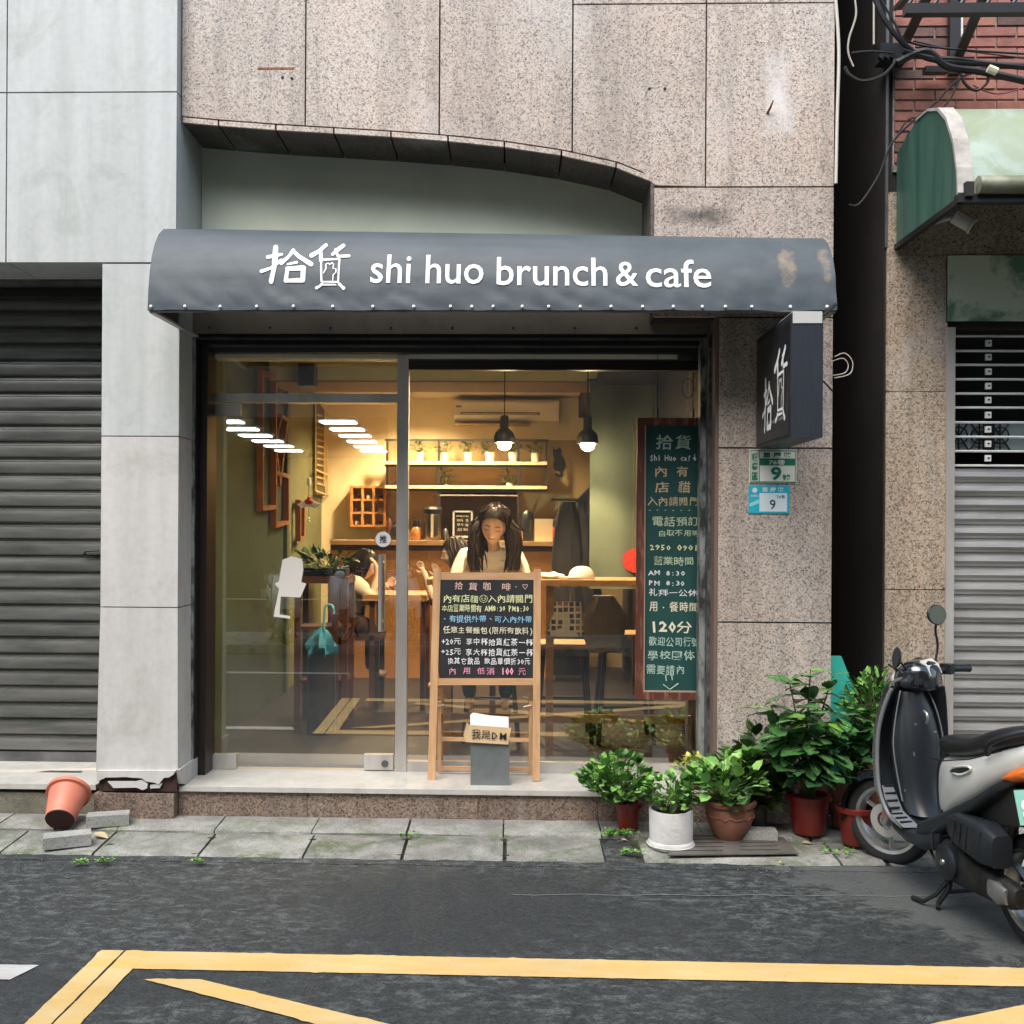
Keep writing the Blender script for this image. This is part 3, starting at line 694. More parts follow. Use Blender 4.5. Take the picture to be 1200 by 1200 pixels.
for p_ in zz_:
    z = W(1150, p_, YB+.05).z
    b = MB(); b.tube([(W(1118, 450, YB).x, 6.05, z), (5.2, 6.05, z)], .0075, 6); b.build('grille_bar', M_WHITE, shutr)
    if p_ > 400: inst('grille_link', pod, shutr, (xg, 6.03, z+.042))
    if p_ > 400: MB().box((xg+.01, 6.021, z+.039), (xg+.022, 6.024, z+.047)).build('grille_link_slot', M_BLACK, shutr)
# old patterned iron window seen through the grille
b = MB()
yw = 6.35; za, zb_ = W(1150, 527, yw).z, W(1150, 494, yw).z
x0_ = W(1112, 500, yw).x
win = MB().box((x0_, yw+.02, za), (4.2, yw+.03, zb_)).build('lattice_window', mat('pale_blue_pane', (.42, .52, .52), .4), brickb)
for k in range(9):
    cxk = x0_+.06+k*.125
    if 2.5 <= k < 3.3: continue
    for a_, c_ in (((cxk-.06, za), (cxk+.06, zb_)), ((cxk+.06, za), (cxk-.06, zb_)), ((cxk, za), (cxk, zb_))):
        b.tube([(a_[0], yw, a_[1]), (c_[0], yw, c_[1])], .005, 5)
    b.tube([(cxk+.052*math.cos(t*PI/6), yw-.004, (za+zb_)/2+.052*math.sin(t*PI/6)) for t in range(13)], .005, 5)
b.box((W(1153, 500, yw).x, yw-.01, za), (W(1165, 500, yw).x, yw+.015, zb_))
b.build('window_lattice', M_BLACK, win)

# broken corners and holes at the paving joints, pale seam in the asphalt
M_HOLE = mat('dark_hole', (.012, .012, .01), .95)
rr = random.Random(17)
for px, py in ((248, 982), (228, 997), (367, 984), (350, 998), (477, 984), (470, 999), (591, 985), (592, 1000), (130, 988), (118, 1004), (706, 985)):
    q = G(px, py, .03); z = .012+.0225*(q.y-5.245)/.34+.0035; b = MB()
    b.face([(q.x+(.022+rr.uniform(-.008, .01))*math.cos(a*PI/5), q.y+(.009+rr.uniform(-.003, .004))*math.sin(a*PI/5), z) for a in range(10)]); b.build('joint_hole', M_HOLE, pav)
A_ = [G(600+k*28, 1049+.8*math.sin(k*1.7)+k*.1, 0) for k in range(20)]; b = MB()
b.loft([[(p.x, p.y-.003, .0035) for p in A_], [(p.x, p.y+.003, .0035) for p in A_]], closed=False); struct(b.build('road_seam', mat('pale_seam', (.16, .17, .165), .9)))
# ================================================================== AWNING
AX0, AX1 = -1.912, 1.662
APROF = [(5.845, 3.305), (5.74, 3.312), (5.63, 3.305), (5.54, 3.28), (5.465, 3.235), (5.41, 3.18), (5.365, 3.11), (5.335, 3.03), (5.318, 2.95), (5.308, 2.88), (5.305, 2.845)]
def aw_wr(x, s, z):
    # creases of the hanging fabric, stronger towards the lower edge
    k = max(0.0, min(1.0, (3.2-z)/.33))
    n1 = noise.noise(Vector((x*3.1+z*2.2, z*7, 1.7))); n2 = noise.noise(Vector((x*9-z*9, z*11+x*3, 4.2)))
    n3 = 1-abs(noise.noise(Vector((x*5.5+z*6, z*5-x*2, 9.1))))*2
    n4 = noise.noise(Vector((x*21+z*26, z*9-x*5, 2.2)))
    return (n1*.004 + n2*.0035 + (n3-.5)*.0065 + n4*.003)*(.05+k**1.3)*(1-.55*max(0.0, (2.91-z)/.065))
def aw_y(z):
    for (y0, z0), (y1, z1) in zip(APROF[2:], APROF[3:]):
        if z1 <= z <= z0: return y0+(y1-y0)*(z0-z)/(z0-z1)
    return APROF[-1][0]
ASL = math.tan(.002)
awn = thing('awning', 'curved blue grey fabric awning with white shi huo brunch & cafe lettering above the shop window', 'awning', (0, 5.6, 2.85))
def am():
    m, N, L, B = newmat('blue_grey_awning_fabric'); p = pos(N, L)
    c = mixc(N, L, ramp(N, L, nz(N, L, pos(N, L, (1, 1, 2)), 2.2, 6, .65, .5), [(.35, 0), (.7, 1)]), (.040, .054, .066), (.064, .080, .092))
    # rusty water stains near the right end
    g = N.new('ShaderNodeNewGeometry').outputs['Position']; s = N.new('ShaderNodeSeparateXYZ'); L.new(g, s.inputs[0])
    def blob(x0, w, z0, h):
        def gs(o, c0, w0):
            a = N.new('ShaderNodeMath'); a.operation = 'SUBTRACT'; L.new(o, a.inputs[0]); a.inputs[1].default_value = c0
            d = N.new('ShaderNodeMath'); d.operation = 'DIVIDE'; L.new(a.outputs[0], d.inputs[0]); d.inputs[1].default_value = w0
            e = N.new('ShaderNodeMath'); e.operation = 'POWER'; ab = N.new('ShaderNodeMath'); ab.operation = 'ABSOLUTE'; L.new(d.outputs[0], ab.inputs[0]); L.new(ab.outputs[0], e.inputs[0]); e.inputs[1].default_value = 2
            return e.outputs[0]
        ad = N.new('ShaderNodeMath'); ad.operation = 'ADD'; L.new(gs(s.outputs[0], x0, w), ad.inputs[0]); L.new(gs(s.outputs[2], z0, h), ad.inputs[1])
        n2 = N.new('ShaderNodeMath'); n2.operation = 'MULTIPLY_ADD'; L.new(nz(N, L, p, 14, 5, .7), n2.inputs[0]); n2.inputs[1].default_value = 1.4; L.new(ad.outputs[0], n2.inputs[2])
        return ramp(N, L, n2.outputs[0], [(.35, 1), (1.7, 0)])
    c = mixc(N, L, blob(1.42, .10, 3.08, .22), c, (.33, .235, .15)); c = mixc(N, L, blob(1.62, .06, 3.1, .17), c, (.27, .20, .14))
    L.new(c, B.inputs['Base Color']); B.inputs['Roughness'].default_value = .55; B.inputs['Specular IOR Level'].default_value = .4
    bumpn(N, L, B, nz(N, L, p, 18, 5, .6, .6), .12, .01); return m
M_AWN = am()
def AK(x): return 1+.13*(1-(x-AX0)/(AX1-AX0))
def AZ(x, z): return 2.845+(z-2.845)*AK(x)
nx = 200; rings = []; prof = []
for a, b_ in zip(APROF, APROF[1:]):
    for k in range(3): prof.append((a[0]+(b_[0]-a[0])*k/3, a[1]+(b_[1]-a[1])*k/3))
prof.append(APROF[-1])
for i in range(nx+1):
    x = AX0+(AX1-AX0)*i/nx; r = []; ZS_ = lambda z: AZ(x, z)
    for k, (y, z) in enumerate(prof):
        w = aw_wr(x, k, z); r.append((x, y+w*(1 if k else 0), AZ(x, z) - w*.4 + (.0015*math.sin(x*17)+.001*math.sin(x*41) if k == len(prof)-1 else 0)))
    r.append((x, prof[-1][0]+.02, prof[-1][1]+.006)); rings.append(r)
b = MB(); b.loft(rings, closed=False); b.build('fabric', M_AWN, awn, smooth=60)
for x in (AX0+.004, AX1-.004):
    b = MB(); b.prism([(y+.006, AZ(x, z)-.004) for y, z in APROF]+[(5.845, 2.86)], x-.002, x+.002, 'x'); b.build('end_fabric', M_AWN, awn)
# hem rail and folding arms
b = MB(); b.tube([(AX0+.01, 5.335, 2.85), (AX1-.01, 5.335, 2.85)], .012, 8); b.build('front_rail', M_STEELD, awn)
for x in (AX0+.02, AX1-.02):
    b = MB(); b.bar((x, 5.32, 2.838), (x+(.02 if x < 0 else -.02), 6.0, 2.838), .03, .012); b.bar((x, 5.33, 2.86), (x, 5.84, 3.28), .02, .02); b.build('arm', mat('chalky_grey_metal', (.4, .4, .38), .5, .3), awn)
gm = MB().ball((0, 0, 0), (.0085, .006, .0085), 8, 5).mesh('grommet', M_WHITE, True)
for p_ in (177, 217, 258, 301, 344, 390, 437, 485, 528, 553, 578, 612, 643, 680, 716, 753, 789, 823, 850, 881, 926, 969):
    q_ = W(p_, 356, 5.3); inst('grommet', gm, awn, (min(q_.x, AX1-.02), 5.3+aw_wr(q_.x, 0, 2.86)-.004, 2.862))
# lettering that follows the curved cloth
M_LET = mat('white_print', (.78, .78, .78), .6)
def drape(me, name, m):
    bm = bmesh.new(); bm.from_mesh(me)
    z = 2.86
    while z < 3.3:
        bmesh.ops.bisect_plane(bm, geom=bm.verts[:]+bm.edges[:]+bm.faces[:], plane_co=(0, 0, z), plane_no=(0, 0, 1)); z += .02
    x = AX0
    while x < AX1:
        bmesh.ops.bisect_plane(bm, geom=bm.verts[:]+bm.edges[:]+bm.faces[:], plane_co=(x, 0, 0), plane_no=(1, 0, 0)); x += .03
    for v in bm.verts: zz0 = 2.845+(v.co.z-2.845)/AK(v.co.x); v.co.y = aw_y(zz0)+aw_wr(v.co.x, 0, zz0)-.0045
    bmesh.ops.translate(bm, vec=-OFF[awn.name], verts=bm.verts)
    o = bpy.data.meshes.new(name); bm.to_mesh(o); bm.free(); o.materials.clear(); o.materials.append(m); return link(name, o, awn)
def onaw(px, py):
    Y = 5.36
    for _ in range(4): q = W(px, py, Y); Y = aw_y(2.845+(q.z-2.845)/AK(q.x))
    return q
for body, xa_, xb_, ya_, yb_ in (('shi huo', 434, 567, 299, 332.5), ('brunch', 582, 711, 302, 335), ('&', 722, 747, 307, 335.5), ('cafe', 757, 832, 304.5, 337)):
    p0, p1 = onaw(xa_, yb_), onaw(xb_, ya_); me = fitbox(text_me(body, 0, .006, 3), p1.x-p0.x, p1.z-p0.z)
    me.transform(frame_M(((p0.x+p1.x)/2, 5.3, (p0.z+p1.z)/2), (1, 0, -.008), (0, 0, 1))); drape(me, 'lettering', M_LET)
LOGO = []
def st(w, *pts): LOGO.append((w, pts))
st(12, (100, 42), (97, 100), (92, 150), (76, 214)); st(8, (60, 92), (95, 86), (130, 78)); st(8, (28, 163), (75, 148), (128, 108))
st(9, (188, 58), (165, 90), (128, 122)); st(10, (186, 60), (215, 88), (278, 128)); st(6, (160, 128), (205, 118))
st(11, (158, 150), (238, 146)); st(11, (238, 146), (236, 208)); st(10, (236, 208), (150, 210)); st(10, (150, 210), (160, 150))
st(10, (352, 32), (318, 62), (280, 84)); st(9, (326, 62), (328, 110)); st(4.5, (328, 105), (330, 214)); st(9, (440, 34), (415, 52), (385, 78)); st(8, (402, 56), (412, 88), (468, 86))
st(5, (328, 106), (420, 102)); st(5, (420, 102), (413, 216)); st(4.5, (332, 216), (413, 216))
st(3, (340, 172), (352, 150), (352, 128), (364, 122), (370, 130), (384, 120), (390, 128), (388, 150), (402, 150), (402, 168)); st(2.5, (402, 168), (388, 180), (385, 212))
st(4, (340, 230), (400, 230)); st(7, (304, 246), (320, 238), (332, 228)); st(8, (418, 226), (430, 238), (440, 248))
def logo_mesh(name, conv, m, parent, zoff=0):
    b = MB()
    for i, (w, pts) in enumerate(LOGO):
        n = len(pts); Lp, Rp = [], []
        for k, (x, y) in enumerate(pts):
            x0, y0 = pts[max(k-1, 0)]; x1, y1 = pts[min(k+1, n-1)]; dx, dy = x1-x0, y1-y0; l = math.hypot(dx, dy) or 1
            ww = w*(1+.18*math.sin(k*2.1+i)); Lp.append((x-dy/l*ww, y+dx/l*ww)); Rp.append((x+dy/l*ww, y-dx/l*ww))
        ca = []
        for (a, bb, c) in ((Lp[-1], Rp[-1], pts[-1]), (Rp[0], Lp[0], pts[0])):
            t0 = math.atan2(a[1]-c[1], a[0]-c[0]); rr_ = math.hypot(a[0]-c[0], a[1]-c[1]); ca.append([(c[0]+rr_*math.cos(t0-PI*q/4), c[1]+rr_*math.sin(t0-PI*q/4)) for q in (1, 2, 3)])
        for k in range(n-1): b.face([conv(*p, i) for p in (Lp[k], Lp[k+1], Rp[k+1], Rp[k])])
        b.face([conv(*p, i) for p in [Lp[-1]]+ca[0]+[Rp[-1]]]); b.face([conv(*p, i) for p in [Rp[0]]+ca[1]+[Lp[0]]])
    return b
b = logo_mesh('logo', lambda x, y, i: onaw(300+x/4.2857, 280+y/4.2857), M_LET, awn)
me = b.mesh('logo', M_LET); drape(me, 'logo', M_LET)

# ================================================================== BLADE SIGN
SX0, SX1, SY0, SY1, SZ0, SZ1 = 1.372, 1.528, 5.09, 5.80, 2.172, 2.785
M_SIGN = mat('navy_black_sign_face', (.010, .011, .014), .32, c2=(.016, .018, .022), scale=3)
M_SIGNF = mat('dark_navy_sign_side', (.010, .014, .022), .5, c2=(.015, .02, .03), scale=9, stretch=(6, 1, .5))
sgn = thing('blade_sign', 'black double sided hanging sign with the white cafe logo projecting beside the awning', 'sign', (1.45, 5.5, SZ0))
b = MB(); b.box((SX0, SY0, SZ0), (SX1, SY1, SZ1)); b.bevel(.03, 4); b.build('sign_box', M_SIGNF, sgn, smooth=50)
b = MB(); b.prism([(SY0+.03, SZ0+.02), (SY1-.02, SZ0+.02), (SY1-.02, SZ1-.03), (SY0+.03, SZ1-.03)], SX0-.003, SX0+.003, 'x'); b.build('sign_face', M_SIGN, sgn)
b = MB(); b.box((SX0+.006, SY0-.004, SZ1-.05), (SX1-.006, SY0+.25, SZ1+.008)); b.bevel(.012, 2); b.build('sign_cap', mat('pale_metal_cap', (.62, .62, .6), .35, .3), sgn)
b = MB(); b.bar((1.45, SY1-.02, SZ1-.08), (1.45, 5.86, SZ1-.08), .03); b.bar((1.45, SY1-.02, SZ0+.1), (1.45, 5.86, SZ0+.1), .03); b.bar((1.52, 5.2, SZ1-.02), (1.6, 5.12, SZ1+.05), .012); b.build('sign_bracket', M_BLACK, sgn)
# logo on the side face: characters stand staggered, first one lower
def bconv(x, y, i):
    first = i < 10
    if first: u = (x-25)/260; v = (y-40)/180; yy = 5.64-.22*u; zz = 2.555-.28*v-.03
    else: u = (x-275)/195; v = (y-25)/230; yy = 5.385-.25*u; zz = 2.665-.38*v-.02
    return Vector((SX0-.0045-.0002*i, yy, zz))
logo_mesh('logo', bconv, M_LET, sgn).build('logo', M_LET, sgn)
letter('lettering', '@shihuobrunch', frame_M((SX0-.0045, 5.39, 2.285), (0, -1, 0), (0, 0, 1)), .44, .035, mat('grey_print', (.4, .4, .4), .6), sgn)
# ================================================================== ADDRESS PLATES
M_GRN = mat('plate_green', (.01, .16, .1), .5); M_PCR = mat('plate_cream', (.74, .76, .66), .4); M_CYAN = mat('plate_cyan', (.03, .42, .55), .35)
def fl(px0, py0, px1, py1, Y): a = W(px0, py1, Y); b_ = W(px1, py0, Y); return a, b_
a_, b2 = fl(878, 527, 933, 566, YF)
pl = thing('address_plate', 'cream and green enamel house number plate 9 on the granite pier', 'sign', (a_.x, YF, a_.z))
b = MB(); b.box((a_.x, YF-.008, a_.z), (b2.x, YF, b2.z)); b.bevel(.004, 1); b.build('plate', M_PCR, pl)
def band(par, px0, py0, px1, py1, m, d=.0095, name='plate_band'):
    a, b_ = fl(px0, py0, px1, py1, YF); MB().box((a.x, YF-d, a.z), (b_.x, YF-.004, b_.z)).build(name, m, par)
band(pl, 890, 537.5, 931.5, 545.5, M_GRN); 
for r_ in ((879, 528, 932, 529), (879, 564.5, 932, 565.5), (889, 529, 890, 565), (879, 529, 880, 565), (931, 529, 932, 565)): band(pl, *r_, M_GRN, .0092, 'plate_border')
band(pl, 880.5, 530, 888.5, 564, mat('plate_grey', (.45, .5, .45), .5), .009)
def txt(par, s, px0, py0, px1, py1, Y, m, bold=.02, name='lettering', up=(0, 0, 1)):
    a, b_ = fl(px0, py0, px1, py1, Y); letter(name, s, frame_M(((a.x+b_.x)/2, Y, (a.z+b_.z)/2), (1, 0, -.006), up), b_.x-a.x, b_.z-a.z, m, par, bold)
yt = YF-.0105
txt(pl, '重 慶 路', 894, 530, 928, 536.5, yt, M_GRN, .03); txt(pl, '76巷', 901, 538.7, 920, 544.5, yt, M_PCR, .02)
txt(pl, '9', 903, 547, 916, 563, yt, M_GRN, .03); txt(pl, '號', 917, 556, 926, 563, yt, M_GRN, .03)
for s_, y_ in (('板', 531), ('橋', 542), ('區', 553.5)): txt(pl, s_, 881, y_, 888, y_+9, yt, M_GRN, .03)
a_, b2 = fl(877, 569, 925, 601.5, YF)
pc = thing('water_meter_plate', 'small turquoise plate with a white panel and number 9 below the house number plate', 'sign', (a_.x, YF, a_.z))
b = MB(); b.box((a_.x, YF-.007, a_.z), (b2.x, YF, b2.z)); b.bevel(.003, 1); b.build('plate', M_CYAN, pc)
M_WP = mat('pale_blue_white', (.66, .76, .78), .4)
b = MB(); a, c = fl(889.5, 578, 922, 599.5, YF); b.box((a.x, YF-.0095, a.z), (c.x, YF-.004, c.z)); b.bevel(.003, 2); b.build('white_panel', M_WP, pc)
a, c = fl(878, 585, 889, 594, YF); b = MB(); b.prism([(a.x, a.z), (c.x, a.z+.02), (c.x, c.z), (a.x, c.z-.025)], YF-.0085, YF-.004); b.build('wave_mark', mat('light_cyan', (.3, .65, .72), .4), pc)
txt(pc, '重 慶 路', 893, 571, 919, 576.5, YF-.0085, M_WP, .02); txt(pc, '9', 902, 585.5, 909, 597, YF-.0105, mat('dark_teal_print', (.02, .06, .08), .5), .01); txt(pc, '76巷', 910, 580, 920, 584, YF-.0105, M_GRN, .0)
txt(pc, '板橋區', 880, 579.5, 888.5, 582.5, YF-.0085, M_WP, 0)
b = MB(); q = W(884.5, 574.5, YF-.008); b.lathe([(.016, 0), (.016, .002), (0, .002)], 6, M=Matrix.Translation(q) @ Matrix.Rotation(PI/2, 4, 'X')); b.build('emblem', M_WP, pc)

# ================================================================== SHOP FRONT GLAZING
fr = thing('shop_window', 'large fixed shop window pane in a steel frame right of the glass door', 'window', (.2, YG, ZT))
zh = W(500, 412, YG).z
xm0, xm1 = W(465, 650, YG).x, W(478, 650, YG).x
xr = W(819.5, 650, YG).x; xl = W(243, 650, YG).x
MB().box((xm0, YG-.03, ZT), (xm1, YG+.04, zh)).build('mullion', M_STEEL, fr)
b = MB(); b.box((xm1, YG-.02, ZT), (xr, YG+.03, W(600, 893, YG).z)); b.bevel(.004, 1); b.build('bottom_rail', M_STEEL, fr)
MB().box((xm1, YG-.02, W(600, 434, YG).z), (xr, YG+.03, W(600, 423, YG).z)).build('top_rail', M_BRNF, fr)
MB().box((xm1, YG-.0, W(600, 423, YG).z), (xr, YG+.03, zh+.02)).build('top_strip', M_STEELD, fr)
MB().box((xr-.008, YG-.02, ZT), (xr+.02, YG+.03, zh)).build('side_rail', M_STEELD, fr)
MB().box((xm1, YG, W(600, 893, YG).z), (xr-.008, YG+.008, W(600, 434, YG).z)).build('glass_pane', M_GLASS, fr)
dr = thing('glass_door', 'frameless glass door with steel pull handle and patch fittings left of the mullion', 'door', (-1, YG, ZT))
zt_a, zt_b = W(350, 472, YG).z, W(350, 462, YG).z
MB().box((xl, YG-.025, zt_a), (xm0, YG+.035, zt_b)).build('transom_rail', M_STEEL, dr)
MB().box((xl-.012, YG-.03, ZT), (xl, YG+.03, zh)).build('frame_side', mat('bronze_frame', (.2, .15, .09), .35, .6), dr)
MB().box((xl, YG-.01, zt_b), (xm0, YG-.002, zh)).build('transom_pane', M_GLASS, dr)
zd0, zd1 = W(350, 904, YG).z, zt_a-.008
MB().box((xl+.004, YG, zd0), (xm0-.004, YG+.01, zd1)).build('door_pane', M_GLASS, dr)
def patch(x0, y0, x1, y1, nm='hinge_patch'):
    a, c = fl(x0, y0, x1, y1, YG); b = MB(); b.box((a.x, YG-.018, a.z), (c.x, YG+.028, c.z)); b.bevel(.002, 1); return b.build(nm, M_STEEL, dr)
patch(249, 473.5, 282, 487); patch(243.5, 884, 278, 900); lp = patch(427, 884, 461, 901, 'lock_patch')
q = W(451, 895, YG-.02); b = MB(); b.lathe([(.022, 0), (.022, .004), (.012, .006), (.012, .002), (0, .002)], 14, M=Matrix.Translation(q) @ Matrix.Rotation(PI/2, 4, 'X')); b.build('keyhole', M_STEELD, lp)
ha, hb = W(447, 650, YG-.06), W(444.5, 740, YG-.06); ha.x = hb.x = (ha.x+hb.x)/2
for yy, nm in ((YG-.06, 'pull_handle'), (YG+.07, 'pull_handle')):
    b = MB(); b.tube([(ha.x, yy, hb.z), (ha.x, yy, ha.z)], .014, 12)
    for z in (hb.z+.05, ha.z-.05): b.tube([(ha.x, yy, z), (ha.x, YG+.005, z)], .009, 8)
    b.build(nm, M_STEEL, dr, smooth=True)
q = W(449, 632, YG-.001); b = MB(); b.lathe([(.047, 0), (.047, .001), (0, .001)], 24, M=Matrix.Translation((q.x, YG-.0005, q.z)) @ Matrix.Rotation(PI/2, 4, 'X')); b.build('round_sticker', M_WHITE, dr)
letter('lettering', '推', frame_M((q.x, YG-.003, q.z), (1, 0, 0), (0, 0, 1)), .045, .05, M_BLACK, dr, .02)
# white paper cut-out on the door
cut = [(341.5, 652), (354, 655), (355.5, 668), (353, 682), (359, 684), (352, 700), (329, 699), (327.5, 720), (340, 722), (340, 725), (320.5, 722.5), (327, 690), (322, 684), (327, 681), (331, 656)]
pts = [W(a, c, YG-.004) for a, c in cut]
b = MB(); b.prism([(p.x, p.z) for p in pts], YG-.005, YG-.0035); tag(b.build('paper_cutout', mat('white_paper', (.74, .7, .64), .8)), 'irregular white paper cut-out stuck on the glass door', 'paper')
# little plane ornament hanging inside the door
q = W(362, 590, YG+.1); orn = thing('hanging_ornament', 'small white and red plane shaped ornament hanging behind the door glass', 'ornament', (q.x, q.y, q.z))
M_RED = mat('toy_red', (.35, .015, .015), .4)
b = MB(); b.tube([(q.x, q.y, q.z+.16), (q.x-.003, q.y, q.z+.03)], .0015, 4); b.tube([(q.x, q.y, q.z-.02), (q.x, q.y, q.z-.11)], .0015, 4); b.build('string', M_BLACK, orn)
b = MB(); b.lathe([(.001, -.03), (.012, -.02), (.014, 0), (.012, .02), (.001, .03)], 10, c=(q.x, q.y, q.z+.135)); b.build('sucker', mat('clear_grey', (.5, .5, .48), .3), orn, smooth=True)
b = MB(); b.prism([(q.x-.075, q.z-.005), (q.x-.03, q.z+.012), (q.x+.03, q.z+.012), (q.x+.075, q.z-.005), (q.x+.045, q.z-.03), (q.x, q.z-.018), (q.x-.045, q.z-.03)], q.y-.004, q.y+.004); b.build('wing', M_WHITE, orn)
b = MB(); b.ball((q.x, q.y, q.z+.012), (.03, .014, .02), 10, 6); b.ball((q.x, q.y-.004, q.z+.035), (.01, .01, .012), 8, 6); b.build('rider', M_RED, orn, smooth=True)
b = MB(); b.ball((q.x, q.y, q.z-.11), .009, 8, 6); b.ball((q.x, q.y, q.z-.09), .006, 8, 6); b.build('bell', M_WHITE, orn, smooth=True)

# ================================================================== SIDEWALK BOARD
sb = thing('sandwich_board', 'pine framed black chalkboard easel with coloured handwriting in front of the shop window', 'chalkboard', (-.2, 6.0, ZT))
YA0, YA1 = 6.04, 6.11
def PA(px, py):  # point on the leaning front face
    t = (915-py)/247; return W(px, py, YA0+(YA1-YA0)*t)
def leg(px0, px1, tx0, tx1, ya=915, yb=667, d=.022):
    a0, a1, c0, c1 = PA(px0, ya), PA(px1, ya), PA(tx0, yb), PA(tx1, yb); o = Vector((0, d, 0))
    b = MB(); b.loft([[a0, a1, a1+o, a0+o], [c0, c1, c1+o, c0+o]]); b.bevel(.002, 1); b.build('leg', M_WOOD, sb)
leg(501, 510, 508, 516.5); leg(624, 632.5, 625.5, 634)
def rail(y0, y1, x0, x1, o_=.004, d=.018, name='rail', m=None):
    q = [PA(x0, y1), PA(x1, y1), PA(x1, y0), PA(x0, y0)]; o = Vector((0, o_, 0)); e = Vector((0, d, 0))
    b = MB(); b.loft([[q[0]+o, q[1]+o, q[1]+e, q[0]+e], [q[3]+o, q[2]+o, q[2]+e, q[3]+e]]); return b.build(name, m or M_WOODH, sb)
rail(671, 679.5, 516, 625.5); rail(795, 803, 511, 625)
rail(679, 795.5, 515, 626, .008, .014, 'board', mat('slate_black', (.012, .013, .016), .6, c2=(.022, .023, .026), scale=5))
ZB = ZT
for px in (515, 621.5):
    a = W(px, 902, 6.2); b = MB(); b.bar((a.x, 6.2, ZT), (a.x, 6.15, W(px, 822, 6.15).z), .022, .018, up=(0, 1, 0)); b.build('rear_leg', M_WOOD, sb)
    b = MB(); a = W(px-2, 828, 6.1); b.tube([(a.x-.03, 6.09, a.z), (a.x+.03, 6.16, a.z)], .004, 6); b.build('hinge_pin', M_WHITE, sb)
for py in (866, 900): a, c = W(516, py, 6.19), W(621, py, 6.19); b = MB(); b.bar(a, (c.x, 6.19, a.z), .016, .022); b.build('rear_rail', M_WOODH, sb)
CH = {k: mat('chalk_'+k, v, .85) for k, v in dict(cream=(.78, .72, .54), pink=(.75, .3, .42), yellow=(.76, .78, .42), blue=(.3, .58, .8), white=(.8, .8, .8), rose=(.75, .5, .42), green=(.50, .60, .42), tan=(.58, .46, .28), teal=(.42, .58, .50), red=(.8, .35, .45)).items()}
rows = [('拾 貨 咖  啡·♡', 532, 621, 687, 10.5, 'rose'), ('內有店貓☺入內請關門', 519, 624.5, 701.7, 10.5, 'yellow'), ('本店營業時間有 AM8:30 PM8:30', 517.5, 620, 713, 9.5, 'yellow'),
        ('•有提供外帶、可入內外帶', 517, 624, 725.5, 9.5, 'blue'), ('任意主餐麵包(限所有飲料)', 519, 625, 738.6, 9.5, 'cream'), ('+20元 享中杯拾貨紅茶一杯', 517, 625, 752.3, 9.5, 'white'),
        ('+25元 享大杯拾貨紅茶一杯', 517, 625, 764.3, 9.5, 'white'), ('換其它飲品 飲品單價折30元', 524, 622, 774.8, 9, 'white'), ('內 用 低消', 525, 580, 786.3, 9.5, 'pink')]
for i, (s_, x0, x1, yc, h, cc) in enumerate(rows):
    a, c = PA(x0, yc), PA(x1, yc); mid = (a+c)/2+Vector((0, -.001, 0)); up = PA(570, 680)-PA(570, 790)
    chalkline('chalk_line', s_, frame_M(mid, (1, 0, -.002), up), c.x-a.x, h/1200*6.08, CH[cc], sb, .05, i+1, .014)
a, c = PA(587, 786.3), PA(602, 786.3); chalkline('chalk_line', '100', frame_M((a+c)/2+Vector((0, -.001, 0)), (1, 0, 0), up), (c.x-a.x), .062, CH['red'], sb, .03, 31, .04)
a, c = PA(607, 787), PA(617, 787); chalkline('chalk_line', '元', frame_M((a+c)/2+Vector((0, -.001, 0)), (1, 0, 0), up), c.x-a.x, .05, CH['pink'], sb, .03, 32, .014)
# galvanised bin with card and leaflets
q = W(574, 916, 5.95); bn = thing('leaflet_bin', 'square galvanised metal bin holding leaflets with a cardboard flap standing before the sandwich board', 'bin', (q.x, 6.0, ZT))
M_GALV = mat('galvanised_sheet', (.25, .27, .27), .45, .5, c2=(.17, .19, .19), scale=9, lo=.3, hi=.7)
x0, x1 = W(551.5, 890, 5.94).x, W(597, 890, 5.94).x; zt_ = W(574, 870, 5.94).z
b = MB(); b.box((x0, 5.94, ZT), (x1, 5.94+.004, zt_)); b.box((x0, 5.944, ZT), (x0+.004, 6.03, zt_)); b.box((x1-.004, 5.944, ZT), (x1, 6.03, zt_)); b.box((x0+.004, 6.026, ZT), (x1-.004, 6.03, zt_)); b.box((x0+.004, 5.944, ZT), (x1-.004, 6.026, ZT+.006)); b.build('bin_body', M_GALV, bn)
b = MB(); b.box((x0-.003, 5.934, zt_-.007), (x1+.003, 5.9395, zt_)); b.build('bin_rim', M_GALV, bn)
M_KRAFT = mat('kraft_card', (.52, .37, .2), .8, c2=(.46, .32, .17), scale=8)
p4 = [W(545, 869.5, 5.92), W(595.5, 872.5, 5.925), W(599, 853, 5.95), W(549, 849.5, 5.945)]
b = MB(); b.loft([p4, [p+Vector((0, .004, 0)) for p in p4]]); b.build('card_flap', M_KRAFT, bn)
p4 = [W(549, 849.5, 5.945), W(546, 868, 5.95), W(543, 862, 6.0), W(547, 846, 6.0)]; b = MB(); b.loft([p4, [p+Vector((.002, .002, 0)) for p in p4]]); b.build('card_side', M_KRAFT, bn)
for k in range(3):
    p4 = [W(551, 856, 5.96+.012*k), W(596, 858, 5.96+.012*k), W(596-k, 840+k, 5.98+.012*k), W(551+k*1.5, 837-k, 5.98+.012*k)]
    b = MB(); b.loft([p4, [p+Vector((0, .002, 0)) for p in p4]]); b.build('leaflet', M_WHITE, bn)
ctr = (W(573, 861.5, 5.93)); chalkline('marker_line', '我是DM', frame_M(ctr+Vector((0, -.006, 0)), (1, 0, -.06), (0, .12, 1)), W(594, 860, 5.93).x-W(552, 860, 5.93).x, .062, M_BLACK, bn, .04, 5, .02)

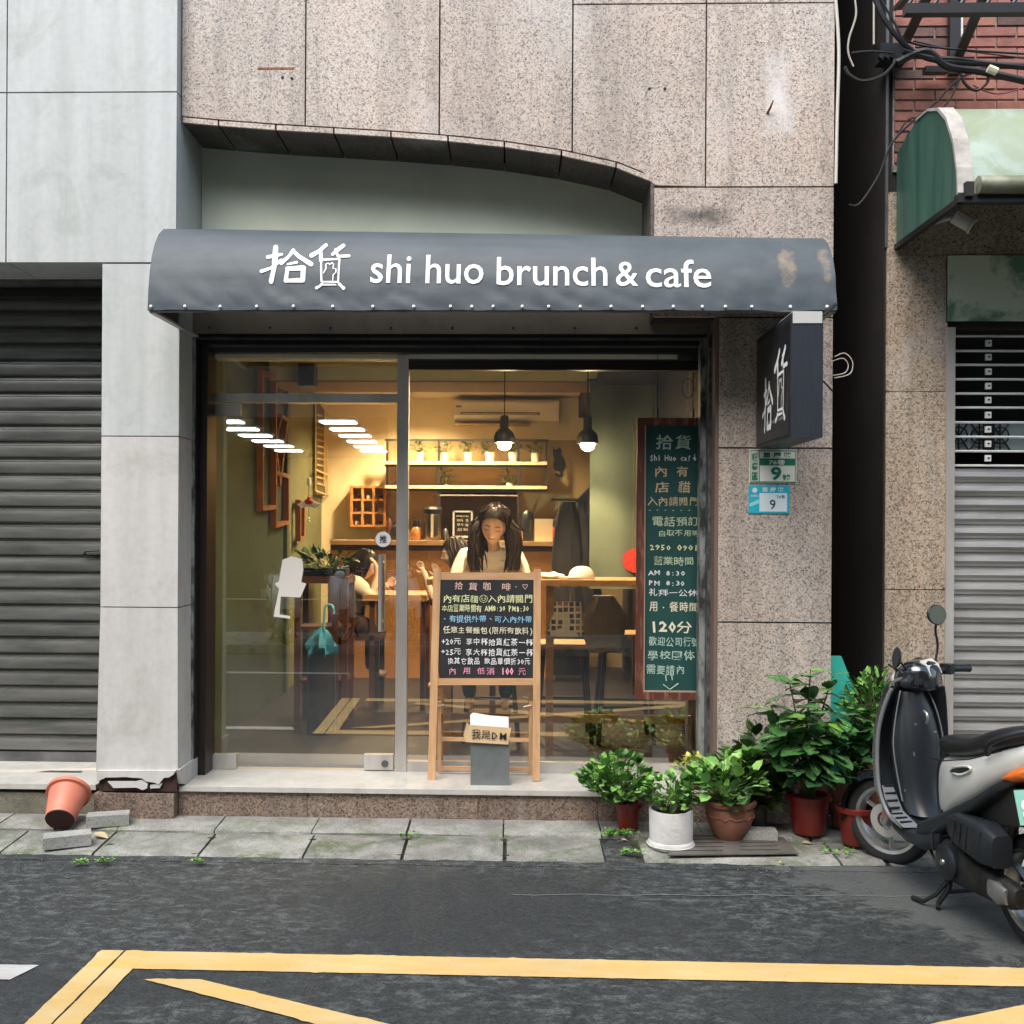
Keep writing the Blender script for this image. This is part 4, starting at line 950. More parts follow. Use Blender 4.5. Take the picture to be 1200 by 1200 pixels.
# ================================================================== HANGING GREEN BLACKBOARD (inside)
YH = 6.19
hb_ = thing('hanging_blackboard', 'tall green blackboard in a dark red wood frame hanging by the window with opening hours', 'blackboard', (.9, YH, 1.2))
bl, br_, tl_, tr_ = W(744.5, 819, YH), W(838, 820, YH), W(752, 490, YH), W(845, 490, YH)
ux = Vector((1, 0, 0)); uz = (tl_-bl).normalized(); H_ = (tl_-bl).length; Wd = .405
MH = frame_M(bl, ux, uz)   # x right, y up, z towards viewer (-Y)
def hbox(x0, y0, x1, y1, z0, z1, name, m):
    return MB().box((x0, y0, z0), (x1, y1, z1), MH).build(name, m, hb_)
M_FRW = mat('weathered_red_wood', (.1, .028, .018), .55, c2=(.34, .17, .1), scale=5, stretch=(6, 6, .9), lo=.5, hi=.72)
fw = .045
hbox(0, 0, fw, H_, -.012, .02, 'frame_rail', M_FRW); hbox(Wd-.016, 0, Wd, H_, -.012, .02, 'frame_rail', M_FRW); hbox(fw, 0, Wd-.016, fw, -.012, .02, 'frame_rail', M_FRW); hbox(fw, H_-fw, Wd-.016, H_, -.012, .02, 'frame_rail', M_FRW)
hbox(fw, fw, fw+.008, H_-fw, .004, .016, 'inner_bead', mat('pale_bead', (.4, .3, .22), .6)) ; hbox(fw+.008, fw, Wd-.016, fw+.008, .004, .016, 'inner_bead', bpy.data.materials['pale_bead'])
hbox(fw, fw, Wd-.016, H_-fw, -.006, .004, 'board', mat('green_slate', (.006, .052, .050), .65, c2=(.008, .066, .06), scale=3))
rows = [('拾貨', 768, 812, 518.5, 19, 'teal'), ('Shi Huo café', 761.5, 818, 536.5, 11, 'white'), ('內 有', 767, 808, 553, 15, 'tan'), ('店 貓', 767, 810, 571, 15, 'tan'), ('入內請關門', 759, 819, 587.5, 13, 'tan'), ('- - - - - -', 759, 810, 598, 6, 'green'),
        ('電話預訂', 764, 820, 611, 13, 'green'), ('自取不用等', 771, 820, 625, 9, 'green'), ('2950 0901', 761, 819, 641.6, 10, 'yellow'), ('營業時間', 765, 814, 657.6, 12, 'green'), ('AM 8:30', 760, 803, 671.3, 9, 'white'),
        ('PM 8:30', 760, 803, 683.3, 9, 'white'), ('礼拜一公休', 760, 818, 694.5, 10, 'white'), ('用·餐時間', 760, 819, 711.5, 14, 'cream'), ('120分', 761, 812, 734.5, 18, 'cream'), ('歡迎公司行號', 760, 820, 752, 13, 'teal'), ('學校團体', 758, 815, 768, 13, 'teal'), ('需要請內', 757, 803, 785, 14, 'teal')]
for i, (s_, x0, x1, yc, h, cc) in enumerate(rows):
    a, c = W(x0, yc, YH-.006), W(x1, yc, YH-.006); mid = (a+c)/2; mid.y = YH-.0055
    chalkline('chalk_line', s_, frame_M(mid, ux, uz), c.x-a.x, h/1200*YH*.95, CH[cc], hb_, .045, 50+i, .016 if h < 15 else .035)
b = MB()
for st_ in (((780, 791), (781, 798)), ((787, 790), (788, 797)), ((777, 802), (785, 808), (795, 801))):
    b.tube([W(x, y, YH-.006) for x, y in st_], .0035, 4)
b.build('chalk_arrow', CH['teal'], hb_)
for px in (770.5, 812):
    b = MB(); a = W(px, 489, YH); b.tube([(a.x, YH-.004, a.z), (a.x, YH-.004, W(px, 414, YH).z)], .0022, 5); b.tube([(a.x, YH-.01, a.z-.01), (a.x, YH-.01, a.z+.05)], .006, 6); b.build('hanging_wire', M_BLACK, hb_)
b = MB(); q = W(806, 455, YH); b.tube([(q.x+.035*math.cos(t*PI/8), YH-.006, q.z+.06*math.sin(t*PI/8)) for t in range(17)], .002, 4); b.build('wire_loop', M_BLACK, hb_)
# ================================================================== INTERIOR OF THE CAFE
XIL, XIR = -2.035, 1.60; YBK = 11.0; ZC = 3.12; ZIF = ZT+.02
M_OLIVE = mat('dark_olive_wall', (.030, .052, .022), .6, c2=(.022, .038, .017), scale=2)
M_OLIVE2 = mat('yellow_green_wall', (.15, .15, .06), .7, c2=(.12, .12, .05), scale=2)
M_YWALL = mat('warm_cream_wall', (.78, .66, .42), .75, c2=(.70, .57, .34), scale=1.5)
M_TAN = mat('kraft_brown_wall', (.42, .31, .15), .8, c2=(.34, .24, .11), scale=2)
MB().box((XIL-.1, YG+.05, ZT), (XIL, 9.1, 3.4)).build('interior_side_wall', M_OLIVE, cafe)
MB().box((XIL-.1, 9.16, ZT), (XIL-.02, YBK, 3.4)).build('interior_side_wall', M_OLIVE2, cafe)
MB().box((XIL-.1, 9.08, ZT), (XIL+.03, 9.18, 3.4)).build('wall_corner_post', mat('dark_green_post', (.05, .07, .035), .6), cafe)
MB().box((XIL-.1, YBK, ZT), (XR, YBK+.12, 3.4)).build('interior_back_wall', M_YWALL, cafe)
zt_ = W(700, 516, YBK-.02).z
MB().box((W(454, 500, YBK).x, YBK-.02, ZT), (XR-.03, YBK-.001, zt_)).build('brown_wall_cladding', M_TAN, cafe)
MB().box((XIL-.1, YG+.05, ZC), (XR, YBK+.1, ZC+.08)).build('interior_ceiling', mat('ceiling_paint', (.5, .47, .36), .8), cafe)
MB().box((XIL, YG+.06, ZIF-.05), (XR-.02, YBK, ZIF)).build('interior_floor', mat('dark_tile_floor', (.02, .017, .015), .4, c2=(.014, .012, .01), scale=2), cafe)
MB().box((XP+.02, YG+.02, ZT), (XR-.02, YG+.32, 3.3)).build('interior_right_return', M_OLIVE2, cafe)
MB().box((XIR, YG+.3, ZT), (XIR+.08, YBK, 3.3)).build('interior_side_wall', M_OLIVE2, cafe)
MB().box((XIL-.1, YG+.03, W(500, 412, YG).z+.01), (XR-.02, YG+.12, 3.3)).build('bulkhead', M_CORE, cafe)
zb2 = 2.93; yb1 = 8.5
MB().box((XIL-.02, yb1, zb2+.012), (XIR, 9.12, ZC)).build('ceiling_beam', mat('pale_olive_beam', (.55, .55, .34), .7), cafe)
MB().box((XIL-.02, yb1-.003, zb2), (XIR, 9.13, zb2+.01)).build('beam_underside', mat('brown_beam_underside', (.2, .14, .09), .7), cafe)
# ---- lamps
M_BULB = mat('lit_bulb', (1, .9, .7), .4, emit=(1, .83, .55), estr=110)
def lamp(kind, loc, e, col, size=.1, tgt=None, cone=None):
    l = bpy.data.lights.new(kind.lower()+'_light', kind); l.energy = e; l.color = col
    if kind == 'SPOT': l.spot_size = cone or 2.2; l.spot_blend = .6; l.shadow_soft_size = size
    elif kind == 'POINT': l.shadow_soft_size = size
    else: l.size = size
    o = bpy.data.objects.new(l.name, l); COL.objects.link(o); o.location = loc; return o
WARM = (1, .79, .50)
def pendant(px, ytop, ybot, Y, label):
    q = W(px, ybot, Y); z0 = q.z; t = thing('pendant_lamp', label, 'lamp', (q.x, Y, z0), 'black pendant lamps with glowing bulbs')
    b = MB(); b.lathe([(.082, 0), (.084, .01), (.083, .05), (.07, .085), (.045, .105), (.034, .115), (.034, .2), (.03, .215), (.0, .218)], 24, c=(q.x, Y, z0)); 
    b.build('lamp_shade', M_BLACK, t, smooth=True)
    b = MB(); b.ball((q.x, Y, z0-.008), (.055, .055, .05), 16, 10); b.build('bulb', M_BULB, t, smooth=True)  # bulb oversized and hung low to stand for its fuzzy glow
    b = MB(); b.tube([(q.x, Y, z0+.21), (q.x, Y, zb2 if False else ZC)], .005, 6); b.build('cord', M_BLACK, t)
    b = MB(); b.lathe([(.0, -.03), (.05, -.028), (.07, -.01), (.072, 0)], 16, c=(q.x, Y, ZC)); b.build('ceiling_cup', M_BLACK, t, smooth=True)
    o = lamp('SPOT', (q.x, Y, z0-.06), 90, WARM, .06, cone=R(118)); o.parent = t; o.location = (0, 0, -.06)
pendant(591, 485, 519, 8.1, 'black pendant lamp with glowing bulb hanging above the long haired woman')
pendant(688.5, 485, 520, 8.1, 'black pendant lamp with glowing bulb hanging beside the green fabric curtain')
M_DL = mat('lit_downlight', (1, .9, .7), .4, emit=(1, .85, .6), estr=14)
for k, (x, y, e, lb) in enumerate(((-1.1, 7.3, 4, 'round ceiling downlight over the dark shelf near the door'), (.75, 7.7, 9, 'round ceiling downlight near the window front by the right pendant'), (-.05, 6.60, 40, 'added unseen ceiling downlight over the window bar brightening the long haired woman'), (-1.0, 10.2, 34, 'round ceiling downlight over the counter end beside the grid shelf'), (-.3, 9.8, 34, 'round ceiling downlight over the middle of the counter'), (.8, 10.0, 46, 'round ceiling downlight over the cat silhouette side'))):  # window bar downlight is added out of view to brighten the woman's face
    t = thing('downlight', lb, 'lamp', (x, y, ZC), 'round ceiling downlights')
    b = MB(); b.lathe([(.0, -.002), (.05, -.002)], 20, c=(x, y, ZC)); b.build('lens', M_DL, t)
    o = lamp('SPOT', (0, 0, -.03), e*6, WARM, .05, cone=R(142)); o.parent = t; o.location = (0, 0, -.03)
# ---- air conditioner
a, c = W(532, 493, 10.75), W(655, 469, 10.75)
ac = thing('air_conditioner', 'long cream wall air conditioner above the plant shelves', 'air conditioner', (a.x, 10.8, a.z))
M_AC = mat('ivory_plastic', (.74, .68, .54), .4)
b = MB(); b.prism([(10.99, a.z), (10.8, a.z+.005), (10.74, a.z+.06), (10.73, c.z-.03), (10.76, c.z), (10.99, c.z)], a.x, c.x, 'x'); b.bevel(.008, 2); b.build('casing', M_AC, ac)
b = MB(); b.box((a.x+.07, 10.728, a.z+.06), (c.x-.2, 10.75, a.z+.088)); b.build('air_outlet', mat('shadow_brown_plastic', (.13, .09, .06), .5), ac)
b = MB(); b.box((a.x+.08, 10.715, a.z+.066), (c.x-.22, 10.735, a.z+.072)); b.build('louvre', M_AC, ac)
b = MB(); b.box((a.x+.02, 10.722, c.z-.08), (a.x+.08, 10.73, c.z-.06)); b.build('badge', M_STEELD, ac)
MB().box((a.x, 10.76, a.z-.035), (c.x-.3, 10.98, a.z-.02)).build('drip_tray', M_TAN, ac)
# ---- shelf unit on the back wall
YSf = 10.72
sf = thing('wall_shelf', 'black framed wall shelf with pine boards holding a row of potted plants', 'shelf', (0, YSf, 1.9))
xa_, xb_ = W(453, 540, YSf).x, W(640.5, 540, YSf).x
zA, zB, zC_ = W(560, 517, YSf).z, W(560, 543, YSf).z, W(560, 571, YSf).z
M_BOARD = mat('pale_shelf_board', (.66, .5, .32), .5)
for z in (zB, zC_):
    MB().box((xa_, YSf-.12, z-.02), (xb_, YBK-.001, z+.012)).build('shelf_board', M_BOARD, sf)
    MB().box((xa_-.01, YSf-.1, z-.045), (xb_+.01, YSf-.08, z-.021)).build('frame_bar', M_BLACK, sf)
MB().box((xa_-.01, YSf-.1, zA-.01), (xb_+.02, YSf-.08, zA+.012)).build('frame_bar', M_BLACK, sf)
for px in (455, 515, 607.5, 640): 
    x = W(px, 540, YSf).x; MB().box((x-.012, YSf-.099, W(px, 633 if px == 515 or px == 607.5 else 574, YSf).z), (x+.012, YSf-.078, zA+.011)).build('frame_post', M_BLACK, sf)
zz5 = W(560, 580, YSf).z; MB().box((W(515, 580, YSf).x, YSf-.09, zz5-.012), (W(607, 580, YSf).x, YBK-.001, zz5)).build('lower_shelf_board', mat('grey_shelf_board', (.3, .25, .2), .5), sf)
MB().box((W(515, 580, YSf).x, YBK-.03, W(560, 640, YSf).z), (W(608, 580, YSf).x, YBK-.002, zC_-.05)).build('dark_back_panel', mat('dark_brown_panel', (.06, .035, .02), .6), sf)
# leaves
def leaf_me(name, L, Wd_, m, fold=.25, droop=.3, n=4, smooth=True):
    b = MB(); rings = []
    for i in range(n+1):
        t = i/n; w = Wd_*math.sin(PI*min(1, t*.94+.03))**.75*(1-.25*t); x = L*t; z = -droop*L*t*t
        rings.append([(x, -w, z+fold*w), (x, 0, z), (x, w, z+fold*w)])
    b.loft(rings, closed=False); return b.mesh(name, m, 180 if smooth else False)
def foliage(parent, c, rad, n, L, Wd_, m, seed=1, name='foliage', up=.3, stems=True, cone=0, mstem=None, flat=.5):
    rr = random.Random(seed); bm = MB(); c = Vector(c); base = Vector((c.x, c.y, c.z-rad[2]*1.0))
    for i in range(n):
        while True:
            d = Vector((rr.uniform(-1, 1), rr.uniform(-1, 1), rr.uniform(-1, 1)))
            if .25 < d.length < 1: break
        d = d*(1/ max(d.length, .6))**.4
        p = c+Vector((d.x*rad[0], d.y*rad[1], d.z*rad[2])); lump = noise.noise(p*9)
        p += Vector((lump*.4*rad[0], lump*.3*rad[1], lump*.5*rad[2]))
        out = Vector((d.x, d.y, d.z*.3+up)).normalized(); out = (out+Vector((rr.gauss(0, .35), rr.gauss(0, .35), rr.gauss(0, .3)))).normalized()
        s = rr.uniform(.45, 1.25); l, w = L*s, Wd_*s; side = out.cross(Vector((rr.gauss(0, .3), rr.gauss(0, .3), 1))).normalized(); nrm = side.cross(out)
        f = rr.uniform(.15, .4)
        pts = [p, p+out*l*.3+side*w*.9+nrm*w*f, p+out*l*.7+side*w*.75+nrm*w*f*.6-nrm*l*.05, p+out*l-nrm*l*.12, p+out*l*.7-side*w*.75+nrm*w*f*.6-nrm*l*.05, p+out*l*.3-side*w*.9+nrm*w*f]
        mid = [p+out*l*.35, p+out*l*.7-nrm*l*.05]
        V = [bm.bm.verts.new(q) for q in pts+mid]
        k = rr.randrange(3)
        for fi in ((0, 1, 6), (1, 2, 7, 6), (2, 3, 7), (3, 4, 7), (4, 5, 6, 7), (5, 0, 6)):
            bm.bm.faces.new([V[j] for j in fi]).material_index = k
        if stems and i % 6 == 0:
            mi = bm.mi; bm.mi = 3; bm.tube([base, (base+p)/2+Vector((rr.gauss(0, .1)*rad[0], rr.gauss(0, .1)*rad[1], .1*rad[2])), p], [.0035, .0028, .0018], 4, cap=False); bm.mi = mi
    ms = list(m)+[mstem or M_STEM]
    me = bm.mesh(name, ms, 180, OFF.get(parent.name)); o = link(name, me, parent); o['kind'] = 'stuff'; return o
M_STEM = mat('green_stem', (.07, .09, .03), .7)
def leafm(name, c, rough=.45, spec=.5):
    m, N, L, B = newmat(name); n = nz(N, L, pos(N, L), 30, 4)
    base = mixc(N, L, ramp(N, L, n, [(.3, 0), (.7, 1)]), c, tuple(v*1.45 for v in c)); L.new(base, B.inputs['Base Color'])
    B.inputs['Roughness'].default_value = rough; B.inputs['Subsurface Weight'].default_value = 0; B.inputs['Specular IOR Level'].default_value = spec
    return m
ML_D = [leafm('dark_leaf', (.02, .05, .015)), leafm('mid_leaf', (.035, .08, .02)), leafm('olive_leaf', (.05, .085, .02))]
wp = mat('cream_ceramic_pot', (.78, .72, .58), .45)
def smallpot(px, py0, py1, Y, wpx, label, group, fol=(.085, .07, .06), n=60, lm=ML_D, potm=wp, seed=0, cat='potted plant'):
    q = W(px, py1, Y); h = (py1-py0)/1200*Y; r = wpx/2/1200*Y
    t = thing('potted_plant', label, cat, (q.x, Y, q.z), group)
    b = MB(); b.lathe([(0, 0), (r*.78, 0), (r, h), (r*.9, h), (r*.85, h*.85), (0, h*.85)], 14, c=(q.x, Y, q.z)); b.build('pot', potm, t, smooth=35)
    foliage(t, (q.x, Y, q.z+h+fol[2]*.85), fol, n, .045, .014, lm, seed, stems=True); return t
pl_ = [(492, 530, 541.5, 9, 'plant in cream pot at the far left end of the upper shelf'), (520, 530, 541.5, 12, 'wide bushy plant in cream pot, second on the upper shelf'), (548.5, 530, 541.5, 9.5, 'round plant in narrow cream pot, third on the upper shelf'),
       (574, 530, 541.5, 11.5, 'low plant in cream pot just left of the hanging lamp glow'), (601, 530, 541.5, 11, 'plant in cream pot directly under the pendant lamp glow'), (627, 531, 541.5, 10.5, 'plant in cream pot at the right end of the upper shelf')]
for i, (px, a_, c_, w, lb) in enumerate(pl_): smallpot(px, a_, c_, YSf+.0, w, lb, 'small potted plants on the upper shelf', seed=i+3)
smallpot(597, 566, 571, YSf, 8, 'small dark plant on the lower pine shelf', 'plants on the lower shelf', (.09, .06, .07), 50, seed=13)
smallpot(523, 568, 571, YSf, 6, 'dark trailing plant on the left of the lower shelf', 'plants on the lower shelf', (.07, .05, .11), 60, seed=14)
# cat silhouette
cs = [(648, 524), (650, 527), (654, 526), (656, 523.5), (658, 529), (657, 533), (661, 538), (663, 545), (661, 551), (659, 553), (660, 556), (658, 559), (653, 559), (650, 556), (652, 554), (655, 556), (657, 555), (655, 552), (650, 551), (648, 545), (650, 538), (648, 533)]
pts = [W(x, y, YBK-.03) for x, y in cs]; b = MB(); b.prism([(p.x, p.z) for p in pts], YBK-.035, YBK-.021); tag(b.build('cat_silhouette', M_BLACK), 'black wooden cat silhouette with curled tail on the brown wall', 'wall decoration')
# speaker on the beam
a, c = W(349, 452, 8.35), W(368, 426, 8.35); sp = thing('speaker', 'small black box speaker mounted high near the ceiling above the door', 'speaker', (a.x, 8.35, a.z))
b = MB(); b.box((a.x, 8.35, a.z), (c.x, 8.5, c.z)); b.bevel(.006, 2); b.build('cabinet', M_BLK2, sp)
b = MB(); q = W(359, 441, 8.34); b.lathe([(.0, -.004), (.03, .004), (.045, 0), (.05, .006)], 20, M=Matrix.Translation((q.x, 8.352, q.z)) @ Matrix.Rotation(PI/2, 4, 'X')); b.build('driver_cone', M_BLACK, sp)
# wooden frames on the left wall
def wallframe(pts, label, w=.035, depth=.05, m=None):
    P_ = [WX(x, y, XIL+.004) for x, y in pts]; t = thing('wooden_frame', label, 'frame', P_[0], 'empty wooden frames on the olive wall')
    for i in range(4):
        a, c = P_[i], P_[(i+1) % 4]; b = MB(); e = (c-a).normalized()*(w/2); a2, c2 = a-e, c+e
        b.bar(a2+Vector((depth/2+.001*i, 0, 0)), c2+Vector((depth/2+.001*i, 0, 0)), depth if abs((c-a).normalized().z) > .0 else depth, w, up=(0, 0, 1) if False else (0, 1, 0) if abs((c-a).normalized().z) > .8 else (0, 0, 1)); b.build('frame_side', m or M_FR1, t)
    return t
M_FR1 = mat('red_brown_wood', (.30, .10, .035), .5, c2=(.2, .065, .025), scale=6)
wallframe([(301, 596), (317, 594), (317, 442), (301, 436)], 'tall empty reddish wooden frame nearest the door glass')
wallframe([(317, 616), (332, 612), (332, 558), (317, 554)], 'small empty wooden frame, lowest of the group on the olive wall')
wallframe([(316, 520), (324, 488), (331, 492), (322, 567)], 'narrow tilted wooden frame in the middle of the group on the olive wall')
wallframe([(346, 632), (351, 630), (351, 590), (346, 588)], 'small narrow wooden frame low on the far part of the olive wall')
# gold lattice panel on left wall rear part
t = thing('lattice_panel', 'gold lit lattice wall panel of thin bars behind the door glass', 'wall decoration', (XIL, 9.8, 2.2))
M_GOLD = mat('gold_bar', (.85, .62, .25), .3, .5)
xw = XIL+.05
def gb(pl, r=.008, name='gold_bar'): b = MB(); b.tube([WX(x, y, xw) for x, y in pl], r, 5); b.build(name, M_GOLD, t)
for p_ in ([(370, 470), (370, 575), (411, 590)], [(381, 470), (380, 570)], [(391, 470), (390, 540), (403, 548)], [(383, 500), (384, 576)], [(392, 470), (393, 490), (404, 494)], [(402, 490), (402, 594)], [(413, 480), (413, 592)], [(370, 550), (390, 560)], [(374, 470), (388, 492)], [(397, 560), (411, 572)], [(397, 470), (396, 515)]): gb(p_)
for k in range(12):
    y0 = 486+k*7.3; b = MB(); b.bar(WX(371, y0, xw-.02), WX(379, y0+2, xw-.02), .012, .02); b.build('lattice_slat', M_TAN, t)
    b = MB(); b.bar(WX(384, y0+3, xw-.02), WX(390, y0+5.5, xw-.02), .012, .02); b.build('lattice_slat', M_TAN, t)
MB().box((XIL-.018, WX(369, 500, XIL).y, W(500, 620, 10).z+.35), (XIL+.02, 10.98, 3.0)).build('panel_back', mat('dark_panel_back', (.10, .07, .03), .7), t)
# grid shelf
YQ = 10.9
a, c = W(413, 616, YQ), W(452, 571, YQ); gs = thing('grid_shelf', 'orange wood nine compartment grid shelf on the back wall left of the mullion', 'shelf', (a.x, YQ, a.z))
M_ORW = mat('orange_wood', (.52, .24, .07), .5, c2=(.44, .19, .05), scale=5)
for i in range(4):
    x = a.x+(c.x-a.x)*i/3; MB().box((x-.012, YQ-.09, a.z-.013), (x+.012, YQ+.1, c.z+.013)).build('divider', M_ORW, gs)
    z = a.z+(c.z-a.z)*i/3; MB().box((a.x-.011, YQ-.088, z-.011), (c.x+.011, YQ+.1, z+.011)).build('divider', M_ORW, gs)
rr = random.Random(4)
for i in range(3):
    for j in range(3):
        x = a.x+(c.x-a.x)*(i+.5)/3+rr.uniform(-.02, .02); z = a.z+(c.z-a.z)*j/3+.012
        b = MB(); b.lathe([(0, 0), (.018, 0), (.024, .035), (.02, .035), (.0, .01)], 10, c=(x, YQ-.02, z)); tag(b.build('small_cup', [wp, M_DWOOD, M_BLACK][(i+j) % 3]), 'tiny cup in the %s row, %s compartment of the orange grid shelf' % (('bottom', 'middle', 'top')[j], ('left', 'centre', 'right')[i]), 'cup', 'tiny cups in the grid shelf')
# ---- counter
YCt = 10.0
ct = thing('counter', 'pine topped service counter with orange wood front across the back of the cafe', 'counter', (0, YCt, ZIF))
zc_t = W(560, 634, YCt).z; xa_, xb_ = W(410, 640, YCt).x, W(651.5, 640, YCt).x
MB().box((xa_-.2, YCt, zc_t-.045), (xb_, YCt+.45, zc_t)).build('countertop', mat('pine_counter_edge', (.66, .40, .2), .4), ct)
MB().box((xa_-.2, YCt+.05, zc_t-.12), (xb_-.01, YCt+.4, zc_t-.046)).build('shadow_gap', M_DWOOD, ct)
xx = [xa_-.2+k*(xb_-.02-xa_+.2)/9 for k in range(10)]
for k in range(9): MB().box((xx[k]+.002, YCt+.02, ZIF), (xx[k+1]-.002, YCt+.048, zc_t-.1)).build('front_panel', M_ORW, ct)
MB().box((xb_-.018, YCt+.0, ZIF), (xb_-.004, YCt+.4, zc_t-.046)).build('end_trim', M_WHITE, ct)
zk = zc_t
# urn, bottles, menu board, card box, coffee jars
def stand(name, label, cat, px, Y=YCt+.2, grp=None): q = W(px, 634, Y); return thing(name, label, cat, (q.x, Y, zk), grp), q.x, Y
t, x, Y = stand('drink_dispenser', 'large black and steel drink dispenser on the counter', 'dispenser', 507)
b = MB(); b.lathe([(0, 0), (.085, 0), (.09, .02), (.09, .28), (.085, .31), (0, .315)], 20, c=(x, Y, zk)); b.build('urn_body', mat('dark_steel_urn', (.14, .12, .1), .25, .8), t, smooth=35)
b = MB(); b.lathe([(.092, .27), (.094, .31), (.075, .335), (0, .34)], 20, c=(x, Y, zk)); b.build('lid', M_BLACK, t, smooth=35)
b = MB(); b.box((x-.012, Y-.1, zk+.03), (x+.014, Y-.085, zk+.26)); b.build('sight_gauge', mat('shiny_gauge', (.8, .75, .6), .2, .3), t)
t, x, Y = stand('glass_jug', 'round amber jug on the counter left of the drink dispenser', 'jug', 487.5)
b = MB(); b.lathe([(0, 0), (.05, 0), (.058, .06), (.045, .12), (.025, .14), (.028, .17), (0, .17)], 16, c=(x, Y, zk)); b.build('jug_body', mat('amber_glass', (.35, .16, .05), .25), t, smooth=True)
b = MB(); b.lathe([(.032, .14), (.034, .2), (0, .205)], 14, c=(x, Y, zk)); b.build('jug_lid', M_BLK2, t, smooth=35)
t, x, Y = stand('menu_stand', 'small white framed chalk menu standing on the counter left of the woman', 'menu board', 542, YCt+.1)
z0, z1_ = W(542, 634, Y).z, W(542, 598.5, Y).z; x0, x1 = W(530.5, 610, Y).x, W(554, 610, Y).x
MB().box((x0+.018, Y, zk+.05), (x1-.018, Y+.012, z1_-.016)).build('slate', M_BLK2, t)
for r_ in ((x0, zk+.03, x1, zk+.05), (x0, z1_-.016, x1, z1_), (x0, zk+.0, x0+.018, z1_), (x1-.018, zk+.0, x1, z1_)): MB().box((r_[0], Y-.006, r_[1]), (r_[2], Y+.014, r_[3])).build('frame_rail', M_WHITE, t)
for k, s_ in enumerate(('menu', '咖啡 茶', '早午餐', '甜點')): chalkline('chalk_line', s_, frame_M(((x0+x1)/2, Y-.003, z1_-.05-k*.045), (1, 0, 0), (0, 0, 1)), .12, .034, CH['cream'], t, .04, 80+k)
t, x, Y = stand('menu_box', 'plain cream card box standing upright at the right end of the counter', 'box', 637.5, YCt+.08)
x0, x1 = W(627, 610, Y).x, W(648, 610, Y).x; b = MB(); b.box((x0, Y, zk), (x1, Y+.1, W(637, 608, Y).z)); b.bevel(.003, 1); b.build('carton', mat('cream_card', (.8, .68, .45), .7), t)
for px, h, r, lb in ((603, .14, .03, 'small clear jar beside the coffee grinder'), (610, .11, .028, 'low glass jar next to the coffee grinder'), (596, .1, .035, 'squat jar on the counter right of the woman')):
    t, x, Y = stand('jar', lb, 'jar', px, YCt+.15, 'jars on the counter'); b = MB(); b.lathe([(0, 0), (r, 0), (r, h*.8), (r*.8, h), (0, h)], 12, c=(x, Y, zk)); b.build('jar_body', mat('amber_jar', (.4, .25, .12), .2), t, smooth=35)
    b = MB(); b.lathe([(r*.9, h*.86), (r*.9, h+.015), (0, h+.018)], 12, c=(x, Y, zk)); b.build('lid', M_BLACK, t)
t, x, Y = stand('coffee_grinder', 'black domed coffee grinder on the counter beside the cream card box', 'grinder', 618)
b = MB(); b.box((x-.06, Y-.06, zk), (x+.06, Y+.08, zk+.09)); b.bevel(.015, 2); b.build('grinder_base', M_BLK2, t)
b = MB(); b.lathe([(.055, .09), (.06, .2), (.055, .27), (.03, .3), (0, .305)], 16, c=(x, Y, zk)); b.build('hopper', M_BLK2, t, smooth=True)
for k, (px, w, h, mm, lb) in enumerate(((466, .12, .16, M_BLK2, 'dark appliance on the counter behind the mullion'), (522, .05, .12, M_STEELD, 'small steel kettle beside the chalk menu'), (456, .05, .22, M_DWOOD, 'dark teapot shape on the counter near the door handle'))):
    t, x, Y = stand('kettle', lb, 'kettle', px, YCt+.25, 'kettles on the counter'); b = MB(); b.lathe([(0, 0), (w*.6, 0), (w*.65, h*.4), (w*.5, h*.85), (w*.2, h), (0, h)], 14, c=(x, Y, zk)); b.build('kettle_body', mm, t, smooth=True)
    b = MB(); b.tube([(x-w*.4, Y, zk+h*.8), (x-w*.2, Y, zk+h*1.15), (x+w*.25, Y, zk+h*1.15), (x+w*.45, Y, zk+h*.8)], .006, 6); b.build('handle', M_BLACK, t)
# bunting of kraft triangles on the right
b = None
for k, (tri, lb) in enumerate((([(613, 578), (633, 578), (621, 600)], 'left kraft paper bunting flag'), ([(634, 578), (652, 578), (626, 603)], 'middle kraft paper bunting flag'), ([(653, 579), (668, 579), (676, 590), (650, 598)], 'right kraft paper bunting flag'))):
    P_ = [W(x, y, 9.6) for x, y in tri]; b = MB(); b.prism([(p.x, p.z) for p in P_], 9.6+k*.01, 9.606+k*.01)
    tag(b.build('bunting_flag', mat('olive_kraft', (.42, .35, .18), .8) if k == 0 else bpy.data.materials['olive_kraft']), lb+' hanging over the counter', 'bunting', 'kraft bunting flags')
# dark staff area: black shelving with white bars and a dark coat
t = thing('dark_shelving', 'black shelving with pale bars behind the right end of the counter', 'shelf', (.6, 9.9, ZIF))
p0, p1 = W(648, 690, 9.9), W(692, 570, 9.9)
b = MB(); b.prism([(p0.x, .3), (p1.x, .3), (p1.x, p1.z), (W(680, 580, 9.9).x, W(680, 582, 9.9).z), (W(655, 600, 9.9).x, W(655, 604, 9.9).z), (p0.x, W(648, 612, 9.9).z)], 9.9, 10.3); b.build('shelf_body', M_BLACK, t)
for px, a_, c_ in ((658, 603, 622), (664, 601, 621), (669, 599, 618), (674, 597, 613)): MB().box((W(px, 600, 9.88).x-.006, 9.88, W(px, c_, 9.88).z), (W(px, 600, 9.88).x+.006, 9.898, W(px, a_, 9.88).z)).build('pale_bar', wp, t)
q = W(651, 623, 9.85); b = MB(); b.lathe([(0, 0), (.03, 0), (.03, .08), (.02, .09), (0, .09)], 12, c=(q.x, 9.85, q.z-.05)); tag(b.build('red_cup', mat('bright_red_plastic', (.6, .03, .02), .4)), 'bright red cup beside the dark shelving', 'cup')
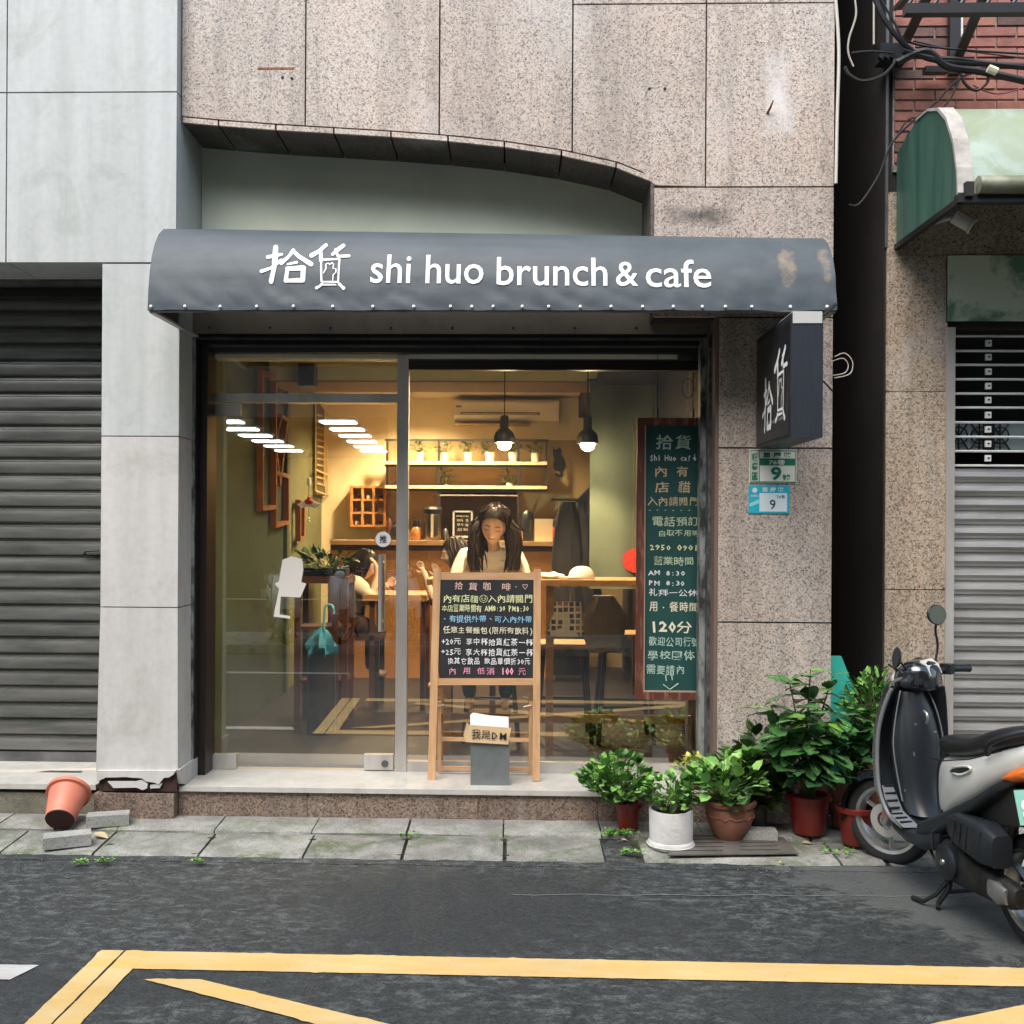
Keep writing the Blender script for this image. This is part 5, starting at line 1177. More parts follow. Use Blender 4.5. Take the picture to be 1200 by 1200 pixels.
# ---- curtain / roller blind with red dot on the right
YCu = 8.45
x0, x1 = W(691, 600, YCu).x, W(800, 600, YCu).x; z0, z1_ = W(720, 690, YCu).z, W(720, 446, YCu).z
t = thing('fabric_curtain', 'hanging grey green cloth curtain with one big red dot right of the pendant lamp', 'curtain', (x0, YCu, z0))
b = MB(); rings = []
for i in range(41):
    x = x0+(x1-x0)*i/40; rings.append([(x, YCu+.012*math.sin(x*17+zc*1.3)+.01*math.sin(x*6+zc*4), zc) for zc in [z0+(z1_-z0)*k/12 for k in range(13)]])
b.loft(rings, closed=False); b.build('cloth', mat('grey_green_cloth', (.12, .14, .10), .9, c2=(.09, .11, .075), scale=2), t, smooth=60)
b = MB(); b.tube([(x0-.03, YCu, z1_+.005), (x1, YCu, z1_+.005)], .01, 8); b.build('curtain_rod', M_BLACK, t)
q = W(744, 657, YCu-.03); b = MB(); b.lathe([(.1, 0), (.1, .002), (0, .002)], 32, M=Matrix.Translation((q.x, YCu-.024, q.z)) @ Matrix.Rotation(PI/2, 4, 'X')); b.build('red_dot', mat('red_print', (.5, .03, .02), .7), t)
# ---- window bar table along the glass (right half)
YT0, YT1 = 6.55, 7.0
zt2 = W(700, 680, YT0).z
wt = thing('window_bar', 'pine bar table running along the inside of the shop window', 'table', (.4, 6.8, ZIF))
MB().box((W(500, 680, YT0).x, YT0, zt2-.04), (XIR, YT1, zt2)).build('tabletop', mat('honey_pine', (.64, .36, .13), .4, c2=(.55, .29, .1), scale=3, stretch=(.8, 6, 6)), wt)
for px in (520, 640, 815): x = W(px, 700, YT0+.05).x; MB().box((x, YT0+.03, ZIF), (x+.05, YT0+.08, zt2-.041)).build('leg', M_OAK, wt)
MB().box((W(500, 840, 6.7).x, 6.7, W(700, 848, 6.7).z), (XIR, 6.74, W(700, 838, 6.7).z)).build('foot_rail', M_OAK, wt)
# cap on the table
q = W(682, 668, 6.7); cp = thing('cap', 'white baseball cap lying on the window bar', 'cap', (q.x, 6.7, zt2))
b = MB(); r_ = []
for k in range(7):
    t_ = k/6*PI/2; rr_ = .085*math.cos(t_)**.8; r_.append([(q.x+rr_*math.cos(a*PI/8)*1.05, 6.72+rr_*math.sin(a*PI/8), zt2+.085*math.sin(t_)) for a in range(16)])
b.loft(r_); b.build('crown', M_WHITE, cp, smooth=True)
b = MB(); b.prism([(q.x-.16, 6.66), (q.x-.12, 6.62), (q.x-.04, 6.62), (q.x+.02, 6.64), (q.x+.02, 6.7), (q.x-.07, 6.73)], zt2+.008, zt2+.016, 'z'); b.build('visor', M_WHITE, cp)
t = thing('tumbled_cloth', 'crumpled white cloth on the window bar left of the cap', 'cloth', (q.x-.2, 6.7, zt2)); b = MB(); b.ball((q.x-.2, 6.72, zt2+.012), (.09, .06, .02), 14, 8)
for v in b.bm.verts: v.co += Vector((0, 0, abs(noise.noise(v.co*22))*.035))
b.build('cloth_folds', M_WHITE, t, smooth=True)
# tote bag with square pattern and pale coat hanging below the table
q = W(662, 745, 6.62); bg = thing('tote_bag', 'patchwork tote bag with small squares hanging under the window bar', 'bag', (q.x, 6.62, q.z))
w_, h_ = .26, .22
rings = []
for k in range(9):
    z = q.z+h_*k/8; s_ = 1-.18*k/8; ww = w_/2*s_; dd = .05*(1-.5*k/8)+.01
    rings.append([(q.x+ww*math.copysign(abs(math.cos(a*PI/10))**.6, math.cos(a*PI/10)), 6.62+dd*math.copysign(abs(math.sin(a*PI/10))**.6, math.sin(a*PI/10)), z) for a in range(20)])
def patchm():
    m, N, L, B = newmat('patchwork_squares'); p = pos(N, L, (26, 26, 26)); v = N.new('ShaderNodeTexVoronoi'); v.inputs['Randomness'].default_value = .15; v.inputs['Scale'].default_value = 1; v.distance = 'CHEBYCHEV'; L.new(p, v.inputs['Vector'])
    s = N.new('ShaderNodeSeparateColor'); L.new(v.outputs['Color'], s.inputs[0])
    c = ramp(N, L, s.outputs[0], [(0, (.05, .04, .05)), (.25, (.35, .12, .12)), (.45, (.12, .22, .14)), (.6, (.55, .5, .4)), (.75, (.08, .08, .12))], 'CONSTANT')
    c = mixc(N, L, ramp(N, L, v.outputs['Distance'], [(.33, 0), (.38, 1)]), c, (.62, .58, .5)); L.new(c, B.inputs['Base Color']); B.inputs['Roughness'].default_value = .8; return m
b = MB(); b.loft(rings); b.build('bag_body', patchm(), bg, smooth=50)
for s_ in (-.05, .06): b = MB(); b.tube([(q.x+s_-.03, 6.6, q.z+h_), (q.x+s_-.02, 6.58, q.z+h_+.12), (q.x+s_+.01, 6.6, zt2-.05)], .006, 6); b.build('strap', mat('beige_strap', (.55, .5, .42), .8) if s_ < 0 else bpy.data.materials['beige_strap'], bg)
t = thing('hanging_coat', 'pale beige coat hanging over a stool under the window bar', 'coat', W(715, 760, 7.0))
P_ = [(690, 700), (725, 698), (727, 762), (712, 761), (702, 745)]
b = MB(); qa, qb = W(707, 698, 7.02), W(707, 763, 7.02); rings = []
for i in range(10):
    z = qa.z+(qb.z-qa.z)*i/9; ww = .07+.07*min(1, i/3)-.02*max(0, i-6)/3
    rings.append([(qa.x+.02*i/9+ww*(1+.1*math.sin(a*2.6+i*.6))*math.cos(a*PI/9), 7.02+(.035+.012*math.sin(a*2.1+i))*math.sin(a*PI/9), z+.015*math.sin(a*1.9)*(i/9)) for a in range(18)])
b.loft(rings); b.build('coat_body', mat('beige_wool', (.42, .37, .3), .9, c2=(.34, .3, .24), scale=6), t, smooth=40)
# stools under the table
def stool(px, Y, seat_py, label, m_=None):
    q = W(px, seat_py, Y); t = thing('bar_stool', label, 'stool', (q.x, Y, ZIF), 'stools at the window bar'); z = q.z
    b = MB(); b.box((q.x-.17, Y-.17, z-.035), (q.x+.17, Y+.17, z)); b.bevel(.01, 2); b.build('seat', M_OAK, t)
    for sx_ in (-1, 1):
        for sy_ in (-1, 1): b = MB(); b.bar((q.x+sx_*.19, Y+sy_*.19, ZIF), (q.x+sx_*.14, Y+sy_*.14, z-.036), .03, .03, up=(0, 1, 0)); b.build('leg', M_BLACK, t)
    for sy_ in (-1, 1): b = MB(); b.bar((q.x-.17, Y+sy_*.17, ZIF+.25), (q.x+.17, Y+sy_*.17, ZIF+.25), .022); b.build('stretcher', M_BLACK, t)
stool(731, 7.2, 741, 'pine topped bar stool with black legs nearest the green blackboard'); stool(660, 7.25, 752, 'pine topped bar stool with black legs under the patchwork bag')
# ---- left zone: rack with plants, umbrella, table
t = thing('plant_rack', 'dark red wooden rack with plants on top behind the door glass', 'rack', (-1.3, 7.6, ZIF))
YRk = 7.6; xa_, xb_ = W(345, 700, YRk).x, W(408, 700, YRk).x; zr_ = W(380, 676, YRk).z
MB().box((xa_, YRk, zr_-.05), (xb_, YRk+.35, zr_)).build('rack_top', M_DWOOD, t)
for x in (xa_, xb_-.05, W(389, 700, YRk).x):
    for y in (YRk, YRk+.3): MB().box((x, y, ZIF), (x+.045, y+.045, zr_-.051)).build('rack_post', M_DWOOD, t)
for z in (.55, .95): MB().box((xa_+.02, YRk+.01, z), (xb_-.02, YRk+.33, z+.025)).build('rack_shelf', M_DWOOD, t)
pt = thing('trough_plant', 'dark glossy foliage in a long trough on top of the red wooden rack', 'potted plant', (xa_, YRk, zr_))
MB().box((xa_+.02, YRk+.05, zr_), (xb_-.03, YRk+.25, zr_+.06)).build('trough', M_BLACK, pt)
foliage(pt, ((xa_+xb_)/2, YRk+.15, zr_+.11), (.22, .1, .07), 160, .09, .02, ML_D, 21)
q = W(377, 745, 7.3); um = thing('umbrella', 'furled teal umbrella with a hooked handle standing behind the door glass', 'umbrella', (q.x, 7.3, .6))
M_TEAL = mat('teal_fabric', (.02, .22, .36), .75, c2=(.012, .15, .26), scale=8)
zt3, zb3 = W(377, 735, 7.3).z, W(377, 775, 7.3).z
rings = []
for k in range(10):
    t_ = k/9; r_ = .09*(math.sin(PI*min(1, .16+t_*.84))**.7)*(1-.2*t_)+.008; rings.append([(q.x+r_*(1+.38*math.sin(a*PI/8*5+t_*5))*math.cos(a*PI/8), 7.3+r_*(1+.38*math.sin(a*PI/8*5+t_*5))*math.sin(a*PI/8), zb3+(zt3-zb3)*t_) for a in range(16)])
b = MB(); b.loft(rings); b.build('canopy', M_TEAL, um, smooth=True)
b = MB(); za_ = W(378, 714, 7.3).z; b.tube([(q.x+.015, 7.3, zt3-.03), (q.x+.02, 7.3, za_)]+[(q.x+.052-.032*math.cos(a*PI/6), 7.3, za_+.034*math.sin(a*PI/6)) for a in range(1, 7)]+[(q.x+.084, 7.3, za_-.03)], .009, 8); b.build('hook_handle', mat('pale_teal_plastic', (.16, .5, .58), .3), um, smooth=True)
t = thing('cafe_table', 'dark wood cafe table in front of the seated person in the white shirt', 'table', (-1.0, 8.3, ZIF))
YTb = 8.2; z = W(445, 697, YTb).z; MB().box((W(425, 700, YTb).x, YTb, z-.05), (W(500, 700, YTb).x, YTb+.6, z)).build('tabletop', M_OAK, t)
for x in (W(432, 700, YTb).x, W(492, 700, YTb).x):
    for y in (YTb+.05, YTb+.5): MB().box((x, y, ZIF), (x+.04, y+.04, z-.051)).build('leg', M_DWOOD, t)
t = thing('cafe_chair', 'dark chair the person in the white shirt sits on', 'chair', (W(418, 740, 8.45).x, 8.45, ZIF)); cx_ = W(418, 740, 8.45).x
zs_ = W(418, 742, 8.45).z; MB().box((cx_-.2, 8.25, zs_-.04), (cx_+.22, 8.65, zs_)).build('seat', M_DWOOD, t)
for sx_ in (-.18, .17):
    for y in (8.27, 8.6): MB().box((cx_+sx_, y, ZIF), (cx_+sx_+.04, y+.04, zs_-.041)).build('leg', M_BLACK, t)
for y in (8.25, 8.615): MB().box((cx_-.205, y, zs_), (cx_-.165, y+.035, zs_+.5)).build('back_post', M_DWOOD, t)

q = W(377, 745, 7.3); us = thing('umbrella_stand', 'dark round umbrella stand holding the furled teal umbrella', 'umbrella stand', (q.x, 7.3, ZIF))
b = MB(); b.lathe([(0, 0), (.10, 0), (.105, .02), (.105, zb3+.06-ZIF), (.098, zb3+.06-ZIF), (.095, .03), (0, .03)], 20, c=(q.x, 7.3, ZIF)); b.build('stand_body', M_BLK2, us, smooth=35)
# ================================================================== PEOPLE
def skinmat(name, c):
    m, N, L, B = newmat(name); B.inputs['Base Color'].default_value = c4(c); B.inputs['Roughness'].default_value = .5
    B.inputs['Subsurface Weight'].default_value = .08; B.inputs['Subsurface Radius'].default_value = (.012, .005, .003); return m
M_SKIN = skinmat('skin', (.74, .50, .38)); M_LIP = skinmat('lips', (.42, .12, .10)); M_HAIR = mat('black_hair', (.008, .005, .004), .45, c2=(.026, .014, .009), scale=60)
M_SHIRT = mat('cream_knit', (.84, .82, .77), .85, c2=(.74, .72, .66), scale=7, bump=.15, bscale=90); M_DKCL = mat('dark_cloth', (.008, .007, .008), .85)
M_SHIRT2 = mat('beige_shirt', (.74, .68, .56), .8, c2=(.64, .58, .46), scale=6, bump=.15); M_BRWN = mat('brown_cloth', (.05, .025, .018), .85)
def skin_obj(name, chains, m, parent, sub=2, root=0):
    # chains: list of [(point, radius), ...]; points closer than 1 mm are the same joint
    vs, rs, es = [], [], []
    def vid(p, r):
        for i, q in enumerate(vs):
            if (q-p).length < .001: return i
        vs.append(p.copy()); rs.append(r); return len(vs)-1
    for ch in chains:
        ids = [vid(Vector(p), r) for p, r in ch]; es += list(zip(ids, ids[1:]))
    off = OFF.get(parent.name, Vector()); me = bpy.data.meshes.new(name); me.from_pydata([v-off for v in vs], es, [])
    o = bpy.data.objects.new(name, me); COL.objects.link(o); md = o.modifiers.new('skin', 'SKIN'); md.use_smooth_shade = True
    for i, r in enumerate(rs):
        d = me.skin_vertices[0].data[i]; d.radius = (r, r) if not hasattr(r, '__len__') else r; d.use_root = (i == root)
    s = o.modifiers.new('sub', 'SUBSURF'); s.levels = s.render_levels = sub
    dg = bpy.context.evaluated_depsgraph_get(); m2 = bpy.data.meshes.new_from_object(o.evaluated_get(dg)); bpy.data.objects.remove(o)
    m2.materials.clear(); m2.materials.append(m)
    m2.polygons.foreach_set('use_smooth', [True]*len(m2.polygons)); return m2
def headmesh(c, M3, s=1.0):
    # sculpted head: -Y is the face in local space
    b = bmesh.new(); bmesh.ops.create_uvsphere(b, u_segments=36, v_segments=28, radius=1)
    g = lambda x, z, cx_, cz_, w, h: math.exp(-((x-cx_)/w)**2-((z-cz_)/h)**2)
    for v in b.verts:
        x, y, z = v.co.x*.074, v.co.y*.094, v.co.z*.115
        if z < 0: k = (-z/.115); x *= 1-.30*k**1.6; y *= 1-.12*k
        if z < 0 and y > 0: y *= 1-.45*(-z/.115)
        if y < 0:
            f = min(1, -y/.05)
            y -= f*(.023*g(x, z, 0, -.022, .011, .014)+.012*g(x, z, 0, -.004, .008, .022)+.006*g(x, z, 0, -.056, .02, .009)+.008*g(x, z, 0, -.093, .02, .014)+.004*g(x, z, 0, .034, .05, .012))
            y += f*(.009*g(x, z, .03, .008, .016, .012)+.009*g(x, z, -.03, .008, .016, .012)+.004*g(x, z, 0, -.072, .02, .006)+.003*g(x, z, 0, -.043, .012, .004))
            y -= f*.004*(g(x, z, .032, .004, .010, .006)+g(x, z, -.032, .004, .010, .006))
            y -= f*.004*(g(x, z, .045, -.025, .02, .02)+g(x, z, -.045, -.025, .02, .02))
        v.co = Vector((x, y, z))
    for f in b.faces:
        q = f.calc_center_median(); f.smooth = True
        if q.y < -.04 and abs(q.x) < .022 and -.066 < q.z < -.048: f.material_index = 1
    mm = b
    def tub(P_, r, mi):
        t = MB(); t.mi = mi; t.tube(P_, r, 5); bmesh.ops.recalc_face_normals(t.bm, faces=t.bm.faces); me = bpy.data.meshes.new('t'); t.bm.to_mesh(me); t.bm.free(); mm.from_mesh(me); bpy.data.meshes.remove(me)
    for sx_ in (-1, 1):
        tub([(sx_*(.018+.007*k), -.0885+.0022*k+abs(k-2)*.0003, .002-.0028*(1-((k-2)/2)**2)) for k in range(5)], [.0012, .002, .0024, .002, .0012], 2)   # lowered lashes
        tub([(sx_*(.014+.009*k), -.0935+.0035*k, .025+.004*(1-((k-1.8)/2)**2)) for k in range(5)], [.0015, .0026, .0028, .0022, .001], 2)     # brows
        t = MB(); t.ball((sx_*.074, .008, -.005), (.009, .018, .028), 10, 8); me = bpy.data.meshes.new('t'); t.bm.to_mesh(me); t.bm.free(); mm.from_mesh(me); bpy.data.meshes.remove(me)
    T = Matrix.Translation(c) @ M3.to_4x4() @ Matrix.Scale(s, 4); bmesh.ops.transform(b, matrix=T, verts=b.verts); return b
def hand(wr, d, n, s=1.0, curl=.4, spread=.25, thumb=1):
    # wrist, pointing direction d, palm normal n -> palm and five finger chains
    d = d.normalized(); n = (n-d*n.dot(d)).normalized(); sd_ = d.cross(n); pc = wr+d*.05*s; ch = [[(wr, .021*s), (pc, (.030*s, .018*s))]]
    for i, (o_, L_) in enumerate(((-.028, .062), (-.01, .075), (.01, .07), (.027, .055))):
        k0 = wr+d*.088*s+sd_*o_*s; dd = (d+sd_*o_*spread*10*.4).normalized(); k1 = k0+(dd*math.cos(curl)+n*math.sin(curl))*L_*.45*s; k2 = k1+(dd*math.cos(curl*2)+n*math.sin(curl*2))*L_*.33*s; k3 = k2+(dd*math.cos(curl*2.8)+n*math.sin(curl*2.8))*L_*.25*s
        ch.append([(pc, .025*s), (k0, .0095*s), (k1, .0085*s), (k2, .0078*s), (k3, .0065*s)])
    t0 = wr+d*.035*s-sd_*.03*s*thumb; t1 = t0+(d*.6-sd_*.7*thumb+n*.4).normalized()*.035*s; t2 = t1+(d*.85-sd_*.25*thumb+n*.45).normalized()*.028*s
    ch.append([(pc, .025*s), (t0, .013*s), (t1, .0105*s), (t2, .008*s)]); return ch
def person(label, J, headM, hs, shirt, lower, hands, hairfn, sleeve=1.0, group=None, sub=1):
    base = J['hipL'].lerp(J['hipR'], .5); p = thing('person', label, 'person', (base.x, base.y, ZIF), group)
    P = J; pel = base+Vector((0, 0, .02)); mid = pel.lerp(P['chest'], .5)
    ch = [[(pel, .11), (mid, .10), (P['chest'], .115), (P['neck'], .048), (P['head']+headM @ Vector((0, .02, -.03)), .05)]]
    for s in 'LR':
        ch.append([(P['chest'], .11), (P['sh'+s], .052), (P['el'+s], .037), (P['wr'+s], .024)])
        ch.append([(pel, .11), (P['hip'+s], .085), (P['kn'+s], .055), (P['an'+s], .035), (P['an'+s]+Vector(P.get('toe', (0, -.14, -.03))), .03)])
        d, n, cu, th = hands[s]; ch += hand(P['wr'+s], Vector(d), Vector(n), P.get('hand', 1.0), cu, .25, th)
    me = skin_obj('body', ch, M_SKIN, p, sub)
    b = headmesh(P['head'], headM, hs); bmesh.ops.translate(b, vec=-OFF[p.name], verts=b.verts); b.from_mesh(me)
    # faces of from_mesh come with index 0 (skin)
    me2 = bpy.data.meshes.new('body'); b.to_mesh(me2); b.free()
    for m_ in (M_SKIN, M_LIP, M_HAIR): me2.materials.append(m_)
    link('body', me2, p)
    e = 1.16; sc = [[(pel+Vector((0, 0, -.03)), .14), (mid, .135), (P['chest'], .145), (P['chest'].lerp(P['neck'], .6), .105), (P['neck']+Vector((0, 0, .004)), .066)]]
    for s in 'LR':
        w = P['el'+s].lerp(P['wr'+s], sleeve); sc.append([(P['chest'], .145), (P['sh'+s], .078), (P['sh'+s].lerp(P['el'+s], .6), .068), (P['el'+s], .06), (w, .042)])
    link('shirt', skin_obj('shirt', sc, shirt, p, sub+1), p)
    tr = [[(pel+Vector((0, 0, -.02)), .12)]+[(P['hip'+s], .1), (P['kn'+s], .07), (P['an'+s], .05)] for s in 'LR']
    link('trousers', skin_obj('trousers', tr, lower, p, sub), p)
    hairfn(p, P['head'], headM, hs); return p
def hair_shell(b, c, M3, s, front=.5, grow=1.10, low=-.02):
    # cap over the skull, open at the face
    T = Matrix.Translation(c) @ M3.to_4x4() @ Matrix.Scale(s, 4); rings = []
    for i in range(13):
        ph = i/12*PI*.62; r = []
        for k in range(28):
            a = 2*PI*k/28; fy = -math.cos(a)   # a=0 -> face side
            phk = ph*(1-.42*max(0, -fy*-1)*0) ; lim = 1-.52*max(0, math.cos(a))**.8; q = ph*lim
            rad = grow*(1+.03*math.sin(a*9+i))
            r.append(T @ Vector((math.sin(q)*math.sin(a)*.079*rad, -math.sin(q)*math.cos(a)*.098*rad+.006, math.cos(q)*.118*rad+.004)))
        rings.append(r)
    b.loft(rings, cap=False)
def woman_hair(p, c, M3, s):
    b = MB(); hair_shell(b, c, M3, s); rr = random.Random(2); T = Matrix.Translation(c) @ M3.to_4x4() @ Matrix.Scale(s, 4)
    for i in range(170):
        side = rr.choice((-1, 1)); a = rr.uniform(1.02, 2.7)*side; top = T @ Vector((math.sin(a)*.03, -math.cos(a)*.05+.0, .118)); 
        midp = T @ Vector((math.sin(a)*.092, -math.cos(a)*.095+.012, .01+rr.uniform(-.01, .02)))
        L = rr.uniform(.22, .40); x = midp.x+side*rr.uniform(-.012, .045); ph = rr.uniform(0, 6); pts = [top, top.lerp(midp, .5)+(midp-c).normalized()*.03, midp]
        yb = midp.y-.01
        for k in range(1, 8):
            t = k/7; pts.append(Vector((x+side*(.018*t+.02*math.sin(t*PI))-side*.02*t*t+.009*math.sin(ph+k*1.1), yb-.035*t+.007*math.cos(ph+k*1.3), midp.z-L*t)))
        b.tube(pts, [.007, .009, .010, .010, .009, .009, .009, .008, .006, .002], 5)
    b.build('hair', M_HAIR, p, smooth=True)
def short_hair(p, c, M3, s):
    b = MB(); hair_shell(b, c, M3, s, grow=1.16); rr = random.Random(6); T = Matrix.Translation(c) @ M3.to_4x4() @ Matrix.Scale(s, 4)
    for i in range(110):
        a = rr.uniform(.9, 5.4); q = Vector((math.sin(a)*.088, -math.cos(a)*.1+.01, rr.uniform(-.01, .07))); p0 = T @ q; d = M3 @ Vector((q.x*.3, q.y*.3+.01, -.09-rr.uniform(0, .05)))
        b.tube([T @ (q*.6+Vector((0, 0, .09))), p0, p0+d*.5+Vector((rr.gauss(0, .006), rr.gauss(0, .006), 0)), p0+d], [.008, .012, .010, .003], 5)
    b.build('hair', M_HAIR, p, smooth=True)
def RM(x, y, z): return Euler((R(x), R(y), R(z)), 'XYZ').to_matrix()
Yw = 7.05
hd = W(579, 615, 6.92)
J = dict(head=hd, neck=W(577, 642, 7.02), chest=W(575, 664, 7.08), shL=W(604, 651, 7.06), shR=W(545, 653, 7.06), elL=W(617, 690, 6.95), elR=W(532, 692, 6.95), wrL=W(592, 680, 6.74), wrR=W(562, 681, 6.72),
         hipL=W(592, 745, 7.16), hipR=W(560, 745, 7.16), knL=Vector((-.02, 6.85, 1.0)), knR=Vector((-.3, 6.85, 1.0)), anL=Vector((-.04, 6.95, .55)), anR=Vector((-.28, 6.95, .55)))
person('long haired woman in a cream knit top looking down at the window bar', J, RM(24, 0, -7) @ RM(0, 8, 0), 1.16, M_SHIRT, M_DKCL,
       dict(L=((-.5, -.6, -.1), (0, 0, -1), .35, 1), R=((.5, -.6, -.1), (0, 0, -1), .35, -1)), woman_hair)
stool(576, 7.2, 768, 'bar stool the long haired woman sits on')
b = MB(); b.box((-.32, 6.58, zt2+.001), (-.02, 6.78, zt2+.006)); tag(b.build('bounce_paper_sheet', M_WHITE), 'white paper sheet added on the window bar to bounce light onto the long haired woman', 'paper')  # sheet added to bounce lamp light up onto her face
# person in white shirt in profile at the left table
hd = W(427, 663, 8.45)
J = dict(head=hd, neck=W(419, 676, 8.45), chest=W(414, 694, 8.45), shL=W(415, 683, 8.62), shR=W(417, 684, 8.28), elL=W(436, 706, 8.62), elR=W(436, 699, 8.26), wrL=W(447, 690, 8.55), wrR=W(442, 674, 8.30),
         hipL=W(409, 728, 8.56), hipR=W(409, 728, 8.34), knL=W(436, 735, 8.56), knR=W(436, 735, 8.34), anL=W(434, 786, 8.56), anR=W(434, 786, 8.34), toe=(.14, 0, -.03))
person('person in a beige white shirt sitting in profile with a hand raised to the forehead', J, RM(0, 0, 90) @ RM(18, 0, 0), 1.0, M_SHIRT2, M_BRWN,
       dict(L=((.6, 0, .4), (0, -1, 0), .4, 1), R=((-.15, 0, 1), (-1, 0, 0), .35, 1)), short_hair, sleeve=.35)
# person behind the woman, hands raised
hd = W(533, 650, 7.95)
J = dict(head=hd, neck=W(536, 668, 7.95), chest=W(538, 688, 7.95), shL=W(535, 676, 8.12), shR=W(533, 677, 7.78), elL=W(512, 704, 8.05), elR=W(508, 706, 7.72), wrL=W(511, 677, 8.0), wrR=W(498, 673, 7.74),
         hipL=W(548, 735, 8.06), hipR=W(548, 735, 7.84), knL=W(520, 745, 8.06), knR=W(520, 745, 7.84), hand=.72, anL=W(522, 800, 8.06), anR=W(522, 800, 7.84), toe=(-.14, 0, -.03))
person('person with dark brown hair behind the long haired woman raising both hands', J, RM(0, 0, -80) @ RM(8, 0, 0), 1.0, M_BRWN, M_DKCL,
       dict(L=((-.1, 0, 1), (-.2, -1, 0), .25, 1), R=((-.5, 0, 1), (0, -1, 0), .3, 1)), short_hair, sleeve=.15)
t = thing('cafe_chair', 'chair of the person with raised hands, mostly hidden behind the chalkboard easel', 'chair', (-.35, 7.95, ZIF)); q = W(552, 760, 7.95)
MB().box((q.x-.2, 7.75, q.z-.04), (q.x+.2, 8.15, q.z)).build('seat', M_OAK, t)
for sx_ in (-.19, .15):
    for y in (7.76, 8.1): MB().box((q.x+sx_, y, ZIF), (q.x+sx_+.04, y+.04, q.z-.041)).build('leg', M_BLACK, t)
# dark clothed figure / coats hanging on the right behind the cap
hg = W(676, 600, 8.9)
t = thing('hanging_coats', 'black coats hanging on hooks behind the cap on the window bar', 'coat', (hg.x, 8.9, ZIF))
for k, (dx, w) in enumerate(((-.08, .13), (.07, .15), (.0, .12))):
    b = MB(); rings = []
    for i in range(12):
        z = 1.95-i*.11; ww = w*(.45+.55*min(1, i/2.5))*(1+.08*math.sin(i*1.7+k)); rings.append([(hg.x+dx+ww*math.cos(a*PI/9), 8.9+k*.07+(.07+.015*math.sin(a*3+i))*math.sin(a*PI/9), z) for a in range(18)])
    b.loft(rings); b.build('coat', M_DKCL if k != 1 else M_BLACK, t, smooth=True)
b = MB(); b.tube([(hg.x-.22, 8.93, 1.97), (hg.x+.22, 8.93, 1.97)], .012, 6); b.build('hook_rail', M_BLACK, t)
# ================================================================== POTTED PLANTS ON THE PAVEMENT
def potobj(t, x, y, z, r0, r1, h, m, rim=.012, seg=28, soil=True, rimh=.03):
    b = MB(); b.lathe([(0, 0), (r0*.96, 0), (r0, .006), (r1*.985, h-rimh), (r1+rim, h-rimh+.004), (r1+rim, h-.004), (r1+rim*.6, h), (r1-.006, h), (r1-.012, h-.025)], seg, c=(x, y, z)); b.build('pot', m, t, smooth=35)
    if soil: b = MB(); b.lathe([(r1-.011, h-.03), (0, h-.018)], seg, c=(x, y, z)); b.build('soil', mat('potting_soil', (.03, .02, .014), .95) if 'potting_soil' not in bpy.data.materials else bpy.data.materials['potting_soil'], t)
ML_B = [leafm('bright_green_leaf', (.15, .32, .06)), leafm('fresh_green_leaf', (.10, .23, .05)), leafm('deep_green_leaf', (.04, .11, .025))]
ML_L = [leafm('light_lime_leaf', (.24, .42, .11)), leafm('soft_green_leaf', (.14, .30, .07)), leafm('deep_green_leaf2', (.05, .13, .03))]
ML_Y = [leafm('yellow_leaf', (.45, .42, .10)), leafm('yellow_green_leaf', (.30, .36, .08)), leafm('lime_leaf', (.16, .26, .05))]
M_REDP = mat('deep_red_plastic', (.20, .018, .012), .35, c2=(.14, .014, .01), scale=4)
M_TERR = mat('terracotta', (.30, .125, .075), .75, c2=(.20, .085, .055), scale=7, bump=.2)
M_WPOT = mat('white_cement_pot', (.60, .59, .57), .85, c2=(.42, .41, .39), scale=5, lo=.4, hi=.75, bump=.35, bscale=50)
# 1 bushy mint like plant in red pot
q = G(738, 968, .055); q.y = 5.70; x = W(736, 950, 5.70).x
t = thing('potted_plant', 'bushy bright green small leaved plant in a small red pot left of the white pot', 'potted plant', (x, 5.7, .055), 'potted plants on the pavement')
potobj(t, x, 5.70, .055, .055, .068, .15, M_REDP); foliage(t, (W(723, 925, 5.66).x, 5.64, .33), (.20, .14, .125), 560, .050, .023, ML_B, 1, up=.45)
# 2 white pot
x = W(786, 960, 5.48).x
t = thing('potted_plant', 'small leafy plant with dark stems in a white cement cylinder pot', 'potted plant', (x, 5.48, .03), 'potted plants on the pavement')
b = MB(); b.lathe([(0, 0), (.118, 0), (.122, .01), (.118, .03), (.113, .035), (.117, .19), (.115, .197), (.104, .197), (.1, .17)], 32, c=(x, 5.48, .03))
for v in b.bm.verts: v.co.x += .006*noise.noise(v.co*6); v.co.z += .004*noise.noise(v.co*8+Vector((3, 1, 2)))
b.build('pot', M_WPOT, t, smooth=35); b = MB(); b.lathe([(.103, .165), (0, .172)], 24, c=(x, 5.48, .03)); b.build('soil', bpy.data.materials['potting_soil'], t)
b = MB(); b.lathe([(.0, -.004), (.118, -.004), (.128, .010), (.123, .012), (.115, .0)], 30, c=(x, 5.48, .034)); b.build('saucer', M_WPOT, t, smooth=35)
foliage(t, (x-.02, 5.47, .30), (.13, .10, .085), 150, .055, .022, ML_L, 2, up=.5)
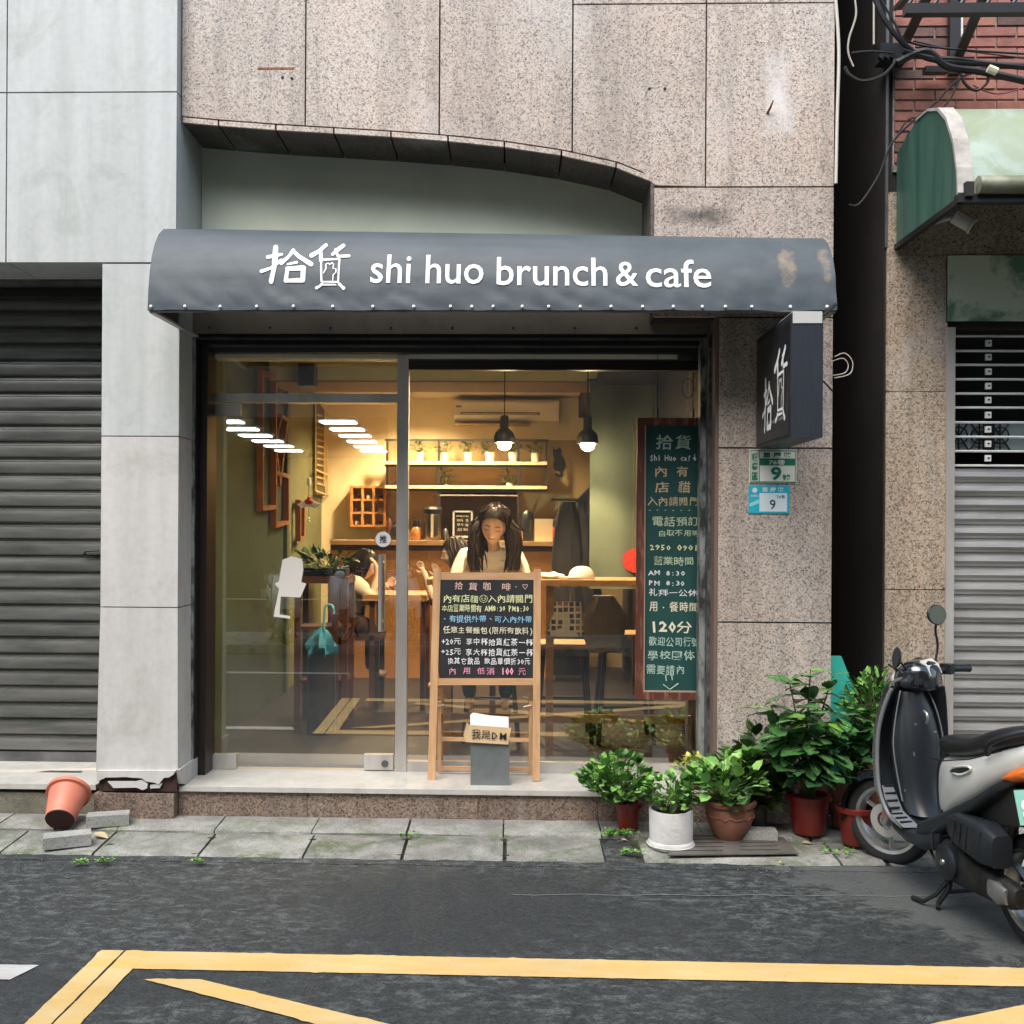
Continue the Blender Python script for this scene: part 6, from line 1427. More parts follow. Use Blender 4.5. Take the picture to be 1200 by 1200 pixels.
for k in range(5):
    a = k*1.1+.4; b = MB(); Lf = .13+.02*k; c0 = Vector((x+.05, 5.47, .21)); d = Vector((math.cos(a)*.45+.25, math.sin(a)*.3, 1)).normalized(); sdv = d.cross(Vector((0, 1, 0))).normalized()
    b.loft([[c0+d*Lf*tt-sdv*w, c0+d*Lf*tt+Vector((0, .006, 0)), c0+d*Lf*tt+sdv*w] for tt, w in ((0, .006), (.3, .013), (.65, .014), (.9, .007), (1, .001))], closed=False); b.build('sword_leaf', ML_B[2], t, smooth=180)
# 3 small yellow-green plant behind on the threshold
x = W(812, 905, 5.95).x
t = thing('potted_plant', 'small yellow green plant in a red pot on the threshold corner', 'potted plant', (x, 5.95, ZT), 'potted plants on the pavement')
potobj(t, x, 5.95, ZT, .04, .052, .085, M_REDP, .006); foliage(t, (x-.01, 5.93, ZT+.125), (.10, .07, .045), 90, .04, .016, ML_Y, 3, up=.7)
# 4 terracotta bowl
x = W(857, 940, 5.56).x; zb_ = .045
t = thing('potted_plant', 'leafy light green plant in a rounded terracotta pot right of the white pot', 'potted plant', (x, 5.6, zb_), 'potted plants on the pavement')
b = MB(); b.lathe([(0, 0), (.075, 0), (.08, .01), (.11, .06), (.128, .115), (.13, .15), (.126, .175), (.142, .183), (.144, .2), (.138, .206), (.124, .206), (.12, .18)], 32, c=(x, 5.6, zb_)); b.build('pot', M_TERR, t, smooth=35)
b = MB(); b.lathe([(.121, .18), (0, .19)], 24, c=(x, 5.6, zb_)); b.build('soil', bpy.data.materials['potting_soil'], t)
b = MB(); b.tube([(x+.131*math.cos(a*PI/16), 5.6+.131*math.sin(a*PI/16), zb_+.125+.008*math.sin(a*2.5)) for a in range(33)], .004, 5); b.build('rope_relief', M_TERR, t, smooth=True)
foliage(t, (x-.03, 5.56, .35), (.20, .14, .115), 260, .078, .031, ML_L, 4, up=.5)
foliage(t, (x+.09, 5.66, .42), (.12, .09, .07), 60, .09, .038, ML_B, 5, up=.3)
# 5 big broad leaved plant(s): each leaf an object
lm1 = mat('glossy_broad_leaf', (.045, .15, .04), .25, c2=(.075, .22, .055), scale=9, var=.35); lm2 = mat('new_broad_leaf', (.22, .46, .06), .32, c2=(.15, .34, .05), scale=9, var=.2); lm3 = mat('shaded_broad_leaf', (.028, .085, .035), .22, c2=(.04, .12, .042), scale=9, var=.3)
vein = mat('leaf_midrib', (.20, .34, .13), .5)
def broad(name, L, Wd_, m, seed):
    rr = random.Random(seed); b = MB(); n = 6; rows_ = []
    for i in range(n+1):
        t = i/n; w = Wd_*math.sin(PI*min(.999, t*.93+.05))**.6*(1-.12*t); z = -.22*L*t*t+.01*math.sin(t*9+seed)*L
        rows_.append([(L*t, -w, z+.12*w+.003*math.sin(t*14)), (L*t, -w*.5, z+.14*w-.004), (L*t, 0, z), (L*t, w*.5, z+.14*w-.004), (L*t, w, z+.12*w+.003*math.cos(t*14))])
    b.loft(rows_, closed=False); b.mi = 1
    b.tube([(L*k/6, 0, rows_[k][2][2]+.0015) for k in range(6)], [.0022, .0018, .0016, .0014, .0012, .0008], 3, cap=False)
    for k in (1, 2, 3, 4):
        for s in (-1, 1): p0 = Vector(rows_[k][2]); p1 = Vector(rows_[k+1][2+s]); b.tube([p0+Vector((0, 0, .0012)), p1+Vector((0, 0, .0016))], [.001, .0006], 3, cap=False)
    return b.mesh(name, [m, vein], 180)
bl_ = [broad('leaf', .115, .040, lm1, 1), broad('leaf', .135, .045, lm1, 2), broad('leaf', .10, .036, lm3, 3), broad('leaf', .115, .040, lm2, 4), broad('leaf', .14, .044, lm3, 5)]
def broadplant(label, x, y, z, stems, seed, pot, n_per=6, leafscale=1.0, tall=True):
    rr = random.Random(seed); t = thing('potted_plant', label, 'potted plant', (x, y, z), 'potted plants on the pavement')
    n_per = int(n_per*1.5); leafscale *= 1.28; potobj(t, x, y, z, *pot); zt = z+pot[2]-.02
    for (tx, tz, ty) in stems:
        top = Vector((tx, ty, tz)); base = Vector((x+rr.uniform(-.03, .03), y+rr.uniform(-.03, .03), zt)); m_ = (top+base)/2+Vector((rr.uniform(-.04, .04), rr.uniform(-.04, .02), .04))
        P_ = smoothpts([base, m_, top], 5); b = MB(); b.tube(P_, [.008-.005*i/(len(P_)-1) for i in range(len(P_))], 6); b.build('stem', M_STEM if seed % 2 else mat_bark, t)
        for k in range(n_per):
            u = 1-.55*(k/n_per)**1.2; pp = P_[min(len(P_)-1, int(u*(len(P_)-1)))]; az_ = k*2.4+rr.uniform(-.4, .4); el_ = rr.uniform(-.15, .75) if k < 3 else rr.uniform(-.5, .35)
            if math.sin(az_) > .3 and rr.random() < .5: az_ = -az_
            young = k < 2 and rr.random() < .55 and tz > .62
            me = bl_[3] if young else (bl_[rr.choice((0, 1, 1))] if tz > .5 else bl_[rr.choice((2, 4, 0))])
            s = leafscale*rr.uniform(.75, 1.12)*(.8 if k == 0 else 1)
            inst('leaf', me, t, pp+Vector((0, 0, rr.uniform(-.01, .02))), (rr.uniform(-.35, .35), -el_, az_), (s, s, s))
    return t
mat_bark = mat('brown_stem', (.09, .055, .035), .8)
X9 = lambda px, py, Y: (W(px, py, Y).x, W(px, py, Y).z, Y)
broadplant('large broad leaved plant with glossy dark green leaves in a tall red plastic pot', W(948, 950, 5.66).x, 5.66, .06,
  [X9(903, 826, 5.5), X9(925, 798, 5.55), X9(950, 784, 5.6), X9(974, 798, 5.58), X9(945, 835, 5.42), X9(925, 860, 5.42), X9(970, 850, 5.45), X9(900, 872, 5.5), X9(950, 875, 5.42), X9(988, 838, 5.6), X9(978, 880, 5.46), X9(935, 900, 5.46), X9(962, 905, 5.45)], 3,
  (.088, .108, .21, M_REDP), 7)
broadplant('broad leaved plant in a terracotta topped pot between the tall red pot and the scooter', W(992, 940, 5.78).x, 5.78, .06,
  [X9(1000, 840, 5.75), X9(1012, 862, 5.7), X9(985, 862, 5.7), X9(1002, 885, 5.66), X9(1018, 838, 5.8)], 8, (.08, .105, .27, M_TERR), 6, .95)
broadplant('low broad leaved plant in a dark red pot by the scooter front wheel', W(1004, 955, 5.5).x, 5.52, .045,
  [X9(996, 905, 5.48), X9(1010, 892, 5.5)], 5, (.07, .095, .2, M_REDP), 5, .8)
x = W(870, 880, 5.75).x; t = thing('potted_plant', 'dark leaved plant enlarged to stand for the shade between the terracotta pot and the granite pier', 'potted plant', (x, 5.72, .055), 'potted plants on the pavement')
potobj(t, x+.06, 5.72, .055, .06, .075, .16, mat('dark_pot', (.02, .018, .018), .5)); foliage(t, (x+.05, 5.72, .36), (.19, .09, .20), 330, .085, .034, ML_D, 9, up=.2)  # dark foliage bulked up in place of the deep shadow around the pots
# fine leaved shrub at the back right near the alley
x = W(1020, 850, 5.95).x; t = thing('potted_plant', 'fine bright leaved shrub at the back by the alley mouth behind the broad leaves', 'potted plant', (x, 5.9, .05), 'potted plants on the pavement')
potobj(t, x, 5.9, .05, .09, .11, .3, M_TERR); foliage(t, (x, 5.88, .74), (.17, .12, .17), 420, .055, .013, ML_B, 11, up=.5)
# teal board standing behind the plants
b = MB(); P_ = [W(a, c, 6.05) for a, c in ((973, 769), (986, 769), (1001, 806), (985, 830), (973, 820))]; b.prism([(p.x, p.z) for p in P_[:3]]+[(P_[2].x, .3), (P_[0].x, .3)], 6.05, 6.075); b.bevel(.004, 1)
tag(b.build('board', mat('turquoise_board', (.05, .48, .40), .5)), 'turquoise plastic board leaning in the alley mouth behind the plants', 'board')
# ground cover weeds
def weeds(px, py, w, n, lab, seed, z=.02):
    q = G(px, py, z); rr = random.Random(seed); b = MB()
    for i in range(n):
        p = Vector((q.x+rr.gauss(0, w), q.y+rr.gauss(0, w*.5), z)); 
        for k in range(4):
            a = rr.uniform(0, 6.3); l = rr.uniform(.010, .022); u = Vector((math.cos(a), math.sin(a), rr.uniform(.2, 1))).normalized(); sdv = u.cross(Vector((0, 0, 1))).normalized()*l*.4; o_ = p+Vector((0, 0, rr.uniform(0, .018)))
            b.mi = rr.randrange(2); b.face([o_, o_+u*l*.5+sdv, o_+u*l, o_+u*l*.5-sdv])
    tag(b.build('weeds', ML_B[:2]), lab, 'weeds', None, 'stuff')
for i, (px, py, w, n, lb, z) in enumerate(((722, 978, .05, 70, 'clump of tiny weeds between the paving and the red potted plant', .05), (738, 1000, .03, 22, 'sprig of weeds in the asphalt patch', .03), (92, 1012, .02, 16, 'tiny weeds at the road edge left', .015), (125, 1011, .02, 14, 'tiny weeds at the road edge beside the first slab joint', .015), (232, 1011, .015, 12, 'tiny weeds at the slab joint', .015), (480, 980, .03, 10, 'moss sprouting along the edging stones', .04), (985, 1000, .05, 18, 'weeds on the slab before the scooter wheel', .03), (1015, 985, .05, 25, 'weeds under the scooter front wheel', .03), (100, 950, .03, 26, 'dark weeds behind the tipped orange pot', .05))): weeds(px, py, w, n, lb, 30+i, z)
def dryleaf(px, py, z, a, s, m, lb, grp='fallen leaves on the paving'):
    me = leaf_me('fallen_leaf', .09*s, .03*s, m, .3, .15); q = G(px, py, z); o = inst('fallen_leaf', me, None, q+Vector((0, 0, .006)), (.1, .05, a)); tag(o, lb, 'leaf', grp)
M_DRY = mat('dry_leaf', (.45, .36, .2), .8); M_YLF = mat('yellow_green_dry_leaf', (.4, .42, .1), .7)
dryleaf(940, 989, .03, .2, .8, M_DRY, 'dry tan leaf on the slab right of the drain grate'); dryleaf(912, 1013, .01, .4, .7, M_YLF, 'yellow green leaf at the road edge in front of the drain grate')
dryleaf(110, 978, .045, -.3, 1.0, M_DRY, 'curled dry leaf between the two loose bricks on the left'); dryleaf(1000, 995, .03, 1.2, .5, M_YLF, 'small leaf on the slab near the scooter wheel'); dryleaf(728, 985, .03, .1, .4, M_DRY, 'tiny pale leaf beside the asphalt patch'); dryleaf(955, 975, .05, .9, .5, M_DRY, 'small dry leaf by the tall red pot')
# ---- tipped pot and bricks
q = G(70, 968, .05); R0 = .105
tp = thing('tipped_plant_pot', 'empty salmon orange plastic pot lying tipped on its rim by the left step', 'plant pot', (W(72, 950, 5.6).x, 5.64, .16), off=False)
b = MB(); b.lathe([(0, -.11), (.075, -.11), (.078, -.105), (.105, .075), (.122, .078), (.122, .10), (.112, .10), (.108, .09), (.072, -.10), (0, -.10)], 32)
m_p = mat('salmon_plastic', (.62, .2, .12), .5, c2=(.52, .16, .1), scale=5); me = b.mesh('pot', [m_p, mat('earth_stained_base', (.05, .02, .015), .9)], 35)
for f in me.polygons:
    if f.center.z < -.1: f.material_index = 1
o = link('pot', me, tp); tp.rotation_euler = (R(-58), R(0), R(8)); 
def loose(px, py, z, rot, dims, label, tilt=0, cat='brick'):
    q = G(px, py, z); b = MB(); b.box((-dims[0]/2, -dims[1]/2, 0), (dims[0]/2, dims[1]/2, dims[2])); b.bevel(.005, 2)
    for v in b.bm.verts: v.co += v.co.normalized()*.003*noise.noise(v.co*30)
    me = b.mesh('loose_brick', M_BRICKC, 50); o = inst('loose_brick', me, None, q, (0, tilt, rot)); tag(o, label, cat, 'loose concrete bricks'); return o
loose(79, 990, .03, R(24), (.235, .11, .06), 'light concrete brick lying in front of the tipped orange pot')
loose(127, 966, .05, R(17), (.225, .10, .062), 'grey concrete brick lying on the edging stones beside the tipped pot')
loose(886, 984, .032, R(-4), (.215, .09, .06), 'pale concrete brick resting on the drain grate')
loose(978, 968, .045, R(3), (.2, .1, .075), 'dark mossy brick behind the drain slab under the plants')
loose(1030, 965, .045, R(8), (.22, .1, .1), 'mossy block under the plants left of the scooter wheel')
# drain grate
gt = thing('drain_grate', 'flat slotted metal drain grate in the pavement beside the white pot', 'drain grate', G(858, 988, .035))
M_GRT = mat('brown_grate_iron', (.16, .145, .13), .6, .3, c2=(.1, .09, .08), scale=10)
A, Bq, Cq, Dq = G(782, 1003, .034), G(936, 1001, .034), G(912, 976, .04), G(803, 977, .04)
b = MB(); b.loft([[A, Bq, Bq+Vector((0, 0, .006)), A+Vector((0, 0, .006))], [Dq, Cq, Cq+Vector((0, 0, .006)), Dq+Vector((0, 0, .006))]]); b.build('grate_plate', M_GRT, gt)
for s in (0, 1):
    for k in range(5):
        t = .16+.17*k; l0 = A.lerp(Dq, t); r0 = Bq.lerp(Cq, t); a_ = l0.lerp(r0, .10 if s == 0 else .56); c_ = l0.lerp(r0, .42 if s == 0 else .88)
        b = MB(); b.bar(a_+Vector((0, 0, .0068)), c_+Vector((0, 0, .0068)), .009, .001); b.build('slot', M_DARK, gt)

rr = random.Random(77); b = MB()
for i in range(420):
    if rr.random() < .7: x, y, z = rr.uniform(-3, 2.6), 5.235-abs(rr.gauss(0, .05)), .001
    else: x, y, z = rr.uniform(-3, 2.6), 5.60+rr.gauss(0, .012), .035
    s = rr.uniform(.002, .0055); c = Vector((x, y, z+s*.5)); P_ = [c+Vector((rr.uniform(.6, 1.2)*s*dx, rr.uniform(.6, 1.2)*s*dy, rr.uniform(.5, 1)*s*dz)) for dx, dy, dz in ((1, 0, 0), (0, 1, 0), (-1, 0, 0), (0, -1, 0), (0, 0, 1))]
    V = [b.bm.verts.new(p) for p in P_]
    for k in range(4): b.bm.faces.new([V[k], V[(k+1) % 4], V[4]])
tag(b.build('grit', mat('pale_grit', (.25, .25, .23), .9, c2=(.1, .1, .09), scale=40)), 'loose grit along the road edge and the paving joint', 'grit', None, 'stuff')
# ================================================================== SCOOTER
M_SIL = mat('silver_white_paint', (.70, .70, .66), .3, .15, coat=.6, c2=(.62, .62, .58), scale=2)
M_BPL = mat('satin_black_plastic', (.010, .013, .017), .36, c2=(.018, .022, .028), scale=4, bump=.05, bscale=200)
M_GPL = mat('glossy_dark_cover', (.012, .015, .019), .14, coat=1)
M_SEAT = mat('black_vinyl', (.010, .011, .013), .42, bump=.12, bscale=220)
M_TYRE = mat('tyre_rubber', (.018, .018, .018), .8); M_ALU = mat('cast_aluminium', (.45, .45, .44), .35, .8, c2=(.3, .3, .29), scale=9)
M_ENG = mat('greasy_engine_metal', (.04, .038, .036), .5, .5, c2=(.015, .014, .013), scale=12)
M_ORA = mat('orange_lens', (.75, .16, .015), .15, coat=1); M_REDL = mat('red_lens', (.45, .01, .01), .15, coat=1)
M_PLATE = mat('mint_plate', (.28, .56, .46), .4); M_RIBB = mat('grey_ribbed_plastic', (.15, .16, .17), .45)
def se(x, yc, zc, hw, hh, p=2.6, n=20, tilt=0):
    out = []
    for k in range(n):
        a = 2*PI*k/n; c_, s_ = math.cos(a), math.sin(a)
        u = hw*math.copysign(abs(c_)**(2/p), c_); v = hh*math.copysign(abs(s_)**(2/p), s_)
        out.append((x+v*tilt, yc+u, zc+v))
    return out
def scooter(loc, heading, lean, steer, label, group=None, plate='80', detail=True):
    t = thing('scooter', label, 'scooter', (0, 0, 0), group)
    WP = {'side_panel', 'lower_trim', 'grab_rim', 'grab_recess', 'seat', 'grab_rail', 'indicator', 'tail_light', 'mudguard', 'license_plate', 'inner_fender'}
    def warp(v):
        if v.x < -.1: v.z += .17*(-.1-v.x)
        if v.x < -.35: v.x = -.35+(v.x+.35)*.72
    def B_(name, m, b, smooth=40, par=None, sub=0):
        if name in WP:
            for v in b.bm.verts: warp(v.co)
        return b.build(name, m, par or t, smooth=smooth, sub=sub)
    xf, xr_ = .53, -.53; rw = .222
    PV = Matrix.Translation((.46, 0, 0)); S = PV @ Matrix.Rotation(steer, 4, 'Z') @ PV.inverted()
    def wheel(x, Mx, name, rear=False):
        w = B_(name, M_TYRE, MB().lathe([(rw-.062, -.036), (rw-.03, -.046), (rw-.008, -.034), (rw, 0), (rw-.008, .034), (rw-.03, .046), (rw-.062, .036), (rw-.066, 0), (rw-.062, -.036)], 40, M=Mx @ Matrix.Translation((x, 0, rw)) @ Matrix.Rotation(PI/2, 4, 'X')), 50)
        W_ = Mx @ Matrix.Translation((x, 0, rw)) @ Matrix.Rotation(PI/2, 4, 'X')
        b = MB(); b.lathe([(rw-.060, -.034), (rw-.056, -.040), (rw-.072, -.036), (rw-.078, -.02), (rw-.078, .02), (rw-.072, .036), (rw-.056, .040), (rw-.060, .034)], 40, M=W_); B_('rim', M_ALU, b, 50, w)
        for k in range(3):
            a = k*2*PI/3+.5; b = MB(); b.loft([[(r_*math.cos(a+da), r_*math.sin(a+da), z) for da, z in ((-.16*.1/r_**.8*.4, -.014), (.16*.1/r_**.8*.4, -.014), (.16*.1/r_**.8*.4, .014), (-.16*.1/r_**.8*.4, .014))] for r_ in (.03, .08, rw-.076)]); b.xf(W_); B_('spoke', M_ALU, b, 30, w)
        b = MB(); b.lathe([(0, -.05), (.03, -.05), (.034, -.04), (.034, .04), (.03, .05), (0, .05)], 20, M=W_); B_('hub', M_ENG if rear else M_ALU, b, 40, w)
        return w
    fw_ = wheel(xf, S, 'front_wheel'); wheel(xr_, Matrix(), 'rear_wheel', True)
    # brake disc + fork + fender
    W_ = S @ Matrix.Translation((xf, .045, rw)) @ Matrix.Rotation(PI/2, 4, 'X')
    b = MB(); b.lathe([(.045, 0), (.082, 0), (.082, .004), (.045, .004), (.045, 0)], 28, M=W_); B_('brake_disc', M_STEEL, b, 30)
    for s in (-1, 1):
        b = MB(); b.tube([(xf-.005, s*.062, rw-.01), (xf-.09, s*.062, rw+.24), (xf-.13, s*.045, rw+.34)], [.02, .021, .018], 10); b.xf(S); B_('fork_leg', M_ALU if s > 0 else M_ENG, b)
    b = MB(); b.box((xf-.055, .055, rw+.02), (xf-.0, .082, rw+.085)); b.bevel(.008, 2); b.xf(S); B_('brake_caliper', mat('copper_brown_caliper', (.3, .13, .08), .5) if 'copper_brown_caliper' not in bpy.data.materials else bpy.data.materials['copper_brown_caliper'], b)
    b = MB(); rings = []
    for k in range(12):
        a = R(-12+k*15); r_ = rw+.028; cxk, czk = xf+r_*math.cos(a), rw+r_*math.sin(a)
        rings.append([(cxk-.035*math.cos(a), -.066, czk-.035*math.sin(a)), (cxk-.008*math.cos(a), -.055, czk-.008*math.sin(a)), (cxk, 0, czk), (cxk-.008*math.cos(a), .055, czk-.008*math.sin(a)), (cxk-.035*math.cos(a), .066, czk-.035*math.sin(a))])
    b.loft(rings, closed=False); b.xf(S); o = B_('front_fender', M_GPL, b, 60)
    # leg shield: inner black tray, outer cover, silver rim
    def shield(off, wmul, zs=1.0):
        rings = []
        for x, z, w, dep in ((.19, .285, .165, .0), (.30, .315, .175, .01), (.365, .42, .185, .03), (.39, .56, .18, .045), (.385, .70, .172, .05), (.36, .82, .152, .04), (.335, .90, .13, .03)):
            w *= wmul; r = []
            for k in range(13):
                u = -1+k/6; r.append((x+off+dep*1.3*(1-u*u)-.035*abs(u)**3, u*w, z))
            rings.append(r)
        return rings
    b = MB(); b.loft(shield(0, 1), closed=False); B_('leg_shield_inner', M_BPL, b, 60)
    b = MB(); b.loft([[(p[0]+.05+.03*(1-(p[1]/.22)**2), p[1]*1.02, p[2]+.006) for p in r] for r in shield(0, 1.0)[1:]], closed=False); B_('front_cover', M_SIL, b, 60)
    for s in (-1, 1):
        sh_ = shield(0, 1); P_ = [r[0 if s < 0 else -1] for r in sh_]; b = MB(); b.tube(smoothpts([Vector((p[0]+.015, p[1]*1.01, p[2])) for p in P_], 3), .011, 8); B_('shield_edge', M_GPL if s < 0 else M_RIBB, b, 60)
    # knee panel / tunnel bulge with ignition
    b = MB(); b.loft([se(.345, 0, .845, .075, .045), se(.33, 0, .72, .11, .05), se(.33, 0, .58, .12, .05), se(.325, 0, .45, .105, .05), se(.30, 0, .35, .09, .05)]); 
    b = MB(); rr_ = []
    for x, z, w, d in ((.335, .88, .07, .03), (.315, .78, .10, .05), (.30, .64, .12, .075), (.30, .50, .11, .07), (.27, .38, .10, .06), (.20, .32, .09, .04)):
        rr_.append([(x+.05-(d+.03)*(1-abs(u)**2.6)**.6 if abs(u) < 1 else x+.05, u*w, z) for u in [-1+k/5 for k in range(11)]])
    b.loft(rr_, closed=False); B_('knee_panel', M_BPL, b, 60)
    b = MB(); b.lathe([(.016, 0), (.016, .006), (.008, .007), (0, .004)], 14, M=Matrix.Translation((.262, .045, .60)) @ Matrix.Rotation(-PI/2, 4, 'Y')); B_('ignition_lock', M_ALU, b)
    # floor
    b = MB(); b.loft([se(.27, 0, .275, .165, .035, 5), se(.15, 0, .255, .175, .035, 5), se(.02, 0, .26, .17, .04, 5), se(-.08, 0, .30, .14, .05, 4)]); B_('floorboard', M_BPL, b, 50)
    # grey ribbed foot rest on left and right edges rising to the shield
    for s in (-1, 1):
        b = MB(); A_ = [(.285, .10, .325), (.285, .178, .325), (.14, .182, .293), (.12, .11, .295)]; A2 = [(.335, .125, .44), (.33, .182, .44)]
        b.face([(A_[0][0], s*A_[0][1], A_[0][2]), (A_[1][0], s*A_[1][1], A_[1][2]), (A_[2][0], s*A_[2][1], A_[2][2]), (A_[3][0], s*A_[3][1], A_[3][2])])
        b.face([(A_[0][0], s*A_[0][1], A_[0][2]), (A_[1][0], s*A_[1][1], A_[1][2]), (A2[1][0], s*A2[1][1], A2[1][2]), (A2[0][0], s*A2[0][1], A2[0][2])]); B_('foot_rest', M_RIBB, b, False)
        for k in range(7):
            tt = k/7; b = MB(); x0, z0 = .335-.05*tt*2 if tt < .5 else .285-.14*(tt-.5)*2, .435-.11*tt*2 if tt < .5 else .325-.03*(tt-.5)*2
            b.bar((x0-.004, s*.118, z0+.003), (x0-.004, s*.174, z0+.003), .010, .006); B_('tread_rib', M_BPL, b)
    # under-seat body: silver side panels, black lower trim
    def bodyring(x, zt_, zb__, hw, p=3): return se(x, 0, (zt_+zb__)/2, hw, (zt_-zb__)/2, p, 28)
    b = MB(); b.loft([bodyring(.01, .665, .34, .085), bodyring(-.05, .672, .36, .118), bodyring(-.15, .678, .42, .142), bodyring(-.3, .69, .475, .158), bodyring(-.45, .705, .53, .155), bodyring(-.6, .72, .575, .135), bodyring(-.72, .73, .615, .10), bodyring(-.79, .725, .65, .06)]); B_('side_panel', M_SIL, b, 60)
    b = MB(); rings = []
    for x, z, w, h_ in ((.06, .30, .165, .05), (-.02, .34, .150, .055), (-.1, .385, .148, .05), (-.22, .435, .155, .042), (-.38, .495, .160, .034), (-.52, .545, .150, .028), (-.66, .59, .12, .022)): rings.append(se(x, 0, z, w, h_, 4, 24))
    b.loft(rings); B_('lower_trim', M_BPL, b, 60)
    b = MB(); b.loft([se(.045, 0, .50, .06, .17, 3), se(.0, 0, .50, .10, .18, 3), se(-.06, 0, .5, .115, .18, 3)]); B_('front_tunnel_cover', M_BPL, b, 60)
    # handle recess in side panel
    for s in (-1, 1):
        b = MB(); b.tube(smoothpts([Vector((-.20, s*.152, .612)), Vector((-.24, s*.158, .632)), Vector((-.34, s*.163, .642)), Vector((-.36, s*.160, .626)), Vector((-.28, s*.160, .603)), Vector((-.20, s*.152, .612))], 3), .0065, 6); B_('grab_rim', M_SIL, b, 60)
        b = MB(); b.prism([(-.205, .612), (-.24, .629), (-.335, .638), (-.352, .626), (-.28, .607)], s*.150, s*.1615); B_('grab_recess', M_BPL, b)
    # seat
    b = MB(); SE = []
    for x, zt_, zb__, hw in ((.035, .715, .665, .05), (.0, .745, .66, .09), (-.08, .758, .66, .115), (-.2, .758, .668, .135), (-.32, .762, .675, .145), (-.42, .79, .685, .145), (-.55, .80, .70, .135), (-.66, .795, .71, .11), (-.72, .775, .72, .07)): SE.append(se(x, 0, (zt_+zb__)/2, hw, (zt_-zb__)/2, 3.2, 28))
    b.loft(SE); B_('seat', M_SEAT, b, 60, sub=1)
    b = MB(); b.tube(smoothpts([Vector((-.50, .15, .69)), Vector((-.56, .165, .735)), Vector((-.70, .12, .765)), Vector((-.80, .0, .77)), Vector((-.70, -.12, .765)), Vector((-.56, -.165, .735)), Vector((-.5, -.15, .69))], 4), .013, 8); B_('grab_rail', M_BPL, b, 60)
    # rear lights
    b = MB(); b.loft([se(-.60, 0, .592, .142, .012, 3), se(-.66, 0, .60, .135, .032, 3), se(-.74, 0, .615, .105, .038, 3), se(-.80, 0, .63, .07, .03, 3)]); B_('indicator', M_ORA, b, 60)
    b = MB(); b.loft([se(-.735, 0, .615, .07, .040, 3), se(-.80, 0, .625, .066, .036, 3), se(-.822, 0, .632, .05, .024, 3)]); B_('tail_light', M_REDL, b, 60)
    # rear mudguard, plate
    b = MB(); b.prism([(-.70, .59), (-.80, .60), (-.87, .40), (-.80, .30), (-.78, .30), (-.76, .42)], -.055, .055); B_('mudguard', M_BPL, b)
    MP = frame_M((-.86, .075, .485), (0, -1, 0), (.38, 0, 1)); b = MB(); b.box((-.13, -.07, 0), (.13, .07, .004), MP); b.bevel(.006, 2); pt_ = B_('license_plate', M_PLATE, b)
    pv = Vector((-.86, 0, .485)); warp(pv); MP = Matrix.Translation(pv-Vector((-.86, 0, .485))) @ MP
    if plate: letter('plate_digits', plate, MP @ Matrix.Translation((-.065, -.012, .0055)), .10, .085, M_WHITE, pt_, .01)
    # engine, airbox, swing case, muffler side, stand
    b = MB(); b.loft([se(-.19, .13, .40, .040, .045, 4), se(-.27, .135, .40, .055, .075, 4), se(-.45, .14, .395, .06, .085, 4), se(-.53, .14, .385, .045, .065, 4)]); B_('air_filter_box', M_BPL, b, 35)
    for k in range(5): b = MB(); b.bar((-.27-.045*k, .196, .345), (-.29-.045*k, .196, .45), .006, .004, up=(0, 1, 0)); B_('box_rib', M_BPL, b)
    b = MB(); b.loft([se(-.10, .10, .24, .05, .075, 2.5), se(-.20, .125, .235, .05, .085, 2.5), se(-.38, .125, .225, .045, .065, 2.5), se(-.56, .115, .222, .04, .055, 2.5), se(-.60, .11, .222, .03, .04, 2.5)]); B_('drive_case', M_ENG, b, 60)
    b = MB(); b.lathe([(.075, 0), (.075, .02), (.06, .03), (.015, .032), (0, .03)], 26, M=Matrix.Translation((-.2, .165, .245)) @ Matrix.Rotation(-PI/2, 4, 'X')); B_('clutch_cover', M_BPL, b)
    b = MB(); b.lathe([(.014, 0), (.012, .008), (0, .01)], 10, M=Matrix.Translation((-.2, .196, .245)) @ Matrix.Rotation(-PI/2, 4, 'X')); B_('cover_bolt', M_ALU, b)
    b = MB(); b.loft([se(-.46, .15, .225, .015, .035, 3), se(-.52, .155, .222, .016, .045, 3), se(-.57, .15, .222, .014, .03, 3)]); B_('hub_cover', M_ALU, b, 60)
    b = MB(); b.box((-.1, -.05, .16), (.0, .09, .36)); b.bevel(.02, 2); b.tube([(-.06, .09, .34), (-.09, .11, .42)], .012, 8); b.tube([(-.02, .06, .26), (.04, .07, .22), (.02, .08, .15)], .009, 6); b.box((-.13, .04, .13), (-.05, .1, .2)); B_('engine_block', M_ENG, b)
    for k in range(4): b = MB(); b.lathe([(.019, 0), (.019, .006)], 12, c=(-.055, .105, .30+k*.014)); B_('spring_coil', M_ALU, b)
    b = MB(); b.tube([(-.62, -.13, .42), (-.5, -.15, .22)], .02, 8); b.tube([(-.1, -.14, .17), (-.4, -.16, .2), (-.72, -.17, .28)], [.02, .045, .05], 12); B_('muffler', M_ENG, b)
    b = MB(); b.tube([(-.5, .06, .52), (-.42, .1, .30)], .028, 10); B_('shock_absorber', M_ENG, b)
    for s in (-1, 1):
        b = MB(); b.tube([(-.12, s*.10, .20), (-.13, s*.13, .10), (-.10, s*.16, .03), (-.115, s*.17, .014)], [.012, .012, .011, .012], 8); B_('stand_leg', M_BLACK, b)
    b = MB(); b.tube([(-.13, -.13, .09), (-.13, .13, .09)], .009, 6); B_('stand_bar', M_BLACK, b)
